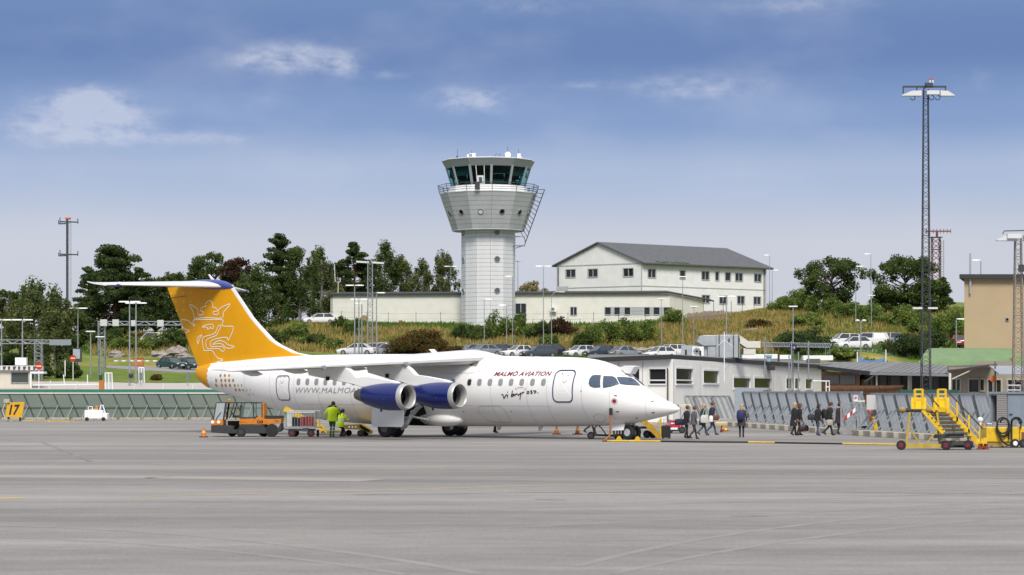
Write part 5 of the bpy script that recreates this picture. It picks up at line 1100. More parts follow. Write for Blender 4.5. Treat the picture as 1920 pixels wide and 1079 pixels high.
for a in [(3, 602, 245, 'double', 'double-headed lamp at the far left edge'), (42, 602, 240, 'double', 'double-headed lamp above the guard booth'),
          (146, 580, 262, 'double', 'tall double lamp beside the black information board'), (243, 568, 232, 'double', 'taller front lamp of the twin pair left of the fin'),
          (255, 570.5, 236, 'double', 'rear lamp of the twin pair left of the fin'), (170, 624, 255, 'top', 'short lamp under the sign gantry, left of its post'), (188, 634, 260, 'top', 'short lamp in front of the gantry post'),
          (665, 537, 280, 'double', 'double lamp at the left of the central lamp cluster'), (673, 563, 283, 'double', 'lower double lamp in the central lamp cluster'), (678.5, 571, 284, 'left', 'thin single lamp in the central lamp cluster'),
          (706, 551, 286, 'right', 'slanting lamp post right of the slim lattice mast'), (845, 501, 382, 'double', 'double lamp peeking out left of the tower shaft'),
          (908, 563, 300, 'right', 'lamp post in front of the tower shaft'), (950, 574, 300, 'left', 'shorter lamp post at the right tower edge'), (961, 520, 302, 'left', 'tall lamp post along the right tower edge'),
          (971, 491, 375, 'top', 'lamp behind the tower at its right side'), (1019, 501, 300, 'double', 'thin tall double lamp right of the tower'), (1034, 560, 302, 'curve', 'curved-arm lamp right of the tower'),
          (1240, 563, 298, 'top', 'lamp in front of the strip windows'), (1280, 521, 300, 'top', 'tall lamp in front of the white house wall'), (1301, 577, 300, 'top', 'lamp standing by the plank fence'), (1362, 558, 255, 'double', 'double lamp rising behind the ventilation plant'),
          (1443, 480, 400, 'left', 'tall thin lamp at the right corner of the white house'), (1448, 508, 402, 'right', 'lower lamp at the right corner of the white house'), (1487, 577, 262, 'top', 'lamp behind the white roof lights'),
          (1604.5, 501, 330, 'right', 'tall lamp above the white vans'), (1633, 478, 335, 'left', 'tallest thin lamp left of the round dark tree'), (1634, 556, 325, 'top', 'short lamp below the round dark tree'),
          (1614, 604, 258, 'globe', 'white lamp with twin globes in front of the white vans'), (1793, 600, 285, 'right', 'bent lamp beside the tan block'), (1839, 490, 262, 'left', 'small lamp behind the tan block roof')]:
    lamp(*a, base={1839: 560}.get(a[0]), r=.05 if a[2] > 290 else .075)
ap = wthing('aerial_pole', 'thin white mast with stays in front of the ventilation plant', 'aerial', at(1358, 700, 188)); q = MB(); q.tube([at(1358, 715, 187), at(1358, 622, 187)], .035, 6); q.tube([at(1358, 638, 187), at(1346, 649, 187)], .02, 4); q.tube([at(1358, 638, 187), at(1374, 650, 187)], .02, 4); q.build('mast', M_white, ap)
q = MB(); q.tube([at(1358, 694, 187.2), at(1364, 688, 187.2), at(1368, 684, 187.2)], .03, 5); q.build('cable', M_grey, ap)
for px, y0, y1, lab in ((1434, 633, 703, 'grey pole in front of the roof lights, left one'), (1479.5, 665, 740, 'left pole of the pole group by the terminal end'), (1484, 640, 740, 'middle pole of the pole group by the terminal end'), (1497, 660, 740, 'right pole of the pole group by the terminal end'), (1516, 640, 712, 'thin pole above the last terminal window')):
    solid('steel_pole', MB().tube([at(px, y1, 186), at(px, y0, 186)], .05, 6), M_galv, lab, 'pole', 'steel poles along the terminal')
bs = wthing('blue_roof_sign', 'small dark blue sign with pale symbols on a pole above the terminal', 'sign', at(1487, 652, 200)); MB().box(at(1487, 651, 199), (.5, .05, .42)).build('board', mat('navy_board', (.012, .016, .05)), bs); c = at(1487, 651, 198.95)
for dx, w_, h_ in ((-.12, .12, .16), (.1, .14, .2)): MB().box((c.x + dx, c.y, c.z - .04), (w_, .01, h_)).build('pictogram', mat('pale_blue_print', (.30, .32, .42), .5), bs); MB().tube([at(1487, 740, 199.1), at(1487, 645, 199.1)], .045, 6).build('pole', M_galv, bs)

# ------------------------------------------------------------------ behind the glass fence
def gantry(name, label, px0, px1, py, Y, posts, hh, boxes):
    t = wthing(name, label, 'gantry', at((px0 + px1) / 2, py, Y)); q = MB(); a, b = at(px0, py, Y), at(px1, py, Y); n = int((b - a).length / .7)
    for dz in (0, -hh):
        for dy in (0, .7): q.beam(a + Vector((0, dy, dz)), b + Vector((0, dy, dz)), .07)
    for i in range(n):
        f0, f1 = i / n, (i + 1) / n; z0, z1 = (0, -hh) if i % 2 else (-hh, 0); q.tube([a.lerp(b, f0) + Vector((0, 0, z0)), a.lerp(b, f1) + Vector((0, 0, z1))], .03, 4); q.tube([a.lerp(b, f0) + Vector((0, .7, z0)), a.lerp(b, f1) + Vector((0, .7, z1))], .03, 4)
    q.build('truss', M_galv, t)
    for px in posts: q = MB(); p = on(px, Y); lattice(q, (p.x, Y + .35, p.z - .3), (p.x, Y + .35, a.z), .7, .7, 12, .05, .03); q.build('post', M_galv, t)
    for x0, x1, y0, y1 in boxes: q = MB(); c, d = at(x0, y1, Y - .2), at(x1, y0, Y - .2); q.box(((c.x + d.x) / 2, Y - .2, (c.z + d.z) / 2), (d.x - c.x, .3, d.z - c.z)); q.build('sign_box', mat('pale_sign_back', (.52, .53, .54), .5), t, bevel=.03)
gantry('sign_gantry', 'grey lattice sign gantry behind the guard booth', -60, 132, 637.5, 244, (71, -55), .38, ())
gantry('sign_gantry', 'lattice sign gantry with four pale sign backs left of the fin', 183, 420, 603, 262, (190, 412), .38, ((188, 201, 599.5, 612), (211, 223, 599.5, 612), (246, 256, 601, 612), (295, 307, 600.5, 613)))
q = MB(); q.box(at(152, 643, 243.8) + Vector((-2.1, 0, 0)), (2.2, .06, .5)); solid('gantry_sign', q, mat('grey_sign_face', (.22, .25, .28), .5), 'grey sign panel at the right end of the left gantry', 'sign')
def noentry(px, py, base, Y, label):
    t = wthing('no_entry_sign', label, 'road sign', at(px, base, Y), 'red no-entry signs'); c = at(px, py, Y - .06); MB().lathe([(0, .32), (.03, .32)], c, (0, -1, 0), 18).build('disc', M_red, t); MB().box(c + Vector((0, -.04, 0)), (.46, .015, .12)).build('bar', mat('sign_yellow', (.75, .6, .2), .5), t); MB().tube([at(px, base, Y), at(px, py - 6, Y)], .04, 6).build('post', M_white, t)
noentry(137, 672, 722, 244, 'red no-entry sign by the black information board'); noentry(73, 687, 735, 224, 'upper red no-entry sign beside the guard booth')
ib = wthing('information_board', 'black framed information board with pale map behind the no-entry sign', 'notice board', at(144, 690, 250)); q = MB(); q.box(at(145, 666, 250), (.95, .12, 1.45)); q.build('frame', M_dark, ib); MB().box(at(143.5, 664, 249.92), (.7, .03, 1.0)).build('map_panel', mat('pale_map', (.42, .46, .50), .5, color2=(.25, .32, .40), scale=3), ib); MB().tube([at(145, 700, 250), at(145, 678, 250)], .06, 6).build('post', M_dark, ib)
tl = wthing('barrier_post', 'orange barrier post with dark lamp behind the glass fence', 'barrier', at(190, 733, 219)); MB().box(at(190.5, 724, 219), (.42, .4, 1.0)).build('cabinet', mat('barrier_orange', (.48, .16, .03), .5), tl); MB().box(at(189, 708.5, 219), (.28, .25, .45)).build('lamp', mat('dark_green_lamp', (.02, .05, .045), .4), tl); MB().tube([at(189, 722, 219), at(189, 712, 219)], .03, 5).build('neck', M_dark, tl)
q = MB(); q.beam(at(62, 722.5, 220), at(196, 720.5, 220), .09, .1); bo = solid('barrier_boom', q, M_white, 'long white barrier boom in front of the yard', 'barrier')
b2 = wthing('barrier_boom', 'white and red barrier boom beside the orange kiosks', 'barrier', at(260, 678, 300)); 
for i in range(12): MB().beam(at(214 + i * 7.3, 677, 300), at(221 + i * 7.3, 677, 300), .14).build('segment', M_white if i % 2 == 0 else mat('boom_red', (.40, .27, .18), .5), b2)
for px, lab in ((254, 'left orange ticket kiosk by the boom'), (264, 'right orange ticket kiosk by the boom')):
    t = wthing('ticket_kiosk', lab, 'kiosk', on(px, 301), 'orange ticket kiosks'); p = on(px, 301); MB().box(p + Vector((0, 0, .5)), (.66, .5, 1.0)).build('body', mat('barrier_orange', (.48, .16, .03)), t); MB().box(p + Vector((0, -.02, 1.03)), (.72, .55, .08)).build('cap', mat('dark_orange', (.3, .09, .02), .5), t)
m_shel = mat('shelter_glass', (.45, .52, .52), .15, alpha=.45)
for px0, px1, y0, y1, Y, lab in ((198, 211, 700, 733, 222, 'glass shelter panels beside the barrier post'), (261, 271, 690, 718, 240, 'small glass shelter on the lawn by the lamps')):
    t = wthing('glass_shelter', lab, 'shelter', at(px0, y1, Y)); q = MB(); 
    for x in (px0, (px0 + px1) / 2, px1): q.tube([at(x, y1, Y), at(x - 1, y0, Y)], .05, 5)
    q.tube([at(px0 - 1, y0, Y), at(px1 - 1, y0, Y)], .05, 5); q.build('frame', M_white, t); MB().quad(at(px0, y1, Y), at(px1, y1, Y), at(px1 - 1, y0, Y), at(px0 - 1, y0, Y)).build('pane', m_shel, t)
for px, y0, y1, Y, tilt, lab in ((121, 703, 722, 222, -2, 'leaning white post left of the boom'), (164, 703, 722, 222, 0, 'upright white post at the boom middle'), (92, 714, 730, 214, 3, 'short slanted stay on the fence left'), (142, 716, 733, 214, 3, 'short slanted stay on the fence middle'), (250, 720, 735, 214, 4, 'short slanted stay below the twin lamps'), (304, 720, 735, 214, 4, 'white slanted stay left of the fin'), (359, 720, 735, 214, 4, 'white slanted stay near the orange tail'), (122, 676, 706, 240, 0, 'tall thin post between the two no-entry signs')):
    solid('white_post', MB().tube([at(px, y1, Y), at(px + tilt, y0, Y)], .05, 5), M_white, lab, 'post', 'thin white posts by the fence')
for px, lab in ((264, 'grey signal box post on the lawn left'), (352, 'grey signal box post on the lawn by the tail')):
    t = wthing('signal_post', lab, 'signal post', on(px, 232), 'signal posts on the lawn'); p = at(px, 706, 232); MB().box(p, (.28, .2, .72)).build('box', mat('signal_grey', (.14, .15, .17), .5), t); MB().tube([on(px, 232), p], .04, 5).build('post', M_galv, t)
solid('lamp_post_camera', MB().box(at(245.5, 705, 231.7), (.4, .3, .45)).ball(at(246, 703, 231.5), .14), M_dark, 'dark camera box on the front twin lamp post', 'camera')
# boat cover
bt = wthing('blue_tarpaulin', 'sagging blue tarpaulin slung between two poles above the roof', 'tarpaulin', at(1635, 678, 240)); q = MB(); rows = []
for i in range(9):
    f = i / 8; x = lerp(1608, 1661, f); sag = 6 * (1 - (2 * f - 1) ** 2); rows.append([at(x, 670.5 + sag * .9, 240), at(x, 678.5 + sag * .12, 240.0), at(x, 677 + sag * .2, 241.2)])
q.loft(rows, caps=False, closed=False); q.build('sheet', mat('blue_tarp', (.06, .17, .38), .5, color2=(.14, .28, .5), scale=2), bt, smooth=True)
for px, y in ((1607.5, 660), (1661, 656)): MB().tube([at(px, 690, 240), at(px, y, 240)], .06, 5).build('pole', M_white, bt)
# stand sign 17
s17 = wthing('stand_sign', 'slanted yellow stand sign with black number 17', 'sign', gp(27, 789)); Y7 = 194.0; q = MB(); c = [at(9.5, 782, Y7), at(41, 783, Y7), at(46, 754, Y7), at(14, 755, Y7)]; q.prism(c, (0, .1, 0)); q.build('board', mat('sign_amber', (.66, .36, .015), .5, var=.06), s17)
tv_, tf_ = text_mesh('17', bold=.03, shear=.12); q = MB(); q.add([(c[0].lerp(c[1], .22 + u * .60).lerp(c[3].lerp(c[2], .16 + u * .60), .14 + v * .70)) + Vector((0, -.02, 0)) for u, v in tv_], tf_); q.build('number', M_black, s17)
for px in (16, 38): MB().box(at(px, 787, Y7 + .3), (.12, .3, .5)).build('foot', M_dark, s17)
q = MB(); q.box(at(13, 752, Y7), (.45, .3, .3)); q.tube([at(11, 754, Y7), at(4, 770, Y7 - .2), at(10, 786, Y7 - .5), at(18, 789, Y7 - 1)], .04, 5); q.build('lamp_unit', mat('tan_lamp', (.42, .38, .28), .6), s17)
yc = MB(); yc.tube([gp(20, 790.5), gp(60, 789.6), gp(95, 790.2), gp(118, 788.6), gp(140, 790), gp(158, 788.6)], .05, 5); yc.tube([gp(90, 791), gp(110, 790.2), gp(128, 791)], .05, 5); solid('yellow_hose', yc, M_yellow, 'yellow hose lying along the foot of the glass fence', 'hose')
wu = wthing('white_power_cart', 'white ground power cart parked against the glass fence', 'power cart', gp(180, 789)); Yw = 196.0; p = gp(180, 789); 
def pb2(name, x0, y0, x1, y1, Y, dep, m, parent, bev=.03):
    a = at(x0, y1, Y); b = at(x1, y0, Y); q = MB(); q.box(((a.x + b.x) / 2, Y + dep / 2, (a.z + b.z) / 2), (b.x - a.x, dep, b.z - a.z)); return q.build(name, m, parent, bevel=bev)
pb2('body', 158, 770, 193, 786, Yw, 1.2, M_white, wu, .06); pb2('step', 189, 775, 201, 787, Yw + .1, 1.0, M_white, wu, .05); MB().lathe([(0, .14), (.3, .14), (.4, .04)], at(181, 770, Yw + .5), n=8).build('orange_cap', M_orange, wu)
q = MB(); q.tube([at(165, 770, Yw + .3), at(166, 763, Yw + .3), at(173, 763, Yw + .3), at(174, 770, Yw + .3)], .04, 5); q.tube([at(187, 770, Yw + .3), at(189, 760, Yw + .3), at(193, 760, Yw + .3), at(199, 780, Yw + .3)], .05, 5); q.build('handle', M_white, wu); q = MB(); q.box(at(176, 768.5, Yw + .5), (.7, .3, .15)); q.build('control_panel', mat('tan_lamp', (.4, .3, .2)), wu)
for px in (163, 194): MB().lathe([(-.06, .16), (.06, .16)], at(px, 0, Yw).xy.to_3d() + Vector((0, -.02, .16)), (0, 1, 0), 12).build('wheel', M_black, wu)
# ------------------------------------------------------------------ the airliner
AX, AY, TH = -4.74, 129.4, radians(38); ct_, st_ = cos(TH), sin(TH)
jet = thing('airliner', 'white four-engined high-wing jet airliner with orange tail and blue engines', 'airplane', (AX, AY, 0), -TH)
def aun(px, py, w):
    q = (px - CX) / F; u = (q * (AY - w * ct_) - AX + w * st_) / (ct_ + q * st_); Y = AY - u * st_ - w * ct_
    return u, EYE - (py - HY) * Y / F
FP = [(-17.0, 3.84, 3.14), (-16.5, 3.95, 2.80), (-15.8, 4.05, 2.54), (-13.66, 4.18, 2.06), (-11.57, 4.31, 1.58), (-9.92, 4.38, 1.24), (-7.49, 4.43, .88), (-5.12, 4.44, .69), (-2.8, 4.43, .60), (.23, 4.41, .57), (3.9, 4.33, .58),
      (6.9, 4.22, .60), (9.1, 4.18, .62), (10.5, 4.13, .64), (11.5, 4.01, .66), (12.3, 3.80, .69), (13.0, 3.53, .73), (13.6, 3.14, .79), (14.13, 2.78, .88), (14.77, 2.41, 1.01), (15.57, 2.03, 1.17), (16.21, 1.76, 1.34), (16.42, 1.64, 1.44), (16.5, 1.57, 1.51)]
_u = np.array([p[0] for p in FP]); _t0 = np.array([p[1] for p in FP]); _b0 = np.array([p[2] for p in FP])
def herm(x, xs_, ys_):
    i = int(np.clip(np.searchsorted(xs_, x) - 1, 0, len(xs_) - 2)); h = xs_[i + 1] - xs_[i]; t = (x - xs_[i]) / h
    def sl(k):
        if k == 0 or k == len(xs_) - 1: j = min(max(k, 1), len(xs_) - 1); return (ys_[j] - ys_[j - 1]) / (xs_[j] - xs_[j - 1])
        a = (ys_[k] - ys_[k - 1]) / (xs_[k] - xs_[k - 1]); b = (ys_[k + 1] - ys_[k]) / (xs_[k + 1] - xs_[k]); return 0 if a * b <= 0 else 2 * a * b / (a + b)
    m0, m1 = sl(i) * h, sl(i + 1) * h
    return (2 * t ** 3 - 3 * t * t + 1) * ys_[i] + (t ** 3 - 2 * t * t + t) * m0 + (-2 * t ** 3 + 3 * t * t) * ys_[i + 1] + (t ** 3 - t * t) * m1
def sec(u):
    u = min(max(u, -17.0), 16.5); zt = float(herm(u, _u, _t0)); zb = float(herm(u, _u, _b0)); rz = (zt - zb) / 2; zc = (zt + zb) / 2
    ry = min(rz * (1.0 if u > 5 else .97), 1.83)
    if u < -12: ry = rz * lerp(.92, .74, (-12 - u) / 5)
    return zc, rz, ry
def S(u, z, off=.012, side=1):
    zc, rz, ry = sec(u); k = max(-.995, min(.995, (z - zc) / rz)); w = ry * sqrt(1 - k * k) + off
    return Vector((u, -side * w, z + off * k * .7))
def onfus(px, py):
    w = 1.8
    for _ in range(12):
        u, z = aun(px, py, w); zc, rz, ry = sec(u); k = max(-.98, min(.98, (z - zc) / rz)); w = .5 * w + .5 * ry * sqrt(1 - k * k)
    return u, z
m_skin = mat('white_aircraft_paint', (.78, .775, .76), .38, var=.055, scale=1.1, coat=.08, stretch=(.35, 1.2, 1.6), detail=8)
m_tail = mat('orange_aircraft_paint', (.66, .305, .0015), .42, var=.06, scale=.7, coat=0, spec=.25)
m_navy = mat('navy_aircraft_paint', (.004, .012, .115), .25, coat=.2)
m_bluef = mat('blue_fairing_paint', (.045, .06, .26), .3, coat=.3)
m_wingm = mat('wing_grey_white', (.60, .605, .60), .42, var=.07, scale=1.2)
m_bare = mat('bare_leading_edge', (.42, .415, .40), .42, .35, var=.08, scale=2)
m_maroon = mat('maroon_lettering', (.20, .012, .038), .4)
m_gtext = mat('grey_lettering', (.27, .28, .30), .4)
m_ink = mat('dark_maroon_ink', (.055, .008, .015), .5)
m_seam2 = mat('panel_seam', (.42, .42, .42), .6)
NR = 56; us = sorted(set([round(-17 + .45 * i, 3) for i in range(69)] + [14.2 + .22 * i for i in range(10)] + [16.25, 16.35, 16.42, 16.47, 16.5] + [-16.15])); us = [u for u in us if u <= 16.5]
q = MB(); rings = []
for u in us:
    zc, rz, ry = sec(u); rings.append([Vector((u, ry * sin(2 * pi * j / NR), zc + rz * cos(2 * pi * j / NR))) for j in range(NR)])
q.loft(rings); nf = []
for f in q.f: c = sum(q.v[i][0] for i in f) / len(f); nf.append(1 if c < -16.15 else 0)
q.m = nf
fus = q.build('fuselage', [m_skin, m_tail], jet, smooth=True)
def patch(pts, off=.012, side=1, mb=None, mi=0):
    """polygon of (u, z) laid on the fuselage side"""
    mb = mb or MB(); c = (sum(p[0] for p in pts) / len(pts), sum(p[1] for p in pts) / len(pts)); rows = []
    n = len(pts); vs = [S(*c, off, side)]
    for f in (.25, .5, .75, 1):
        vs += [S(lerp(c[0], p[0], f), lerp(c[1], p[1], f), off, side) for p in pts]
    fs = [(0, 1 + i, 1 + (i + 1) % n) for i in range(n)] + [(r + i, r + n + i, r + n + (i + 1) % n, r + (i + 1) % n) for r in (1, 1 + n, 1 + 2 * n) for i in range(n)]
    mb.add(vs, fs, mi); return mb
def ribbon(pts, w, off=.014, closed=False, fn=None, mb=None, step=.12):
    """a painted line of width w along (u, z) points on the skin"""
    mb = mb or MB(); fn = fn or (lambda u, z: S(u, z, off)); P = [Vector((p[0], p[1])) for p in pts]
    if closed: P = P + [P[0]]
    R = [P[0]]
    for a, b in zip(P, P[1:]):
        n = max(1, int((b - a).length / step)); R += [a.lerp(b, (i + 1) / n) for i in range(n)]
    L = []; N = len(R)
    for i, p in enumerate(R):
        a = R[i - 1] if i else (R[-2] if closed else R[0]); b = R[i + 1] if i < N - 1 else (R[1] if closed else R[-1]); d = (b - a)
        d = d.normalized() if d.length > 1e-6 else Vector((1, 0)); nrm = Vector((-d.y, d.x)) * w / 2; L.append((fn(*(p - nrm)), fn(*(p + nrm))))
    vs = [v for pr in L for v in pr]; mb.add(vs, [(2 * i, 2 * i + 2, 2 * i + 3, 2 * i + 1) for i in range(N - 1)]); return mb
def smooth(pts, n=4, closed=False):
    """Catmull-Rom through the points"""
    P = [Vector(p) for p in pts]; k = len(P); out = []
    for i in range(k if closed else k - 1):
        g = (lambda j: P[j % k]) if closed else (lambda j: P[min(max(j, 0), k - 1)]); a, b, c, d = g(i - 1), g(i), g(i + 1), g(i + 2)
        for s in range(n):
            t = s / n; out.append(.5 * ((2 * b) + (c - a) * t + (2 * a - 5 * b + 4 * c - d) * t * t + (3 * b - a - 3 * c + d) * t ** 3))
    if not closed: out.append(P[-1])
    return out
def rrect(u0, z0, u1, z1, r, n=5):
    out = []
    for cx, cz, a0 in ((u1 - r, z1 - r, 0), (u0 + r, z1 - r, 90), (u0 + r, z0 + r, 180), (u1 - r, z0 + r, 270)):
        out += [(cx + r * cos(radians(a0 + 90 * i / n)), cz + r * sin(radians(a0 + 90 * i / n))) for i in range(n + 1)]
    return out
# cabin windows
m_cwin = mat('cabin_window', (.26, .26, .265), .15); m_cwind = mat('dark_cabin_window', (.03, .03, .035), .1); m_wrim = mat('window_rim', (.30, .30, .30), .5)
wu_ = [-7.53 + .69 * i for i in range(6)] + [-3.39 + .69 * i for i in range(11)] + [4.59, 5.27, 5.96, 6.64, 7.32, 8.0, 8.68, 9.37]
for i, u in enumerate(wu_):
    zc_ = lerp(2.94, 2.88, min(1, max(0, (u + 7.5) / 12)))
    for side in (1, -1):
        q = MB(); patch(rrect(u - .145, zc_ - .185, u + .145, zc_ + .185, .12), .008, side, q, 0); patch(rrect(u - .115, zc_ - .155, u + .115, zc_ + .155, .1), .012, side, q, 1)
        q.build('cabin_window', [m_wrim, m_cwind if i == 17 else m_cwin], fus)
# doors and outlines
m_line_ = mat('navy_outline', (.02, .025, .09), .4)
for u0, z0, u1, z1, r in ((10.0, 1.88, 11.18, 3.47, .25), (-9.32, 1.93, -8.28, 3.27, .22)):
    for side in (1,):
        d = patch(rrect(u0 + .04, z0 + .04, u1 - .04, z1 - .04, r), .006).build('cabin_door', m_skin, fus)
        ribbon(rrect(u0, z0, u1, z1, r), .062 if u0 > 0 else .05, closed=True).build('door_outline', m_line_, fus)
q = MB()
for uc, zc_ in ((10.66, 3.02), (-8.85, 3.02)):
    ribbon(smooth([(uc - .12, zc_ - .02), (uc - .08, zc_ - .12), (uc, zc_ - .16), (uc + .08, zc_ - .12), (uc + .12, zc_ - .02)]), .028, mb=q, off=.016)
    ribbon([(uc - .25, zc_ + .16), (uc - .08, zc_ + .19)], .022, mb=q, off=.016); ribbon([(uc + .08, zc_ + .19), (uc + .25, zc_ + .16)], .022, mb=q, off=.016)
q.build('door_smile', mat('pinkish_print', (.45, .24, .25), .5), fus, kind='stuff')
# cockpit glazing
m_cock = mat('cockpit_glass', (.05, .075, .12), .05, spec=.8); m_frame = mat('cockpit_frame', (.10, .10, .105), .5)
for pts in ([(1104.5, 719), (1106, 711), (1111, 705), (1117, 704), (1126.5, 704.5), (1125.5, 726), (1114, 726.5), (1107, 724)], [(1132.5, 706), (1149, 706.5), (1155, 710), (1160.5, 720.5), (1146, 725), (1131.5, 727)], [(1158, 708), (1172, 708), (1182, 709.5), (1188, 713), (1196, 720), (1199, 723.5), (1180, 722.5), (1164, 720.5)]):
    P = [onfus(*p) for p in pts]; c = (sum(p[0] for p in P) / len(P), sum(p[1] for p in P) / len(P)); P = [x for i in range(len(P)) for x in (P[i], ((P[i][0] + P[(i + 1) % len(P)][0]) / 2, (P[i][1] + P[(i + 1) % len(P)][1]) / 2))]; big = [(lerp(c[0], p[0], 1.06), lerp(c[1], p[1], 1.06)) for p in P]
    for side in (1, -1):
        q = MB(); patch(big, .022, side, q, 0); patch(P, .034, side, q, 1); q.build('cockpit_window', [m_frame, m_cock], fus)
# lettering
def lettering(s, u0, z0, u1, z1, m, shear=.0, bold=.0, spacing=1.0, slope=0):
    tv_, tf_ = text_mesh(s, 1, shear, bold, spacing); q = MB(); q.add([S(lerp(u0, u1, a), lerp(z0, z1, b) + slope * a, .016) for a, b in tv_], tf_); return q.build('lettering', m, fus)
lettering('MALMÖ AVIATION', 6.12, 3.20, 9.75, 3.47, m_maroon, .32, .018, 1.05)
lettering('WWW.MALMOAVIATION.SE', -7.72, 2.33, .10, 2.62, m_gtext, .3, -.004, 1.05)
u_, z_ = onfus(1165, 705); lettering('JR', u_, z_, u_ + .36, z_ + .17, m_gtext, 0, .0, 1.15)
def zp(x, y): return onfus(900 + x / 10.667, 680 + y / 10.667)
q = MB(); strokes = [[(432, 645), (455, 640), (468, 660), (478, 715), (500, 690), (520, 655), (542, 640)], [(562, 640), (550, 675), (556, 705)], [(655, 560), (642, 620), (628, 678), (655, 672), (688, 648), (672, 632), (645, 645)], [(702, 668), (712, 630), (722, 640), (748, 622)],
                     [(762, 620), (765, 652), (785, 645), (822, 605)], [(824, 600), (812, 670), (800, 742)], [(842, 638), (850, 600), (862, 598), (890, 592)], [(965, 572), (945, 590), (950, 620), (975, 615), (985, 590), (965, 572)], [(1046, 562), (1020, 568), (1022, 585), (1048, 592), (1040, 618), (1012, 618)], [(1086, 552), (1078, 575), (1100, 568), (1124, 575), (1112, 602), (1084, 610)]]
for s_i in strokes: ribbon(smooth([zp(*p) for p in s_i]), .052, mb=q, off=.016)
for x, y in ((558, 592), (1160, 606)): patch([(zp(x, y)[0] + .03 * cos(a), zp(x, y)[1] + .03 * sin(a)) for a in [i * pi / 4 for i in range(8)]], .016, 1, q)
q.build('handwritten_lettering', m_ink, fus)
# small marks, probes, panel lines
q = MB()
for x0, y0, x1, y1 in ((966.5, 727, 967.5, 730.5), (967.5, 730.5, 969.5, 731), (983, 731, 985, 730.5), (985, 730.5, 986, 727), (970, 727.5, 982, 727)): ribbon([onfus(x0, y0), onfus(x1, y1)], .022, mb=q)
q.build('rescue_marks', mat('red_marks', (.4, .08, .08), .5), fus)
q = MB()
for x0, y0, x1, y1 in ((1152, 742, 1157, 742.5), (1155, 772, 1161, 772.5), (1221, 753.5, 1226, 753), (1222, 774.5, 1228, 773.5), (1193, 783, 1195, 786), (1089, 733, 1090, 735), (868, 771, 870, 773), (1055, 700, 1056, 702), (959, 771, 960, 773)): ribbon([onfus(x0, y0), onfus(x1, y1)], .045, mb=q)
q.build('probes', M_dark, fus)
u_, z_ = onfus(1152, 752.5); q = MB(); patch([(u_ + .16 * cos(a), z_ + .16 * sin(a)) for a in [i * pi / 6 for i in range(12)]], .010, 1, q, 0); patch([(u_ + .095 * cos(a), z_ + .095 * sin(a)) for a in [i * pi / 6 for i in range(12)]], .016, 1, q, 1); q.build('red_port', [mat('pale_pink_ring', (.62, .45, .45), .4), m_maroon], fus)
u_, z_ = onfus(1162, 727); q = MB(); patch([(u_ + .09 * cos(a), z_ + .07 * sin(a)) for a in [i * pi / 6 for i in range(12)]], .012, 1, q); q.build('sensor_plate', M_galv, fus)
q = MB()
for u in (-14.4, -12.2, -9.9, -7.9, -6.0, -3.6, -1.2, 6.05, 8.35, 9.6, 11.7, 13.2, 14.9):
    zc, rz, ry = sec(u); ribbon([(u, zc - rz * .97), (u, zc - rz * .8), (u, zc), (u, zc + rz * .8), (u, zc + rz * .97)], .016, mb=q, off=.006)
for a, b in (((-7.5, 1.72), (9.8, 1.66)),): ribbon([a, b], .014, mb=q, off=.006)
P = [onfus(640 + x / 4.315, 600 + y / 4.315) for x, y in ((1112, 705), (1200, 700), (1290, 703), (1335, 755), (1375, 825), (1290, 828), (1210, 820), (1150, 790), (1115, 745))]; ribbon(smooth(P, 3, True), .02, closed=True, mb=q, off=.008)
P = [onfus(x, y) for x, y in ((1113, 782), (1118, 777), (1130, 777), (1137, 785), (1132, 792), (1118, 792))]; ribbon(P, .018, closed=True, mb=q, off=.008)
ribbon([onfus(828, 700), onfus(880, 700), onfus(905, 696), onfus(918, 685)], .018, mb=q, off=.008)
q.build('panel_lines', m_seam2, fus)
P = [onfus(*p) for p in ((883, 677.5), (899.5, 677), (897, 682), (893, 687.5), (881.5, 686.5))]; q = MB(); patch(P, .012, 1, q); q.build('landing_light', mat('landing_light_glass', (.22, .21, .19), .15, var=.4, scale=6), fus)
# rear dots fading out of the orange
q = MB(); dots = [(1275, 630, 9), (1300, 630, 9), (1325, 630, 8), (1250, 658, 10), (1280, 658, 10), (1303, 658, 10), (1325, 658, 10), (1348, 658, 10), (1250, 687, 10), (1283, 687, 10), (1305, 687, 10), (1330, 687, 10), (1357, 687, 9), (1377, 687, 6), (1397, 686, 6), (1363, 713, 9), (1385, 713, 9), (1405, 714, 7), (1425, 715, 6), (1448, 713, 4), (1440, 740, 5), (1465, 740, 4)]
for x, y, r in dots:
    u_, z_ = onfus(x / 3.083, 500 + y / 3.083); rr_ = r / 3.083 * .029; patch([(u_ + rr_ * 1.1 * cos(a), z_ + rr_ * sin(a)) for a in [i * pi / 6 for i in range(12)]], .014, 1).build('paint_dot', mat('golden_brown_paint', (.42, .22, .02), .35), fus)
q = MB()
for x, y, r in ((1222, 640, 8), (1222, 665, 9), (1218, 688, 8), (1245, 640, 6), (1247, 672, 6), (1262, 640, 5)):
    u_, z_ = onfus(x / 3.083, 500 + y / 3.083); rr_ = r / 3.083 * .026; patch([(u_ + rr_ * (1.2 if k % 2 == 0 else .55) * cos(k * pi / 4), z_ + rr_ * (1.2 if k % 2 == 0 else .55) * sin(k * pi / 4)) for k in range(8)], .015, 1, q)
q.build('paint_stars', m_skin, fus)
P = [(-16.14, z) for z in (2.9, 3.2, 3.5)]; q = MB(); 
for i in range(5): patch([(-16.0 + .34 * cos(a) * 1.0, 2.78 + i * .27 + .17 * sin(a)) for a in [k * pi / 6 for k in range(12)]], .010, 1, q)
q.build('paint_edge', m_tail, fus)
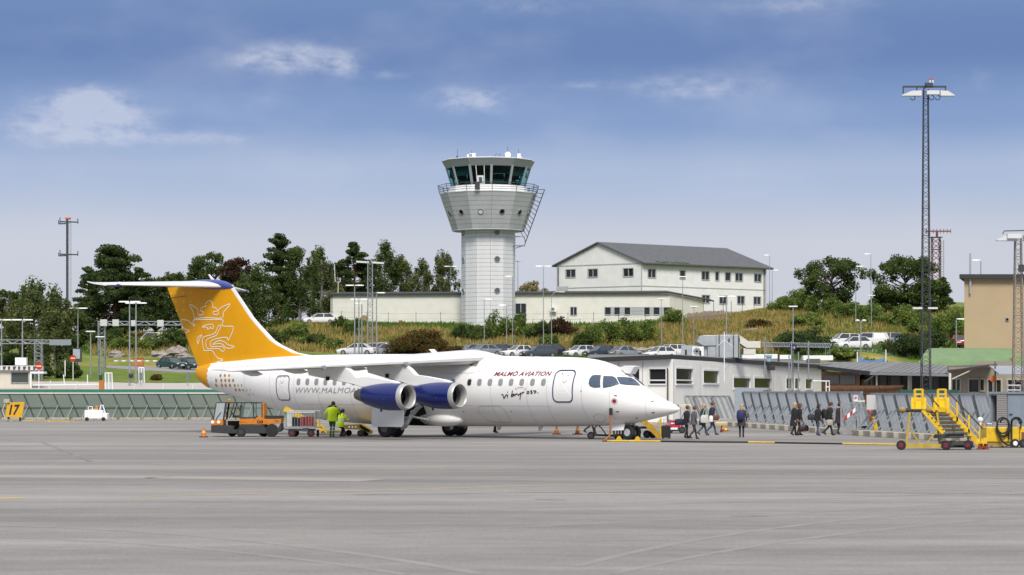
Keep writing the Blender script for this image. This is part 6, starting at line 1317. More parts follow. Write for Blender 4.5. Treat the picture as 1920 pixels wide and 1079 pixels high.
# flush black patches painted for the unlit insides of cargo hold and wheel well
P = [onfus(*p) for p in ((614, 763), (622, 759), (630, 761), (637, 768), (643, 778), (650, 786), (638, 789), (618, 788))]; q = MB(); patch(P, .012, 1, q); q.build('cargo_opening_shade', mat('hold_black', (.006, .006, .007), .9), fus)
P = [onfus(640 + x / 7.19, 680 + y / 7.19) for x, y in ((1088, 560), (1118, 600), (1150, 690), (1176, 850), (1080, 850), (960, 845), (860, 830), (850, 720), (880, 640), (990, 590))]; q = MB(); patch(P, .014, 1, q); q.build('wheel_well_shade', mat('well_black', (.010, .010, .011), .9), fus)
# roof hatch left open above the cockpit, blade aerials
q = MB(); P = [aun(*p, .25) for p in ((1162, 689.5), (1170, 686.3), (1180, 686), (1189.5, 687.5), (1186, 693), (1181, 702), (1172, 700))]; q.prism([(u, -.25, z) for u, z in P], (0, .5, 0)); q.build('roof_hatch', m_skin, fus, bevel=.02)
q = MB()
for px, y0, y1, dx in ((820, 667, 655, -9), (806, 668, 664, -3)): a = aun(px, y0, 0); b = aun(px + dx, y1, 0); q.prism([(a[0] - .2, -.02, a[1]), (a[0] + .2, -.02, a[1]), (b[0] + .12, -.02, b[1]), (b[0] - .25, -.02, b[1])], (0, .04, 0))
q.build('blade_aerial', m_skin, fus)
q = MB()
for u in (2.0, 5.2, 7.9): q.prism([(u - .15, -.015, .62), (u + .15, -.015, .62), (u - .0, -.015, .38), (u - .16, -.015, .38)], (0, .03, 0))
q.build('belly_aerial', m_skin, fus)
# undercarriage fairings
for s in (1, -1):
    q = MB(); q.ball((2.35, -s * 1.06, .93), (1.3, .44, .36), 14); q.build('gear_fairing', m_skin, fus, smooth=True)

# wings
def airfoil(n=12, t=.13):
    up_ = []; lo_ = []
    for i in range(n + 1):
        x = (1 - cos(pi * i / n)) / 2; y = t / .2 * (.2969 * sqrt(x) - .126 * x - .3516 * x * x + .2843 * x ** 3 - .1036 * x ** 4); cam_ = .025 * (1 - (2 * x - 1) ** 2); up_.append((x, y + cam_)); lo_.append((x, -y * .85 + cam_))
    return up_[::-1] + lo_[1:-1]
def wing(parent, name, side, stations, m, le_frac=0, mle=None):
    """stations: (w, leading edge u, z, chord, thickness, twist dz at trailing edge)"""
    q = MB(); rings = []
    for w, u, z, c, t, tw in stations: rings.append([Vector((u - x * c, -side * w, z + y * c + tw * x)) for x, y in airfoil(12, t)])
    q.loft(rings)
    if le_frac:
        nn = len(rings[0]); xs_ = [x for x, y in airfoil(12, .1)]; k = 0
        for i in range(len(rings) - 1):
            for j in range(nn): q.m[k] = 1 if xs_[j] < le_frac and xs_[(j + 1) % nn] < le_frac else 0; k += 1
    return q.build(name, [m, mle] if mle else m, parent, smooth=True)
WLE = lambda w: 5.10 - .373 * w; WZ = lambda w: 4.07 - .047 * w; WC = lambda w: lerp(5.3, 1.75, w / 14.2)
for s in (1, -1):
    st = [(w, WLE(w), WZ(w), WC(w), lerp(.15, .11, w / 14.2), .05) for w in (0, 1.4, 2.6, 4, 6, 8, 10, 12, 13.8)] + [(14.1, WLE(14.1) - .06, WZ(14.1), 1.62, .09, .05), (14.25, WLE(14.2) - .3, WZ(14.2) + .01, 1.25, .05, .05)]
    wg = wing(jet, 'wing', s, st, m_wingm, .055, m_bare)
    for w, L in ((5.9, 2.3), (9.4, 1.9), (12.0, 1.5), (3.2, 2.4)):
        u_ = WLE(w) - WC(w) * .78; q = MB(); q.lathe([(0, .02), (.25 * L, .13), (.5 * L, .16), (.8 * L, .1), (L, .01)], (u_ + L * .55, -s * w, WZ(w) - .24), (-1, 0, .08), 10); q.build('flap_track_fairing', m_wingm, wg, smooth=True)
    for w in (5.2, 9.6): MB().lathe([(-.02, .11), (.18, .12), (.2, .02)], (WLE(w) - .06, -s * w, WZ(w) - .02), (1, 0, 0), 10).build('leading_edge_lamp', M_galv, wg)
    q = MB(); fnw = None
    for w0, w1, x in ((3.4, 10.2, .74), (10.4, 13.7, .76)):
        q.add([(WLE(w0) - WC(w0) * x, -s * w0, WZ(w0) + WC(w0) * .065 + .04), (WLE(w1) - WC(w1) * x, -s * w1, WZ(w1) + WC(w1) * .055 + .045), (WLE(w1) - WC(w1) * x - .05, -s * w1, WZ(w1) + WC(w1) * .053 + .045), (WLE(w0) - WC(w0) * x - .05, -s * w0, WZ(w0) + WC(w0) * .063 + .04)], [(0, 1, 2, 3)])
    q.build('control_surface_gap', m_seam2, wg)
    # engines
    for we, ul, ze in ((5.0, 6.60, 2.20), (8.2, 5.93, 2.15)):
        y = -s * we; N = 28
        def ringe(d, r, dz=0): return [Vector((ul - d, y + r * cos(2 * pi * j / N), ze + dz + r * sin(2 * pi * j / N))) for j in range(N)]
        q = MB(); q.loft([ringe(.27, .662), ringe(.6, .69), ringe(1.3, .69, .005), ringe(1.8, .645, .02), ringe(2.3, .56, .05), ringe(2.78, .45, .08), ringe(2.78, .40, .08)], caps=False)
        en = q.build('engine', m_navy, jet, smooth=True)
        q = MB(); q.loft([ringe(.27, .662), ringe(.14, .648), ringe(.05, .622), ringe(0, .580), ringe(.03, .548), ringe(.12, .518), ringe(.35, .505)], caps=False); q.build('intake_lip', m_bare, en, smooth=True)
        q = MB(); q.loft([ringe(.35, .505), ringe(.62, .50)], caps=False); q.build('intake_duct', mat('duct_grey', (.19, .19, .19), .4, .4), en, smooth=True)
        q = MB()
        for k in range(24):
            a = 2 * pi * k / 24; b = a + .17; q.add([(ul - .60, y + .13 * cos(a), ze + .13 * sin(a)), (ul - .60, y + .49 * cos(a), ze + .49 * sin(a)), (ul - .66, y + .49 * cos(b), ze + .49 * sin(b)), (ul - .66, y + .13 * cos(b), ze + .13 * sin(b))], [(0, 1, 2, 3)])
        q.lathe([(0, .5), (.02, .5)], (ul - .72, y, ze), (1, 0, 0), 20); q.lathe([(0, .15), (.16, .09), (.26, .005)], (ul - .62, y, ze), (1, 0, 0), 14); q.build('fan', mat('fan_dark', (.035, .035, .037), .4, .5), en)
        q = MB(); q.loft([ringe(2.70, .40, .08), ringe(2.95, .37, .085), ringe(3.3, .27, .09), ringe(3.42, .22, .09)]); q.build('exhaust_cone', mat('burnt_metal', (.17, .155, .135), .45, .7, var=.15), en, smooth=True)
        uLE = WLE(we); poly = [(ul - .38, ze + .64), (ul - .75, ze + .78), (lerp(ul, uLE, .62), ze + .98), (uLE + .55, WZ(we) - .58), (uLE + .12, WZ(we) - .22), (uLE - .25, WZ(we) + .0), (uLE - 2.9, WZ(we) - .06), (uLE - 2.75, WZ(we) - .45), (ul - 3.6, ze + .62), (ul - 2.9, ze + .44), (ul - 1.8, ze + .50), (ul - .9, ze + .55)]
        q = MB(); A0 = [Vector((u, y - .0, z)) for u, z in poly]; n_ = len(poly); cen = (sum(p[0] for p in poly) / n_, sum(p[1] for p in poly) / n_)
        def lay(th, k): return [Vector((lerp(cen[0], u, k), y + th, lerp(cen[1], z, k))) for u, z in poly]
        q.loft([lay(-.17, .88), lay(-.09, .985), lay(0, 1), lay(.09, .985), lay(.17, .88)]); q.build('pylon', m_skin, en, smooth=True)
        q = MB(); q.box((ul - 1.75, y - s * .02, ze - .68), (.12, .03, .14)); q.box((ul - 1.0, y - s * .66, ze - .12), (.07, .06, .07)); q.build('drain_mast', M_dark, en)
        q = MB(); q.box((uLE - 1.3, y - s * .20, WZ(we) - .62), (.20, .06, .20)); q.build('vent', mat('well_black', (.01, .01, .011)), en)

# fin
LEF = [(4.30, -7.2), (4.56, -9.1), (5.15, -10.74), (6.47, -12.4), (8.3, -14.08), (8.45, -14.2)]; TEF = [(3.6, -16.95), (3.78, -17.0), (8.44, -19.57)]
def fint(z): return interp(z, [(4.3, .30), (8.4, .18)])
q = MB(); rings = []; zz = [3.7, 4.0, 4.3, 4.42, 4.56, 4.75, 5.0, 5.3, 5.7, 6.1, 6.6, 7.2, 7.8, 8.3, 8.5]; AFF = airfoil(14, 1.0)
def finw(x): return max(.0, 5 * (.2969 * sqrt(max(x, 0)) - .126 * x - .3516 * x * x + .2843 * x ** 3 - .1015 * x ** 4))
xsf = [(1 - cos(pi * i / 14)) / 2 for i in range(15)]
for z in zz:
    l = interp(z, LEF) if z >= 4.3 else -7.0 - (4.3 - z) * .5; t = interp(z, TEF); c = l - t; hw = fint(z) * (1 if z > 4.4 else 1.15)
    rings.append([Vector((l - x * c, hw * finw(x) * 2 * .5, z)) for x in xsf] + [Vector((l - x * c, -hw * finw(x) * 2 * .5, z)) for x in xsf[::-1][1:-1]])
q.loft(rings); nn = len(rings[0]); k = 0
for i in range(len(rings) - 1):
    for j in range(nn):
        xm = (xsf[j] if j < 15 else xsf[28 - j]); j2 = (j + 1) % nn; xm2 = (xsf[j2] if j2 < 15 else xsf[28 - j2]); zmid = (zz[i] + zz[i + 1]) / 2
        q.m[k] = 1 if max(xm, xm2) <= .10 and zmid > 4.45 else 0; k += 1
fin = q.build('fin', [m_tail, mat('white_leading_edge', (.66, .66, .66), .45, var=.06, scale=4)], jet, smooth=True)
def FS(u, z, off=.012):
    l = interp(z, LEF); t = interp(z, TEF); x = max(0, min(1, (l - u) / (l - t))); return Vector((u, -(fint(z) * finw(x) + off), z))
def onfin(px, py):
    w = .2
    for _ in range(5): u, z = aun(px, py, w); w = -FS(u, z, 0).y
    return u, z
def lz(x, y): return onfin(310 + x / 6.744, 540 + y / 6.744)
EM = [([(370, 388), (362, 340), (340, 275), (308, 213), (360, 230), (418, 282), (412, 325), (440, 346), (478, 335), (485, 308), (465, 295), (446, 294), (455, 262), (485, 238), (516, 236), (508, 208), (535, 180), (565, 160), (590, 185), (605, 208), (597, 238), (640, 256), (660, 290), (640, 300), (612, 303), (608, 328), (640, 342), (676, 328), (670, 295), (705, 252), (818, 203), (780, 262), (738, 310), (715, 384), (540, 378), (370, 388)], 1),
      ([(362, 405), (540, 402), (718, 405), (730, 432), (720, 462), (742, 486), (850, 488), (862, 520), (832, 600), (795, 667), (785, 630), (720, 630), (610, 655), (572, 690), (574, 735), (610, 745), (715, 742), (748, 772), (738, 802), (712, 798), (690, 773), (600, 768), (532, 766), (515, 690), (540, 645), (640, 606), (672, 555), (706, 490), (690, 472), (668, 490), (622, 580), (500, 617), (470, 665), (486, 775), (502, 796), (595, 796), (632, 852), (672, 890), (726, 904), (712, 925), (650, 936), (684, 948), (730, 984)], 1),
      ([(362, 405), (352, 440), (376, 472), (364, 482), (325, 446), (285, 412), (200, 410), (240, 514), (302, 537), (302, 552), (268, 562), (258, 582)], 1), ([(465, 500), (500, 476), (588, 460), (612, 490), (604, 515), (578, 508), (568, 490), (560, 518), (535, 524), (528, 498), (465, 500)], 1), ([(415, 715), (404, 655), (425, 616), (465, 600), (440, 638), (425, 680), (415, 715)], 1), ([(600, 720), (645, 682), (705, 668), (755, 690), (800, 722), (876, 742), (830, 764), (770, 760), (738, 728), (700, 706), (640, 710), (600, 720)], 1)]
q = MB()
for pts, _ in EM: ribbon(smooth([lz(*p) for p in pts], 3), .052, fn=lambda u, z: FS(u, z, .014), mb=q, step=.1)
q.build('griffin_emblem', mat('cream_emblem', (.80, .72, .55), .4), fin)
q = MB()
def fdot(x, y, r, mbq):
    u_, z_ = lz(x, y); rr_ = r / 6.744 * .0282; n = 14; vs = [FS(u_, z_, .012)] + [FS(u_ + rr_ * 1.15 * cos(2 * pi * i / n), z_ + rr_ * sin(2 * pi * i / n), .012) for i in range(n)]; mbq.add(vs, [(0, 1 + i, 1 + (i + 1) % n) for i in range(n)])
for d in ((135, 70, 30), (230, 60, 28), (325, 65, 24), (420, 65, 20), (135, 172, 30), (235, 170, 28), (328, 172, 23), (425, 175, 17), (150, 285, 27), (235, 287, 28), (242, 402, 22), (830, 925, 27), (895, 926, 25), (955, 927, 22), (1010, 929, 18), (1060, 930, 14), (75, 72, 26)): q = MB(); fdot(*d, q); q.build('pale_dot', mat('light_orange_paint', (.70, .36, .012), .4), fin)
q = MB(); ribbon([lz(68, 128), lz(180, 115), lz(270, 103)], .03, fn=lambda u, z: FS(u, z, .016), mb=q); ribbon([lz(415, 1000), lz(560, 980), lz(690, 958)], .035, fn=lambda u, z: FS(u, z, .016), mb=q); q.build('rudder_gap', mat('gap_brown', (.09, .045, .01), .7), fin)
q = MB(); ribbon([lz(420, 405), lz(500, 600), lz(600, 960)], .015, fn=lambda u, z: FS(u, z, .011), mb=q); q.build('rudder_hinge_line', mat('hinge_line', (.45, .2, .01), .6), fin)
q = MB()
for i in range(12): x = 402 + i * 8.5; y = 689 - i * .55; u_, z_ = onfus(x, y + 1); ribbon([(u_, z_), (u_ + .13, z_ + .03)], .07, mb=q, off=.02)
q.build('edge_stars', m_skin, fin)
# tailplane and bullet fairing
tp = None
for s in (1, -1):
    wing(jet, 'tailplane', s, [(.0, -14.85, 8.40, 3.6, .10, .28), (.4, -15.1, 8.40, 3.45, .10, .28), (3.0, -16.75, 8.41, 2.45, .09, .22), (5.3, -18.25, 8.42, 1.55, .08, .16), (5.75, -18.65, 8.43, 1.25, .06, .18)], m_wingm, .05, m_bare)
    q = MB(); q.prism([(-18.55, -s * 5.2, 8.40), (-19.4, -s * 5.2, 8.46), (-20.05, -s * 5.8, 8.62), (-19.5, -s * 5.86, 8.50), (-18.6, -s * 5.8, 8.38)], (0, 0, .05)); q.build('elevator_horn', m_skin, jet)
    q = MB(); q.lathe([(0, .03), (.15, .07), (.75, .07), (.9, .02)], (-18.0, -s * 5.15, 8.42), (-.86, -s * .1, 0), 8); q.build('tip_fairing', m_bluef, jet)
q = MB(); rings = []
for u, z, rz, ry in ((-14.15, 8.36, .03, .03), (-14.35, 8.40, .13, .12), (-14.8, 8.48, .24, .2), (-15.6, 8.55, .30, .26), (-16.6, 8.60, .27, .26), (-17.6, 8.66, .17, .18), (-18.6, 8.73, .08, .08), (-19.0, 8.76, .03, .03)): rings.append([Vector((u, ry * cos(2 * pi * j / 18), z + rz * sin(2 * pi * j / 18))) for j in range(18)])
q.loft(rings); q.build('tail_bullet_fairing', m_bluef, jet, smooth=True)
q = MB(); q.prism([(-15.95, -.02, 8.84), (-15.7, -.02, 8.82), (-16.1, -.02, 9.16), (-16.2, -.02, 9.16)], (0, .04, 0)); q.build('tail_aerial', m_skin, jet)

# undercarriage
m_tyre = mat('aircraft_tyre', (.018, .018, .019), .8, var=.2, scale=6); m_hub = mat('wheel_hub', (.13, .133, .137), .45, .4)
def wheelp(parent, c, r, wd, name='wheel', hubr=.46, m=None, hm=None):
    c = Vector(c); q = MB(); q.lathe([(-wd / 2, r * .62), (-wd / 2, r * .86), (-wd * .36, r * .98), (-wd * .1, r), (wd * .1, r), (wd * .36, r * .98), (wd / 2, r * .86), (wd / 2, r * .62)], c, (0, 1, 0), 24); o = q.build(name, m or m_tyre, parent, smooth=True)
    q = MB(); q.lathe([(-wd / 2 - .012, r * .16), (-wd / 2 - .012, r * hubr), (-wd / 2 + .03, r * (hubr + .08)), (wd / 2 - .03, r * (hubr + .08)), (wd / 2 + .012, r * hubr), (wd / 2 + .012, r * .16)], c, (0, 1, 0), 20); q.build('hub', hm or m_hub, o); return o
for s in (1, -1):
    mg = MB(); mg.tube([(1.15, -s * 1.6, 1.7), (1.0, -s * 2.15, 1.15), (.85, -s * 2.5, .55)], [.12, .12, .11], 10); mg.tube([(.85, -s * 2.5, .55), (.4, -s * 2.6, .56), (0, -s * 2.64, .5)], .10, 8); mg.tube([(0, -s * 2.15, .5), (0, -s * 3.1, .5)], .08, 8); mg.tube([(1.0, -s * 2.2, 1.1), (1.75, -s * 1.75, .92)], .065, 7); mg.ball((1.75, -s * 1.75, .92), .11); mg.tube([(.95, -s * 2.3, 1.05), (.45, -s * 2.5, 1.0), (.2, -s * 2.6, .7)], .05, 7); mg.tube([(1.05, -s * 2.1, 1.35), (1.5, -s * 1.9, 1.62)], .06, 6); mg.ball((1.05, -s * 2.1, 1.3), .15)
    mg.tube([(.95, -s * 2.52, .72), (.7, -s * 2.62, .4)], .07, 8); g_ = mg.build('main_gear', mat('gear_grey', (.36, .37, .37), .45, .3, var=.25, scale=9), jet)
    for d in (-.4, .4): wheelp(g_, (0, -s * (2.64 + d), .5), .5, .34)
    q = MB(); a, b = (aun(697.5, 800.5, 3.3) if s == 1 else (-2.6, .58)), (aun(757, 766, 3.3) if s == 1 else (-.6, 1.56)); u0, u1, z0, z1 = a[0], b[0], a[1], b[1]; 
    q.prism([(u, -s * 3.34, z) for u, z in rrect(u0, z0, u1, z1, .18)], (0, s * .07, 0)); q.build('gear_door', m_skin, g_, bevel=.01)
    q = MB(); q.tube([(u0 + .9, -s * 3.0, z0 + .7), (.3, -s * 2.3, 1.2)], .05, 6); q.build('door_strut', M_galv, g_)
q = MB(); q.tube([(13.6, 0, .36), (13.5, 0, .7), (13.4, 0, 1.1)], .10, 10); q.tube([(13.6, -.3, .36), (13.6, .3, .36)], .06, 8); q.tube([(13.45, 0, .75), (12.7, 0, 1.05)], .055, 7); q.tube([(13.6, 0, .5), (13.85, 0, .66), (13.5, 0, .85)], .045, 6); q.box((13.55, 0, .8), (.3, .4, .16))
ng = q.build('nose_gear', mat('gear_grey', (.36, .37, .37)), jet); 
for d in (-.26, .26): wheelp(ng, (13.6, d, .36), .36, .24, hubr=.5, hm=mat('bright_hub', (.55, .56, .57), .4, .3))
q = MB()
for s in (-1, 1): q.prism([(12.6, s * .42, .78), (13.5, s * .42, .82), (13.5, s * .55, .48), (12.6, s * .55, .44)], (0, .03, 0))
q.build('nose_gear_door', m_skin, ng)
q = MB(); q.box((13.45, -.22, .98), (.14, .12, .14)); q.box((13.45, .22, .98), (.14, .12, .14)); q.build('taxi_lamp', M_lens, ng)
for i, (u, lab) in enumerate(((14.15, 'yellow wheel chock in front of the nose wheel'), (13.02, 'yellow wheel chock behind the nose wheel'))):
    p = Vector((AX + u * ct_ + .26 * -st_ * 1, AY - u * st_ - .26 * ct_, 0)); q = MB(); q.prism([p + Vector((-.16, -.3, 0)), p + Vector((.16, -.3, 0)), p + Vector((.05, -.3, .17)), p + Vector((-.05, -.3, .17))], (0, .5, 0)); solid('wheel_chock', q, M_yellow, lab, 'wheel chock', 'yellow wheel chocks')
# ------------------------------------------------------------------ parked cars
m_cglass = mat('car_glass', (.03, .037, .045), .05, spec=.8); m_alloy = mat('alloy_rim', (.35, .36, .37), .35, .6); m_ctail = mat('tail_lamp_red', (.35, .01, .015), .25); m_trimb = mat('car_trim', (.02, .02, .021), .6)
CARS = {  # half-length, half-width, bonnet z, belt z, roof z, and the four x of the cabin: base front, roof front, roof rear, base rear
    'hatch': (2.05, .86, .86, .95, 1.48, .95, .25, -1.35, -1.95), 'saloon': (2.3, .88, .84, .92, 1.44, .95, .2, -1.0, -1.75), 'estate': (2.35, .89, .88, .96, 1.50, 1.0, .3, -1.75, -2.25),
    'suv': (2.3, .93, 1.02, 1.12, 1.72, 1.0, .35, -1.75, -2.15), 'van': (2.4, .94, 1.05, 1.18, 1.92, 1.65, .95, -2.25, -2.36), 'pickup_van': (2.55, .93, 1.02, 1.12, 1.72, 1.15, .45, -2.2, -2.45)}
def make_car(kind):
    hl, hw, zb, zt, zr, a, b, c, d = CARS[kind]; t = thing('parked_car', 'car', 'car')
    q = MB(); st = [(-hl, .80, zt - .28, .36), (-hl + .06, .93, zt - .05, .28), (d + .05, 1, zt, .22), (c, 1, zt + .01, .2), (0, 1, zt, .2), (a, 1, zb + .05, .2), (hl - .5, .97, zb - .05, .22), (hl - .12, .90, zb - .17, .26), (hl, .74, zb - .32, .36)]
    rings = []
    for x, k, z, z0 in st:
        w = hw * k; rings.append([Vector((x, y, zz)) for y, zz in ((-w * .9, z0), (-w, z0 + .18), (-w, (z0 + z) / 2), (-w * .96, z - .06), (-w * .86, z), (w * .86, z), (w * .96, z - .06), (w, (z0 + z) / 2), (w, z0 + .18), (w * .9, z0))])
    q.loft(rings)
    wb, wt = hw * .86, hw * .68                     # roof and pillars in body colour
    q.loft([[Vector((x, y, z)) for y, z in ((-wt * k, zr - .05), (-wt * .9 * k, zr), (wt * .9 * k, zr), (wt * k, zr - .05))] for x, k in ((b + .05, .97), (b - .25, 1), ((b + c) / 2, 1.02), (c + .05, .98))])
    for s in (-1, 1):
        q.beam((a, s * wb, zt - .03), (b, s * wt, zr - .03), .06); q.beam((d, s * wb, zt - .03), (c, s * wt, zr - .03), .11 if kind != 'van' else .16); m = (b + c) / 2 + .1; q.beam((m, s * wb * 1.0, zt - .03), (m - .03, s * wt, zr - .03), .09)
        if kind in ('van', 'pickup_van'): q.prism([(m - .1, s * wb * .99, zt - .05), (d + .1, s * wb * .99, zt - .05), (c + .1, s * wt * 1.01, zr - .05), (m - .1, s * wt * 1.01, zr - .05)], (0, s * .012, 0))
        q.box((a - .12, s * (hw + .08), zt + .08), (.12, .16, .12))
    q.build('body', M_white, t, smooth=True)
    g = MB(); f = lambda x, w, z: [Vector((x, -w, z)), Vector((x, w, z))]
    A1, A2, A3, A4 = f(a + .02, wb * .985, zt - .02), f(b, wt * .985, zr - .03), f(c, wt * .985, zr - .03), f(d, wb * .985, zt - .02)
    g.add(A1 + A2 + A3 + A4, [(0, 1, 3, 2), (4, 5, 7, 6), (0, 2, 4, 6), (1, 7, 5, 3)]); g.build('windows', m_cglass, t)
    wh = None; r = .32 if kind in ('hatch', 'saloon', 'estate') else .36
    for x in (-hl + .82, hl - .88):
        for s in (-1, 1):
            if wh is None:
                q = MB(); q.lathe([(-.10, r * .62), (-.10, r * .93), (-.07, r), (.07, r), (.10, r * .93), (.10, r * .62)], (0, 0, 0), (0, 1, 0), 18); wh = q.build('wheel', M_black, t, smooth=True); q = MB(); q.lathe([(-.105, .03), (-.105, r * .62), (-.07, r * .66), (.07, r * .66), (.105, r * .62), (.105, .03)], (0, 0, 0), (0, 1, 0), 10); rim = q.build('rim', m_alloy, wh); o = wh
            else: o = share(wh, t); share(rim, o)
            o.location = (x, s * (hw - .06), r)
    for s in (-1, 1):
        q = MB(); q.box((hl - .13, s * hw * .66, zb - .25), (.22, hw * .30, .14)); q.build('headlight', mat('headlight', (.6, .62, .64), .1), t, bevel=.03)
        q = MB(); q.box((-hl + .06, s * hw * .80, zt - .20), (.14, hw * .22, .34 if kind in ('estate', 'van', 'suv', 'hatch') else .16)); q.build('tail_light', m_ctail, t, bevel=.02)
    MB().box((hl - .02, 0, .52), (.1, hw * 1.1, .16)).build('grille', m_trimb, t); MB().box((hl - .05, 0, .3), (.12, hw * 1.5, .1)).build('bumper', m_trimb, t); MB().box((-hl + .02, 0, .36), (.1, hw * 1.5, .14)).build('bumper', m_trimb, t)
    MB().box((-hl + .005, 0, .62), (.04, .5, .11)).build('number_plate', M_white, t); MB().box((hl + .025, 0, .42), (.03, .5, .11)).build('number_plate', M_white, t)
    return t
PROTO = {}; CG = 'cars parked behind the apron'
paint = lambda n, c, **k: mat('car_paint_' + n, c, .22, coat=.5, **k)
C_wh, C_si, C_bk, C_nv, C_gr, C_gn, C_rd, C_sl = paint('white', (.72, .72, .72)), paint('silver', (.36, .38, .40), metal=.5), paint('black', (.015, .016, .018)), paint('navy', (.03, .045, .075)), paint('grey', (.10, .11, .12), metal=.4), paint('green', (.008, .045, .03)), paint('red', (.3, .02, .025)), paint('slate', (.055, .07, .09))
def car(kind, px, Y, ang, m, label, z=None):
    p = on(px, Y); p.z += .04
    if z is not None: p.z = zf(z, Y)
    a = radians(ang)
    if kind not in PROTO:
        t = PROTO[kind] = make_car(kind); t.location = p; t.rotation_euler = (0, 0, a); t['label'] = label; t['group'] = CG
        b = next(c for c in t.children if c.name.startswith('body')); b.material_slots[0].link = 'OBJECT'; b.material_slots[0].material = m; return t
    return copy_tree(PROTO[kind], p, a, label, CG, {'body': m})
for a in [('saloon', 668, 288, 172, C_wh, 'white saloon at the left end of the parked row'), ('estate', 702, 293, 160, C_wh, 'white estate with tall red tail light behind the lamp cluster'), ('hatch', 738, 291, 12, C_si, 'silver hatchback half hidden by the rusty bush'),
          ('hatch', 858, 303, 215, C_gr, 'grey hatchback behind the rusty bush, top only'), ('estate', 884, 296, 205, C_si, 'silver estate with red stripes right of the rusty bush'), ('saloon', 905, 289, 215, C_si, 'small silver saloon in front of the striped estate'),
          ('saloon', 931, 292, 212, C_gr, 'dark grey saloon by the tower lamps'), ('hatch', 955, 297, 212, C_nv, 'navy hatchback behind the white saloon roof'), ('saloon', 972, 287, 212, C_wh, 'white saloon below the tower'), ('estate', 1008, 287, 212, C_sl, 'slate blue estate beside the white saloon'),
          ('suv', 1041, 300, 20, C_bk, 'black tall estate car with red rear lamps'), ('hatch', 1087, 290, 214, C_wh, 'white hatchback right of the black estate'), ('hatch', 1098, 304, 214, C_bk, 'black hatchback roof behind the white hatchback'),
          ('saloon', 1126, 289, 214, C_nv, 'navy saloon between white hatchback and silver saloon'), ('saloon', 1174, 289, 38, C_si, 'silver saloon with red tail lamps facing away'), ('hatch', 1236, 288, 214, C_wh, 'left white hatchback behind yellow weeds'), ('estate', 1256, 294, 214, C_wh, 'right white estate beside the lamp post'),
          ('estate', 597, 346, 195, C_wh, 'white estate parked at the corner of the long building'), ('van', 288, 335, 185, C_wh, 'white van under the pines behind the gantry'), ('saloon', 322, 297, -48, C_gn, 'dark green patrol car with silver bonnet on the access road'), ('hatch', 354, 303, -46, C_gn, 'second dark green car partly behind the orange fin'),
          ('suv', 1580, 294, 195, C_wh, 'white tall car at the left of the van yard'), ('pickup_van', 1626, 288, 165, C_wh, 'big white van in the middle of the van yard'), ('suv', 1660, 295, 170, C_si, 'silver tall car right of the big white van'), ('hatch', 1600, 280, 190, C_wh, 'small white hatchback in front of the big white van'), ('hatch', 1798, 292, 80, C_rd, 'red car beside the tan block')]:
    car(*a)
# silver bonnet and white panel of the patrol car; red stripes
for px0 in (28, 107):
    p = on(px0, 300); p.z = zf(650, 300); t = wthing('bus', 'white bus behind the birches, %s' % ('at the far left edge' if px0 < 50 else 'right of the other bus'), 'bus', p, 'buses on the left road'); L = 3.9 if px0 < 50 else 2.3; q = MB(); q.box(p + Vector((0, 0, .75)), (L, 2.2, 1.5)); q.build('body', M_white, t, bevel=.08)
    q = MB(); n_ = 5 if L > 3 else 3
    for i in range(n_): q.box(p + Vector((-L / 2 + (i + .5) * L / n_, -1.11, .85)), (L / n_ * .82, .03, .6))
    q.build('windows', m_cglass, t)

# ------------------------------------------------------------------ apron equipment
def lath_wheel(parent, c, r, w, hub, name='wheel', axis=(0, 1, 0)):
    q = MB(); q.lathe([(-w / 2, r * .6), (-w / 2, r * .9), (-w * .3, r), (w * .3, r), (w / 2, r * .9), (w / 2, r * .6)], c, axis, 20); o = q.build(name, M_black, parent, smooth=True)
    q = MB(); q.lathe([(-w / 2 - .01, .02), (-w / 2 - .01, r * .5), (-w / 2 + .03, r * .64), (w / 2 - .03, r * .64), (w / 2 + .01, r * .5), (w / 2 + .01, .02)], c, axis, 14); q.build('hub', hub, o); return o
# tow tractor
TGY = 128.0; z4 = lambda x, y, Y=TGY: at(380 + x / 6, 740 + y / 6, Y)
tug = wthing('tow_tractor', 'orange and grey tow tractor with glazed cab numbered 08', 'tow tractor', gp(462, 819.5)); m_char = mat('charcoal_body', (.028, .032, .036), .6, var=.25, scale=5)
D_ = Vector((0, 1.45, 0))
q = MB(); q.prism([z4(*p) for p in ((93, 350), (240, 350), (250, 345), (345, 360), (350, 400), (410, 405), (410, 340), (690, 345), (700, 380), (845, 380), (880, 320), (885, 400), (850, 425), (690, 440), (470, 440), (255, 440), (95, 428))], D_); q.build('chassis', m_char, tug, bevel=.02)
q = MB(); q.prism([z4(*p) for p in ((97, 348), (98, 290), (120, 282), (232, 284), (232, 348))], D_); q.build('bonnet', M_orange, tug, bevel=.03)
q = MB(); q.prism([z4(*p) for p in ((412, 338), (412, 262), (560, 275), (655, 240), (665, 95), (692, 92), (694, 245), (695, 275), (884, 278), (884, 318), (845, 325), (700, 338))], D_); q.build('body_side', M_orange, tug, bevel=.015)
q = MB(); q.prism([z4(*p) for p in ((696, 272), (696, 240), (885, 240), (888, 272))], D_ * 1.0); q.build('rear_deck', m_trimb, tug)
q = MB(); q.prism([z4(*p) for p in ((148, 98), (165, 86), (660, 86), (672, 98))], D_); q.build('roof', m_char, tug, bevel=.01)
q = MB(); cabw = 1.45
for dy in (0, cabw - .06):
    o = Vector((0, dy, 0))
    for a, b, w in (((262, 95), (235, 285), .09), ((355, 98), (305, 260), .05), ((440, 98), (415, 262), .06), ((570, 98), (572, 262), .06), ((668, 98), (668, 250), .05), ((152, 98), (122, 282), .05)): q.beam(z4(*a) + o, z4(*b) + o, w, .06)
    q.beam(z4(418, 262) + o, z4(600, 262) + o, .05)
q.build('cab_frame', m_char, tug)
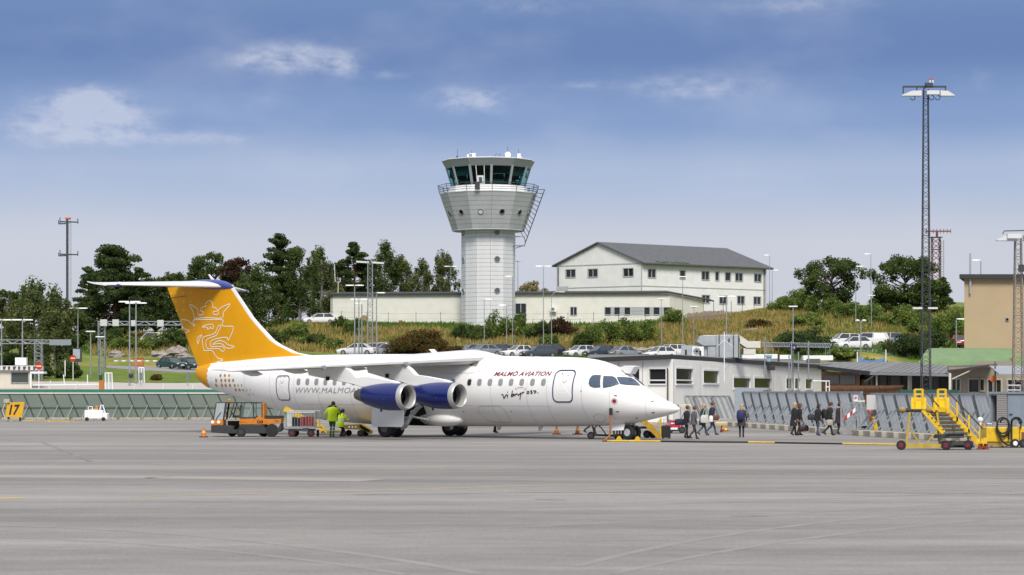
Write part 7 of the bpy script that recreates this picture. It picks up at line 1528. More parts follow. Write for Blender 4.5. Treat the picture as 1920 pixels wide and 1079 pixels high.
m_pale = mat('pale_windscreen', (.42, .46, .48), .08, alpha=.75, spec=.7); m_side = mat('cab_side_glass', (.25, .33, .33), .06, alpha=.35, spec=.6)
q = MB(); q.quad(z4(152, 98), z4(152, 98) + D_, z4(122, 282) + D_, z4(122, 282)); q.quad(z4(152, 98), z4(260, 96), z4(225, 282), z4(124, 282)); q.build('windscreen', m_pale, tug)
for a in ((440, 105, 562, 258), (575, 105, 662, 245)): q = MB(); q.quad(*(z4(x, y) + Vector((0, .03, 0)) for x, y in ((a[0], a[1]), (a[2], a[1]), (a[2], a[3]), (a[0] - 15, a[3])))); q.build('side_window', m_side, tug)
q = MB(); s0 = z4(375, 250) + Vector((0, .7, 0)); q.box(s0, (.5, .5, .12)); q.box(s0 + Vector((.22, 0, .3)), (.12, .48, .6)); q.beam(z4(280, 270) + Vector((0, .7, 0)), z4(310, 215) + Vector((0, .7, 0)), .05); q.lathe([(-.01, .18), (.02, .18)], z4(315, 212) + Vector((0, .7, 0)), (.8, 0, .6), 12); q.build('seat_and_wheel', m_trimb, tug)
q = MB(); q.quad(*(z4(x, y) + Vector((0, 1.2, 0)) for x, y in ((250, 300), (412, 300), (412, 400), (250, 400)))); q.build('footwell', m_trimb, tug)
for x in (112, 180): q = MB(); q.lathe([(0, .085), (.03, .085), (.04, .05)], z4(x, 312) + Vector((0, -.0, 0)), (0, -1, 0), 12); q.build('headlight', M_lens, tug)
q = MB(); q.lathe([(0, .08), (.12, .08), (.16, .03)], z4(285, 84) + Vector((0, .5, 0)), n=10); q.build('beacon', mat('amber_lens', (.55, .2, .02), .3), tug)
q = MB(); q.beam(z4(205, 200) + Vector((0, -.03, 0)), z4(150, 280) + Vector((0, -.03, 0)), .03); q.build('wiper', M_black, tug)
def ztext(s, x0, y0, x1, y1, m, parent, **k):
    tv_, tf_ = text_mesh(s, **k); a, b = z4(x0, y1), z4(x1, y0); q = MB(); q.add([(lerp(a.x, b.x, u), a.y - .012, lerp(a.z, b.z, v)) for u, v in tv_], tf_); q.build('lettering', m, parent)
ztext('08', 612, 290, 680, 326, M_black, tug, bold=.02); ztext('STILL', 418, 305, 512, 320, mat('faint_brown_print', (.30, .10, .01), .5), tug); q = MB(); q.quad(*(z4(x, y) + Vector((0, -.012, 0)) for x, y in ((818, 290), (856, 290), (856, 303), (818, 303)))); q.build('decal', mat('faint_brown_print', (.3, .1, .01)), tug)
zr = lambda x: Vector((z4(x, 0).x, TGY, 0))
lath_wheel(tug, zr(775) + Vector((0, .12, .345)), .345, .26, M_black); lath_wheel(tug, zr(432) + Vector((0, .10, .26)), .26, .22, m_char); lath_wheel(tug, zr(660) + Vector((0, 1.3, .345)), .345, .26, m_char); lath_wheel(tug, zr(302) + Vector((0, 1.3, .26)), .26, .22, m_char)
q = MB(); q.beam(z4(880, 385) + Vector((0, .7, 0)), z4(965, 402) + Vector((0, .7, 0)), .05); q.build('tow_hitch', M_dark, tug)

# baggage cart
cart = wthing('baggage_cart', 'barred baggage cart hitched behind the orange tractor', 'baggage cart', gp(567, 819)); CD = Vector((0, 1.3, 0))
q = MB(); q.prism([z4(*p) for p in ((940, 362), (1322, 362), (1322, 378), (940, 378))], CD); q.box(z4(1155, 395) + Vector((0, .4, 0)), (.30, .3, .22)); q.beam(z4(945, 400) + Vector((0, .65, 0)), z4(1260, 400) + Vector((0, .65, 0)), .12); q.build('platform', M_galv, cart)
q = MB(); q.quad(*(z4(*p) for p in ((945, 198), (1002, 198), (1002, 360), (945, 360)))); q.quad(*(z4(*p) + CD for p in ((945, 198), (1002, 198), (1002, 360), (945, 360)))); q.quad(z4(945, 198), z4(945, 198) + CD, z4(945, 360) + CD, z4(945, 360)); q.build('end_panel', mat('pale_cart_panel', (.42, .43, .43), .5, var=.15, scale=4), cart)
q = MB()
for dy in (0, 1.3):
    o = Vector((0, dy, 0)); q.tube([z4(942, 190) + o, z4(1258, 190) + o], .022, 5); q.tube([z4(942, 205) + o, z4(1258, 205) + o], .018, 5)
for x in (942, 1258): q.tube([z4(x, 190), z4(x, 190) + CD], .022, 5); q.tube([z4(x, 190), z4(x, 362)], .025, 5); q.tube([z4(x, 190) + CD, z4(x, 362) + CD], .025, 5)
for x in (1265, 1318): q.tube([z4(x, 186), z4(x, 362)], .02, 5); q.tube([z4(x, 186), z4(x, 186) + CD], .02, 5)
q.tube([z4(1265, 186), z4(1318, 186)], .02, 5); q.build('top_frame', M_galv, cart)
b0 = MB().tube([z4(1005, 190), z4(1005, 362)], .013, 5).build('bar', M_galv, cart); sx = z4(1, 0).x - z4(0, 0).x
for i in range(1, 9): share(b0, cart).location = (sx * 31 * i, 0, 0)
for i in range(9): share(b0, cart).location = (sx * 31 * i, 1.3, 0)
for x, y0, m_, lab in ((1022, 255, M_black, 'black suitcase at the left in the baggage cart'), (1066, 262, m_trimb, 'dark bag beside the black suitcase in the cart')):
    q = MB(); q.box(z4(x, (y0 + 358) / 2) + Vector((0, .5, 0)), (.2, .6, (358 - y0) / 6 / 35.4)); t = solid('suitcase', q, m_, lab, 'suitcase', 'luggage in the baggage cart', bevel=.04)
for x, c, lab in ((1112, (.30, .03, .03), 'bright red suitcase next to the dark bag'), (1160, (.22, .025, .025), 'red suitcase with yellow strap in the cart middle'), (1200, (.26, .03, .025), 'red suitcase second from the cart end'), (1238, (.20, .02, .02), 'dark red suitcase nearest the cart end')):
    q = MB(); q.box(z4(x, 304) + Vector((0, .5, 0)), (.185, .65, .50)); q.box(z4(x, 302) + Vector((0, .172, 0)), (.15, .02, .34)); t = solid('suitcase', q, mat('red_case_%d' % x, c, .5, var=.15), lab, 'suitcase', 'luggage in the baggage cart', bevel=.03)
lath_wheel(cart, zr(1000) + Vector((0, .1, .2)), .2, .11, mat('dark_red_hub', (.12, .02, .02), .5)); lath_wheel(cart, zr(1215) + Vector((0, .15, .2)), .2, .11, mat('dark_red_hub', (.12, .02, .02))); lath_wheel(cart, zr(1000) + Vector((.1, 1.2, .2)), .2, .11, M_dark); lath_wheel(cart, zr(1287) + Vector((0, .5, .19)), .19, .11, M_dark, axis=(1, .2, 0))

# belt loader under the fuselage
bl = wthing('belt_loader', 'yellow belt loader trolley under the rear fuselage', 'belt loader', gp(660, 818)); BY = 129.2; z5 = lambda x, y: at(x, y, BY); BD = Vector((0, 1.3, 0)); zg = lambda x: Vector((z5(x, 0).x, BY, 0))
q = MB(); q.prism([z5(*p) for p in ((602, 810), (606, 808), (640, 808), (642, 797), (676, 796), (694, 807), (693, 812), (676, 806), (642, 805), (640, 812), (602, 813))], BD); q.build('bed', mat('dirty_olive_paint', (.22, .16, .02), .7, var=.3, scale=4), bl, bevel=.01)
q = MB()
for i in range(3): x = 675 + i * 6.5; q.prism([z5(x, 795.5 + i * 4), z5(x + 3.2, 797.5 + i * 4), z5(x + 3.2, 803 + i * 4), z5(x, 801 + i * 4)], (0, -.02, 0))
q.build('black_stripes', M_black, bl); q = MB(); q.prism([z5(*p) for p in ((674, 795), (677, 795), (696, 808), (696, 814), (692, 814), (674, 801))], BD); q.build('ramp', M_yellow, bl)
q = MB(); q.beam(z5(527, 767) + BD * 1.5, z5(602, 806) + BD * 1.5, .1, .3); q.build('conveyor_arm', M_yellow, bl); MB().beam(z5(590, 786), z5(612, 812), .08).build('drawbar', M_yellow, bl); MB().beam(z5(537, 775) + BD * 1.5, z5(532, 795) + BD * 1.5, .08).build('leg', M_yellow, bl)
for x, r in ((644, .17), (676, .18)): lath_wheel(bl, zg(x) + Vector((0, -.02, r)), r, .1, mat('dark_red_hub', (.12, .02, .02))); lath_wheel(bl, zg(x) + Vector((.2, 1.25, r)), r, .1, M_dark)
for x in (655, 661, 667): q = MB(); q.box(z5(x, 801) + Vector((0, -.01, 0)), (.07, .03, .09)); q.build('reflector', M_white, bl)

# cones
def cone(px, py, label, proto=[None], fallen=False):
    p = gp(px, py)
    if proto[0] is None:
        t = thing('traffic_cone', label, 'traffic cone', p, 0, 'traffic cones on the apron'); q = MB(); q.box((0, 0, .025), (.42, .42, .05)); q.build('base', M_black, t)
        q = MB(); q.lathe([(.05, .155), (.5, .035)], (0, 0, 0), n=16); q.build('cone', mat('cone_orange', (.55, .11, .015), .5, var=.1), t); q = MB(); q.lathe([(.22, .118), (.36, .082)], (0, 0, 0), n=16, caps=False); q.build('band', mat('cone_yellow_band', (.6, .42, .05), .5), t); proto[0] = t
    else: t = copy_tree(proto[0], p, random.random(), label, 'traffic cones on the apron')
    if fallen: t.location.z = .2; t.rotation_euler = (0, radians(100), radians(-12))
    return t
cone(382, 820.5, 'orange and yellow cone in front of the tow tractor'); cone(1043.5, 815, 'orange cone under the fuselage, left of two'); cone(1083, 815, 'orange cone under the fuselage, right of two'); cone(1352, 811, 'fallen orange cone lying behind the passengers', fallen=True)

# nose area: ground power cable, towbar dolly, boarding stairs behind the nose
hc = MB(); sk = S(*onfus(1145.5, 774)); w2l = lambda v: Vector((AX + v.x * ct_ + v.y * st_, AY - v.x * st_ + v.y * ct_, v.z))
s0 = w2l(sk); q = MB(); e0 = gp(1130, 829); q.tube([s0, s0 + Vector((-.03, -.15, -.2)), s0 + Vector((-.02, -.2, -.75)), s0 + Vector((-.06, -.25, -1.1)), e0 + Vector((.35, .9, .25)), e0 + Vector((.1, .2, .06)), e0 + Vector((0, 0, .04))], .05, 7)
pc = wthing('power_cable', 'orange-brown power cable hanging from the fuselage to the apron', 'cable', e0); q.build('cable', mat('rust_orange_hose', (.28, .09, .03), .6), pc, smooth=True); q = MB(); q.box(s0 + Vector((0, -.08, .06)), (.16, .2, .34)); q.build('plug', M_black, pc, bevel=.02)
gc = wthing('ground_cable', 'long black and yellow cable lying across the apron to the stairs', 'cable', gp(1400, 831))
for pts, m_ in (((( 1130, 828.5), (1180, 829), (1239, 829.5)), M_yellow), (((1239, 829.5), (1320, 830.5), (1403, 831)), M_black), (((1403, 831), (1453, 832)), M_yellow), (((1453, 832), (1520, 833), (1580, 834)), M_black), (((1580, 834), (1640, 835), (1695, 836)), M_yellow)):
    q = MB(); q.tube([gp(*p) + Vector((0, 0, .04)) for p in pts], .04, 7); q.build('cable_section', m_, gc)
dl = wthing('towbar_dolly', 'dark towbar dolly with one wheel under the forward fuselage', 'towbar', gp(1108, 824)); p0 = gp(1108, 824); Yd = p0.y
lath_wheel(dl, p0 + Vector((0, 0, .19)), .19, .12, M_dark, axis=(.15, 1, 0)); q = MB(); q.beam(p0 + Vector((0, .1, .22)), at(1172, 818, Yd + .2), .11); q.beam(at(1115, 802, Yd), at(1117, 818, Yd), .07); q.beam(at(1127, 802, Yd), at(1137, 816, Yd), .06); q.tube([at(1115, 802, Yd), at(1121, 797.5, Yd), at(1127, 802, Yd)], .03, 5); q.build('towbar', M_dark, dl); q = MB(); q.beam(at(1150, 817, Yd), at(1168, 817, Yd), .16); q.build('yellow_brace', mat('ochre_paint', (.3, .2, .04), .6), dl); q = MB(); q.box(at(1161, 821, Yd), (.45, .3, .12)); q.build('hitch', M_black, dl)
bs_ = wthing('boarding_stairs', 'dirty yellow boarding stairs behind the aircraft nose', 'boarding stairs', gp(1225, 822)); Yb = 124.5; 
for d_ in (0, 1.4): MB().beam(at(1206, 789, Yb + d_), at(1238, 820, Yb + d_), .08, .28).build('stringer', mat('ochre_yellow', (.42, .25, .02), .5, var=.15), bs_)
st0 = None
for i in range(6):
    a = at(1206 + i * 5.6, 792 + i * 5.2, Yb + .7); o = MB().box(a, (.22, 1.3, .04)).build('tread', M_dark, bs_) if i == 0 else share(st0, bs_)
    if i == 0: st0 = o; a0_ = a
    else: o.location = a - a0_
q = MB(); q.tube([at(1239, 823, Yb - .1), at(1239, 785, Yb - .1)], .05, 6); q.tube([at(1239, 787, Yb - .1), at(1228, 797, Yb - .1), at(1218, 795, Yb)], .035, 5); q.build('handrail', M_yellow, bs_); q = MB(); q.beam(at(1187, 802, Yb + .7), at(1225, 802, Yb + .7), .2, .12); q.box(at(1192, 812, Yb + .8), (.5, .4, .5)); q.build('undercarriage', M_dark, bs_)
for x in (1213, 1224): lath_wheel(bs_, Vector((at(x, 0, Yb + .6).x, Yb + .6, .2)), .2, .12, M_dark, axis=(.4, 1, 0))
tr_ = wthing('trolley_box', 'black wheeled box standing right of the boarding stairs', 'trolley', gp(1249, 823)); p = gp(1249, 823); q = MB(); q.box(p + Vector((0, .15, .36)), (.46, .4, .62)); q.build('case', M_black, tr_, bevel=.04); q = MB(); q.tube([p + Vector((.18, .2, .6)), p + Vector((.18, .2, 1.0)), p + Vector((-.1, .2, 1.0)), p + Vector((-.1, .2, .6))], .018, 5); q.build('handle', M_galv, tr_)
for s in (-.16, .16): lath_wheel(tr_, p + Vector((s, 0, .06)), .06, .05, M_dark)
# red tractor behind the nose
rt = wthing('red_tractor', 'red baggage tractor with pale canopy behind the aircraft nose', 'tow tractor', gp(1272, 813)); Yr = gy(813); zz_ = lambda x, y: at(x, y, Yr); RD = Vector((0, 1.6, 0))
q = MB(); q.prism([zz_(*p) for p in ((1250, 803), (1250, 797), (1256, 795), (1257, 788), (1269, 788), (1271, 795), (1280, 797), (1280, 803))], RD); q.build('bonnet', mat('tractor_red', (.42, .02, .04), .4), rt, bevel=.03); q = MB(); q.prism([zz_(*p) for p in ((1250, 803), (1282, 803), (1282, 809), (1252, 809))], RD); q.build('chassis', M_dark, rt); q = MB(); q.box(zz_(1263, 804) + Vector((0, -.03, 0)), (.45, .05, .12)); q.build('number_plate', M_white, rt)
a = zz_(1262, 794.2)
for dx, w_ in ((-.06, .15), (.1, .11)): MB().box((a.x + dx, Yr - .02, a.z), (w_, .01, .07)).build('decal', M_white, rt)
q = MB(); q.prism([zz_(*p) for p in ((1273, 759), (1296, 758), (1296, 763), (1274, 764))], RD); q.build('canopy', mat('cream_canopy', (.55, .52, .42), .6), rt); q = MB()
for x in (1276, 1294): q.tube([zz_(x, 803), zz_(x, 763)], .03, 5)
q.build('canopy_post', M_galv, rt)
for x in (1256, 1279): lath_wheel(rt, Vector((at(x, 0, Yr).x, Yr + .05, .2)), .2, .15, M_dark)
# pallets and yellow wedge at the fence gap
solid('yellow_ramp', MB().prism([gp(1400, 797), gp(1403, 797), at(1426, 762, 168), at(1417, 764, 168)], (.25, .4, 0)), mat('faded_yellow', (.62, .40, .08), .7, var=.15), 'faded yellow board leaning at the left end of the strutted fence', 'board')
wp = wthing('white_pump', 'small white machine with hoses beside the yellow board', 'pump', at(1404, 768, 170)); q = MB(); q.box(at(1405, 766, 170), (.4, .3, .45)); q.box(at(1411, 768, 170), (.3, .3, .3)); q.build('casing', M_white, wp, bevel=.03); q = MB(); q.lathe([(0, .12), (.05, .12)], at(1409, 766, 169.8), (0, -1, 0), 12); q.tube([at(1404, 775, 169.8), at(1400, 785, 169.8), at(1402, 795, 169.8)], .04, 5); q.build('hose', M_black, wp); q = MB(); q.beam(at(1404, 800, 170), at(1406, 770, 170), .08); q.build('stand', M_galv, wp)
for i, (x0, x1, y, c, lab) in enumerate(((1344, 1378, 792, (.36, .31, .25), 'pale timber beam at the foot of the perforated fence'), (1342, 1374, 795, (.55, .55, .54), 'white pipe lying by the perforated fence'), (1336, 1372, 798.5, (.5, .36, .03), 'yellow pipe lying by the perforated fence'), (1300, 1340, 795, (.3, .27, .22), 'brown timber beam behind the walking passengers'))):
    solid('ground_beam', MB().beam(gp(x0, y) + Vector((0, 0, .1)), gp(x1, y) + Vector((0, 0, .1)), .2, .2 if i in (0, 3) else .12), mat('beam_%d' % i, c, .8, var=.15), lab, 'beam', 'beams and pipes at the fence foot')

# ------------------------------------------------------------------ yellow passenger stairs
PY = 100.5; st_root = wthing('passenger_stairs', 'wheeled yellow passenger stairs standing on the right of the apron', 'passenger stairs', gp(1765, 846)); z7 = lambda x, y, d=0: at(1670 + x / 7.68, 720 + y / 7.68, PY + d)
m_step = mat('step_grey', (.10, .10, .10), .6, .3, var=.2)
lat = Vector((-1.12, -.95, 0))                    # from the far stringer to the near one
q = MB(); q.beam(z7(795, 365), z7(1330, 925), .07, .24); q.build('stringer', M_yellow, st_root); q = MB(); q.beam(z7(795, 365) + lat, z7(1090, 700) + lat, .07, .2); q.build('stringer', M_yellow, st_root)
q = MB(); q.beam(z7(560, 382), z7(800, 382), .07, .24); q.beam(z7(795, 372), z7(795, 372) + lat, .06, .2); q.box(z7(680, 372) + lat * .5, (1.0, 1.0, .05)); q.build('platform', M_yellow, st_root)
td = None
for i in range(7):
    a = z7(830 + i * 52, 435 + i * 54); c = a + lat * .5; R_ = atan2(lat.y, lat.x)
    if td is None: td = MB().box(c, (lat.length - .08, .26, .045), R_).build('tread', m_step, st_root); rs = MB().box(c + Vector((-.05, .1, .09)), (lat.length - .3, .02, .07), R_).build('riser', M_yellow, st_root); c0 = c
    else: share(td, st_root).location = c - c0; share(rs, st_root).location = c - c0
q = MB(); q.box(z7(1000, 750) + lat * .5, (lat.length, .4, .16), atan2(lat.y, lat.x)); q.build('bottom_step', M_dark, st_root)
def gate(off, name):
    q = MB(); P = lambda x, y: z7(x, y) + off
    for x in (680, 790): q.beam(P(x, 365), P(x, 78), .09)
    for y in (82, 150, 225): q.beam(P(680, y), P(790, y), .07)
    q.build('platform_gate', M_yellow, st_root); q = MB(); q.box(P(735, 295), (.62, .05, .56)); q.build('gate_panel', mat('bright_yellow', (.82, .55, .01), .4, var=.05), st_root)
    q = MB(); q.tube([P(790, 75), P(1330, 650)], .035, 6); q.build('handrail', mat('olive_rail', (.08, .065, .03), .6), st_root); q = MB(); q.tube([P(790, 225), P(1290, 750)], .03, 6); q.build('mid_rail', M_yellow, st_root)
    for x, y0, y1 in ((955, 265, 540), (1125, 445, 720), (1280, 560, 880)): q = MB(); q.beam(P(x, y0), P(x, y1), .07 if x < 1200 else .04); q.build('rail_post', M_yellow, st_root)
gate(Vector((0, 0, 0)), ''); 
def gate2(off):
    P = lambda x, y: z7(x, y) + off; q = MB()
    for x in (680, 790): q.beam(P(x, 365), P(x, 78), .09)
    for y in (82, 150, 225): q.beam(P(680, y), P(790, y), .07)
    q.build('platform_gate', M_yellow, st_root); MB().box(P(735, 295), (.62, .05, .56)).build('gate_panel', mat('bright_yellow', (.82, .55, .01)), st_root); MB().tube([P(790, 75), P(1030, 330)], .035, 6).build('handrail', mat('olive_rail', (.08, .065, .03)), st_root); MB().tube([P(790, 225), P(940, 385)], .03, 6).build('mid_rail', M_yellow, st_root); MB().beam(P(955, 265), P(955, 400), .08).build('rail_post', M_yellow, st_root)
gate2(lat)
q = MB(); q.tube([z7(170, 378, -.9), z7(540, 378, -.9)], .09, 10); bm = q.build('bumper', mat('bumper_rubber', (.03, .03, .03), .7), st_root)
for x in (170, 540): q = MB(); q.ball(z7(x, 378, -.9), (.16, .16, .13), 8); q.build('bumper_end', mat('worn_ochre', (.28, .19, .07), .8, var=.2), st_root)
q = MB(); q.beam(z7(275, 395, -.9), z7(222, 880, -.9), .09); q.beam(z7(200, 890, -.9), z7(740, 895, -.9), .13, .16); q.beam(z7(280, 670, -.9), z7(440, 880, -.9), .06); q.beam(z7(670, 670, -.9), z7(500, 880, -.9), .06); m_oy = mat('olive_yellow', (.42, .30, .04), .5, var=.2)
for a_, b_ in ((z7(665, 410, -.9), z7(725, 830, -.9)), (z7(660, 400, 0), z7(700, 830, 0)), (z7(1110, 700), z7(1118, 820))): MB().beam(a_, b_, .08).build('leg', m_oy, st_root)
q.build('frame', mat('olive_yellow', (.42, .30, .04), .5, var=.2), st_root)
q = MB(); q.box(z7(920, 850) + Vector((0, -.3, 0)), (1.3, .8, .16)); q.box(z7(920, 900) + Vector((0, -.2, 0)), (1.5, .5, .10)); q.beam(z7(740, 885, -.9), z7(1080, 885, -.3), .1); q.build('axle_beam', M_dark, st_root); q = MB(); q.box(z7(875, 830) + Vector((0, -.55, 0)), (.35, .06, .1)); q.build('yellow_plate', M_yellow, st_root)
for x, d in ((152, -.9), (800, -1.1), (1115, -.7)): g_ = z7(x, 0, d); lath_wheel(st_root, Vector((g_.x, g_.y, .20)), .20, .13, mat('maroon_hub', (.16, .02, .035), .5), axis=(.45, 1, 0) if x > 200 else (.3, 1, 0))
for x in (1290, 1365): p = z7(x, 930); q = MB(); q.box((p.x, p.y, .12), (.17, .2, .24)); q.box((p.x, p.y, .02), (.3, .3, .04)); q.build('red_foot', mat('dark_red_foot', (.22, .02, .015), .6), st_root)
q = MB(); q.beam(z7(1365, 890), z7(1360, 780), .12); q.box(z7(1330, 840), (.2, .2, .3)); q.build('jack', M_yellow, st_root)
# ground power unit
gu = wthing('ground_power_unit', 'yellow ground power unit with coiled black hoses at the right edge', 'power unit', gp(1895, 840)); GY = 103.5; q = MB(); a, b = at(1849.5, 829, GY), at(1940, 801.5, GY); q.box(((a.x + b.x) / 2, GY + .7, (a.z + b.z) / 2), (b.x - a.x, 1.4, b.z - a.z)); q.build('body', M_yellow, gu, bevel=.03)
q = MB(); q.box(((a.x + b.x) / 2, GY + .7, a.z - .08), (b.x - a.x, 1.3, .14)); q.build('chassis', mat('ochre_paint', (.3, .2, .04)), gu)
for px in (1890, 1912): q = MB(); q.beam(at(px, 801, GY - .02), at(px, 829, GY - .02), .02, .03); q.build('panel_gap', M_dark, gu)
q = MB(); q.box(at(1917, 820, GY) + Vector((.05, -.01, 0)), (.18, .03, .42)); q.build('red_panel', mat('rust_panel', (.18, .06, .025), .6), gu)
def loop(cx, cy, rx, ry_, a0, a1, r=.038, n=18, dy=-.12): return MB().tube([at(1670 + (cx + rx * cos(radians(lerp(a0, a1, i / n)))) / 7.68, 720 + (cy - ry_ * sin(radians(lerp(a0, a1, i / n)))) / 7.68, GY + dy - .05 * sin(i)) for i in range(n + 1)], r, 7)
for i, a in enumerate(((1625, 620, 90, 130, -200, 20), (1615, 600, 85, 115, 0, 360), (1620, 640, 95, 120, 150, 400), (1640, 560, 60, 60, 0, 180), (1810, 560, 75, 75, 0, 180), (1800, 570, 60, 70, 0, 180))): loop(*a).build('hose_loop', M_black, gu, smooth=True)
q = MB(); q.tube([at(1670 + x / 7.68, 720 + y / 7.68, GY - .15) for x, y in ((1530, 640), (1550, 720), (1600, 820), (1680, 880), (1740, 895))], .038, 7)
for x in (1735, 1705, 1875, 1745): q.tube([at(1670 + x / 7.68, 720 + 560 / 7.68, GY - .05), at(1670 + x / 7.68, 720 + 640 / 7.68, GY - .05), at(1670 + x / 7.68, 720 + 800 / 7.68, GY - .05)][: 2 if x == 1875 else 3], .03, 6)
q.build('hose', M_black, gu, smooth=True); MB().lathe([(0, .1), (.2, .1), (.22, .04)], at(1864, 801, GY + .4), n=10).build('filler_cap', M_galv, gu); MB().lathe([(0, .2), (.15, .2)], at(1905, 801, GY + .6), n=10).build('vent_cowl', M_galv, gu)
for px in (1903, 1919): lath_wheel(gu, Vector((at(px, 0, GY).x, GY - .02, .19)), .19, .13, M_white if px < 1910 else M_dark)
rg = MB(); rg.tube([gp(1858, 838), gp(1872, 836.5), gp(1888, 838)], .05, 5); rg.tube([gp(1862, 836), gp(1880, 838.5)], .06, 5); solid('rag', rg, mat('tan_rag', (.36, .22, .08), .9), 'tan rags lying under the yellow power unit', 'rag')
hs_ = wthing('hydrant', 'white standpipe with orange hose between stairs and power unit', 'standpipe', gp(1838, 836)); p = gp(1838, 836); q = MB(); q.tube([p, p + Vector((0, 0, 1.1))], .07, 7); q.ball(p + Vector((0, 0, 1.15)), .13); q.box(p + Vector((.28, 0, .35)), (.3, .3, .5)); q.build('body', M_white, hs_); q = MB(); q.tube([p + Vector((.05, -.1, 1.0)), p + Vector((.25, -.15, .8)), p + Vector((.3, -.15, .55)), p + Vector((.1, -.15, .3))], .035, 6); q.build('hose', M_orange, hs_); q = MB(); q.box(p + Vector((.42, -.02, .75)), (.3, .25, .5)); q.build('control_box', M_galv, hs_, bevel=.02)
# ------------------------------------------------------------------ people
m_skinp = mat('skin', (.42, .24, .17), .55)
def cloth(n, c, v=.18): return mat('cloth_' + n, c, .85, var=v, scale=9)
CL = {'black': cloth('black', (.014, .014, .016)), 'char': cloth('charcoal', (.03, .03, .034)), 'grey': cloth('grey', (.085, .09, .105)), 'navy': cloth('navy', (.018, .022, .045)), 'jeans': cloth('jeans', (.055, .075, .13)), 'blue': cloth('dark_blue', (.02, .035, .06)), 'shoe': cloth('shoe', (.012, .011, .011)), 'wine': cloth('wine', (.035, .016, .02)),
      'hivis': cloth('hi_vis', (.62, .86, .015), .08), 'green': cloth('green', (.05, .16, .03)), 'white': cloth('white', (.6, .6, .58))}
HAIR = {'brown': mat('brown_hair', (.075, .038, .02), .6), 'blonde': mat('blonde_hair', (.42, .29, .13), .6, var=.2, scale=20), 'dark': mat('dark_hair', (.02, .015, .012), .6), 'auburn': mat('auburn_hair', (.10, .04, .018), .6)}
def person(px, py, rz, label, top='black', legs='char', hair='brown', h=1.75, stride=.5, long_hair=False, coat=None, arms=(0.25, -.25), lean=.04, Y=None, pose=None, build=1.0, lift=0, group=None):
    """one continuous skinned body in a pose; x is forward"""
    p = gp(px, py) if Y is None else Vector(((px - CX) / F * Y, Y, 0)); k = h / 1.75
    t = thing('person', label, 'person', p, rz, group); V = []; E_ = []; R = []; T = []
    def v(x, y, z, r, tagm): V.append((x * k, y * k, z * k)); R.append(r * k); T.append(tagm); return len(V) - 1
    def e(a, b): E_.append((a, b))
    s = stride; bend = pose or {}
    hz = bend.get('hip', .93); hx = bend.get('hipx', 0); lx = lambda z: hx + (z - hz) * lean / .5
    pel = v(hx, 0, hz, .135 * build, 'legs'); wa = v(lx(hz + .16), 0, hz + .16, .125 * build, 'top'); ch = v(lx(hz + .38), 0, hz + .38, .155 * build, 'top'); ub = v(lx(hz + .50), 0, hz + .50, .10, 'top'); nk = v(lx(hz + .58) + .01, 0, hz + .57, .052, 'skin'); hd0 = v(lx(hz + .63) + .025, 0, hz + .64, .072, 'skin'); hd = v(lx(hz + .7) + .03, 0, hz + .72, .098, 'skin'); hd1 = v(lx(hz + .78) + .02, 0, hz + .79, .07, 'skin')
    for a, b in ((pel, wa), (wa, ch), (ch, ub), (ub, nk), (nk, hd0), (hd0, hd), (hd, hd1)): e(a, b)
    ns = v(V[hd][0] / k + .118, 0, V[hd][2] / k - .02, .014, 'skin'); e(hd, ns)
    legs_ = bend.get('legs') or [((.20 * s + hx, .5 - .02 * s), (.30 * s + hx, .085 + .0 * s), .02), ((-.02 * s + hx, .48 - .01 * s), (-.40 * s + hx, .085 + .14 * s), -.10 * s)]
    for sy, ((kx, kz), (ax_, az_), tz_) in zip((1, -1), legs_):
        hp = v(lx(hz - .05), sy * .09, hz - .06, .10 * build, 'legs'); kn = v(kx, sy * .095, kz, .062, 'legs'); an_ = v(ax_, sy * .09, az_, .045, 'legs'); to = v(ax_ + .17, sy * .10, max(.035, az_ - .05 + tz_), .035, 'shoe'); hl_ = v(ax_ - .04, sy * .09, max(.04, az_ - .045), .04, 'shoe')
        e(pel, hp); e(hp, kn); e(kn, an_); e(an_, to); e(an_, hl_)
    hands = bend.get('hands')
    for i, (sy, sw) in enumerate(zip((1, -1), arms)):
        sz_ = hz + .48; sx_ = lx(sz_); sh_ = v(sx_, sy * .19 * build, sz_, .068, 'top')
        if hands: (ex, ey, ez), (wx, wy, wz) = hands[i]
        else: ex, ey, ez = sx_ + .26 * sin(sw), sy * .245, sz_ - .28 * cos(sw); wx, wy, wz = ex + .25 * sin(sw + .35), sy * .25, ez - .25 * cos(sw + .35)
        el_ = v(ex, ey, ez, .047, 'top'); wr_ = v(wx, wy, wz, .034, 'top'); d = Vector((wx - ex, wy - ey, wz - ez)).normalized(); pa = v(wx + d.x * .07, wy + d.y * .07, wz + d.z * .07, .033, 'skin'); e(ub, sh_); e(sh_, el_); e(el_, wr_); e(wr_, pa)
        side_ = d.cross(Vector((0, 1, 0))).normalized(); P0 = Vector(V[pa]) / k
        for j, (o, L) in enumerate(((-.028, .075), (-.010, .085), (.010, .08), (.027, .062))):
            a = P0 + side_ * o + d * .035; b = a + d * L * .55; c = b + (d * .8 + Vector((0, -sy * .6, 0))).normalized() * L * .45; i1 = v(*a, .010, 'skin'); i2 = v(*b, .009, 'skin'); i3 = v(*c, .008, 'skin'); e(pa, i1); e(i1, i2); e(i2, i3)
        a = P0 - side_ * .035 + d * .0; b = a - side_ * .022 + d * .035; i1 = v(*a, .011, 'skin'); i2 = v(*b, .009, 'skin'); e(pa, i1); e(i1, i2)
    me = bpy.data.meshes.new('body'); me.from_pydata(V, E_, []); ob = bpy.data.objects.new('body', me); COL.objects.link(ob); sk_ = ob.modifiers.new('skin', 'SKIN')
    sv = me.skin_vertices[0].data
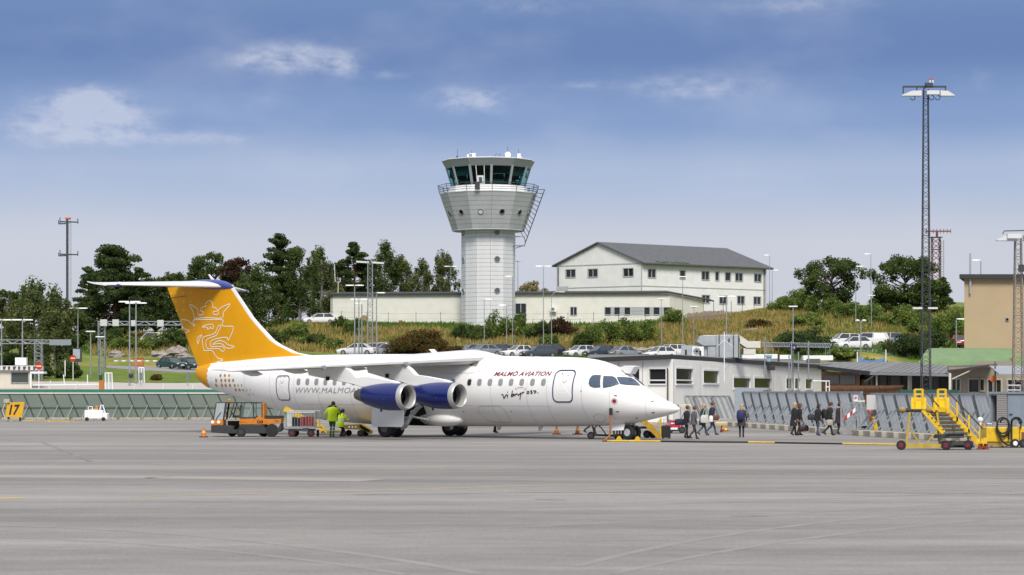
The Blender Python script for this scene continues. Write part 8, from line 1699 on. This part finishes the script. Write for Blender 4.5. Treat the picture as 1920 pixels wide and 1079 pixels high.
    for i in range(len(V)): sv[i].radius = (R[i], R[i] * (1.0 if T[i] != 'top' or i > 7 else 1.18)); sv[i].use_root = i == 0
    ss = ob.modifiers.new('sub', 'SUBSURF'); ss.levels = 1; ss.render_levels = 1
    m2 = bpy.data.meshes.new_from_object(ob.evaluated_get(bpy.context.evaluated_depsgraph_get())); bpy.data.objects.remove(ob); m2.name = 'body'
    names = ['top', 'legs', 'skin', 'shoe']; m2.materials.clear()
    for m_ in (CL[top], CL[legs], m_skinp, CL['shoe']): m2.materials.append(m_)
    VA = np.array(V); EA = np.array(E_); A0 = VA[EA[:, 0]]; A1 = VA[EA[:, 1]]; AB = A1 - A0; LL = (AB ** 2).sum(1) + 1e-9
    idx = []
    for f in m2.polygons:
        c = np.array(f.center); tt = np.clip(((c - A0) * AB).sum(1) / LL, 0, 1); dd = ((A0 + AB * tt[:, None] - c) ** 2).sum(1); j = int(dd.argmin()); idx.append(names.index(T[EA[j][1] if tt[j] > .45 else EA[j][0]]))
    m2.polygons.foreach_set('material_index', idx); m2.polygons.foreach_set('use_smooth', [True] * len(idx)); m2.update()
    bo = bpy.data.objects.new('body', m2); COL.objects.link(bo); bo.parent = t
    H = Vector(V[hd]); q = MB(); q.ball(H + Vector((-.022, 0, .028)) * k, (.112 * k, .102 * k, .112 * k), 10)
    if long_hair: q.ball(H + Vector((-.055, 0, -.07)) * k, (.075 * k, .10 * k, .15 * k), 8)
    q.build('hair', HAIR[hair], t, smooth=True)
    q = MB(); q.ball(H + Vector((.098, .034, .01)) * k, .012 * k, 5); q.ball(H + Vector((.098, -.034, .01)) * k, .012 * k, 5); q.box(H + Vector((.095, 0, -.055)) * k, (.012, .045, .008)); q.build('face', mat('face_features', (.07, .03, .025), .5), t, kind=None)
    q = MB(); q.ball(H + Vector((0, .098, 0)) * k, (.02, .014, .032), 5); q.ball(H + Vector((0, -.098, 0)) * k, (.02, .014, .032), 5); q.build('ears', m_skinp, t)
    if coat:
        hem, m_, fl = coat; rings = []
        for z, rx, ry_ in ((hz + .545, .075, .10), (hz + .50, .125, .205), (hz + .36, .165, .215), (hz + .16, .145, .18), (hz, .165, .195), (hem, .165 * fl, .20 * fl)):
            rings.append([Vector((lx(z) * k * (1 if z > hz - .01 else .8) + rx * build * k * cos(2 * pi * j / 18) * (1 + .04 * sin(5 * j)), ry_ * build * k * sin(2 * pi * j / 18), z * k)) for j in range(18)])
        q = MB(); q.loft(rings); q.build('coat', CL[m_], t, smooth=True)
    t['_k'] = 1.0; del t['_k']
    return t, p, k
def rel(p, rz, x, y, z): return p + Vector((x * cos(rz) - y * sin(rz), x * sin(rz) + y * cos(rz), z))
def bag(p, rz, size, m, label, cat, strap=None, name='bag'):
    t = wthing(name, label, cat, p); q = MB(); x, y, z = size
    q.loft([[p + Matrix.Rotation(rz, 3, 'Z') @ Vector((a * x / 2 * kx, b * y / 2 * kx, (zz - .5) * z)) for a, b in ((-1, -.7), (-.7, -1), (.7, -1), (1, -.7), (1, .7), (.7, 1), (-.7, 1), (-1, .7))] for zz, kx in ((0, .8), (.12, 1), (.75, 1), (.95, .8), (1, .45))]); q.build('bag_body', m, t, smooth=True)
    if strap: q = MB(); q.tube(strap, .016, 5); q.build('strap', m, t)
    return t
PG = 'passengers walking to the arrivals gate'
R_ = radians
a1 = 25
_, p, k = person(1287, 823.5, R_(20), 'man in black suit closest to the aircraft nose', 'black', 'black', 'brown', 1.68, .35, coat=(.74, 'black', 1.0), group=PG)
bag(rel(p, R_(20), -.28, .22, .86), R_(20), (.5, .22, .32), CL['navy'], 'dark bag carried behind the man in black', 'bag', [rel(p, R_(20), -.2, .2, 1.0), rel(p, R_(20), -.05, .17, 1.36)])
person(1300.5, 824.5, R_(22), 'man in grey jacket walking behind the black suit', 'grey', 'char', 'auburn', 1.66, .75, coat=(.78, 'grey', 1.02), arms=(.15, -.1), group=PG)
_, p, k = person(1317.5, 817.5, R_(10), 'blonde woman in dark blue coat with white shoulder bag', 'blue', 'jeans', 'blonde', 1.72, .8, True, coat=(.58, 'blue', 1.15), group=PG)
bag(rel(p, R_(10), .02, -.30, .92), R_(10), (.42, .14, .42), mat('printed_canvas', (.62, .60, .55), .8, color2=(.40, .42, .35), scale=7), 'white printed shoulder bag hanging from the blonde woman', 'bag', [rel(p, R_(10), .12, -.28, 1.1), rel(p, R_(10), .05, -.22, 1.48), rel(p, R_(10), -.08, -.28, 1.1)], 'shoulder_bag')
_, p, k = person(1334, 817, R_(5), 'tall man in navy jacket with brown bag', 'navy', 'jeans', 'auburn', 1.82, .85, coat=(.86, 'navy', 1.0), group=PG)
bag(rel(p, R_(5), .18, -.28, .98), R_(5), (.34, .14, .28), mat('brown_leather', (.11, .04, .02), .5, var=.2), 'brown leather bag at the side of the tall man', 'bag', [rel(p, R_(5), .1, -.26, 1.1), rel(p, R_(5), -.05, -.1, 1.56), rel(p, R_(5), .25, -.26, 1.1)], 'shoulder_bag'); bag(rel(p, R_(5), -.08, -.32, .92), R_(5), (.2, .12, .34), M_white, 'white carrier bag beside the brown leather bag', 'bag', None, 'carrier_bag')
_, p, k = person(1390.5, 821, R_(75), 'blonde woman in dark parka seen from behind', 'char', 'black', 'blonde', 1.72, .12, True, coat=(.62, 'char', 1.18), group=PG)
bag(rel(p, R_(75), -.25, .03, 1.18), R_(75), (.20, .36, .48), mat('indigo_nylon', (.022, .02, .09), .6), 'dark blue backpack on the woman in the parka', 'backpack', None, 'backpack')
_, p, k = person(1488.5, 818, R_(12), 'woman in long black coat walking beside a companion', 'black', 'black', 'blonde', 1.78, .45, True, coat=(.52, 'black', 1.18), group=PG)
_, p, k = person(1498, 817.5, R_(8), 'brown-haired woman in black beside the long black coat', 'black', 'wine', 'auburn', 1.74, .3, True, group=PG)
bag(rel(p, R_(8), .2, -.30, .42), R_(8), (.48, .22, .34), mat('dark_wine_leather', (.04, .014, .02), .5), 'dark red handbag carried low by the brown-haired woman', 'handbag', [rel(p, R_(8), .08, -.3, .56), rel(p, R_(8), .2, -.3, .76), rel(p, R_(8), .32, -.3, .56)], 'handbag')
_, p, k = person(1533, 818, R_(18), 'person in black jacket and blue jeans with shoulder bag', 'black', 'jeans', 'dark', 1.72, .25, True, coat=(.84, 'black', 1.05), build=1.1, group=PG)
bag(rel(p, R_(18), -.30, .1, 1.02), R_(18), (.42, .24, .30), CL['char'], 'black shoulder bag behind the person in jeans', 'bag', [rel(p, R_(18), -.3, .1, 1.15), rel(p, R_(18), .0, .05, 1.48)], 'shoulder_bag')
_, p, k = person(1553.5, 818, R_(14), 'man in black jacket with backpack striding to the gate', 'black', 'navy', 'brown', 1.82, .85, coat=(.84, 'black', 1.0), lean=.10, group=PG)
bag(rel(p, R_(14), -.24, 0, 1.2), R_(14), (.24, .36, .5), CL['black'], 'black backpack on the man striding to the gate', 'backpack', None, 'backpack'); bag(rel(p, R_(14), -.05, -.28, .74), R_(14), (.34, .14, .3), mat('pale_canvas', (.38, .33, .27), .9), 'pale bag behind the striding man', 'bag', None, 'carrier_bag')
person(1572, 815, R_(30), 'person in dark red coat just passing behind the bar gate', 'wine', 'black', 'dark', 1.75, .3, coat=(.62, 'wine', 1.05), group=PG)
# seen only below the aircraft
person(1106, 814.5, R_(20), 'walking person whose dark legs show behind the towbar dolly', 'black', 'black', 'brown', 1.75, 1.0, group=PG)
person(1154, 820.5, R_(70), 'person standing behind the nose gear, left of two, dark trousers', 'black', 'black', 'brown', 1.75, .1)
person(1165, 820.5, R_(80), 'person standing behind the nose gear, right of two, dark trousers', 'black', 'black', 'dark', 1.75, .1)
person(928, 813, R_(10), 'person whose lower leg shows under the fuselage middle', 'black', 'black', 'dark', 1.75, .2)
# ramp workers
def hivis_bands(t, hz, lx0, m=None, trousers=True):
    q = MB(); m = mat('reflective_band', (.62, .64, .60), .35)
    for z, rx, ry_ in ((hz + .20, .155, .19), (hz + .33, .175, .21)):
        q.loft([[Vector((lx0(z + dz) + rx * 1.02 * cos(2 * pi * j / 18), ry_ * 1.05 * sin(2 * pi * j / 18), z + dz)) for j in range(18)] for dz in (0, .045)], caps=False)
    q.build('reflective_band', m, t)
t, p, k = person(623, 820.5, R_(75), 'ramp worker in yellow high-visibility jacket bending at the cargo hold', 'hivis', 'green', 'dark', 1.86, .15, lean=.10, coat=(.80, 'hivis', 1.04), build=1.25, pose={'hip': .93, 'hands': [((.08, .40, 1.18), (.22, .46, .98)), ((.25, -.30, 1.15), (.48, -.25, 1.12))], 'legs': [((.10, .50), (-.02, .085), 0), ((-.02, .5), (-.14, .085), 0)]})
hivis_bands(t, .93 * k, lambda z: (z - .93) * .2)
q = MB()
for sy, x0 in ((1, .04), (-1, -.08)):
    for z in (.36, .52): q.lathe([(-.03, .078), (.03, .078)], (x0 + (z - .3) * .12, sy * .098, z), n=14, caps=False)
q.build('reflective_band', mat('reflective_band', (.62, .64, .6)), t); q = MB(); 
t, p, k = person(638, 819.8, R_(60), 'second ramp worker kneeling in navy trousers beside the cargo hold', 'hivis', 'navy', 'dark', 1.78, .1, lean=.16, coat=(.52, 'hivis', 1.0), pose={'hip': .62, 'legs': [((.36, .50), (.22, .085), 0), ((.24, .34), (-.14, .10), -.04)], 'hands': [((.30, .28, .86), (.52, .20, .92)), ((.28, -.28, .84), (.5, -.16, .9))]})
hivis_bands(t, .62 * k, lambda z: (z - .62) * .32)
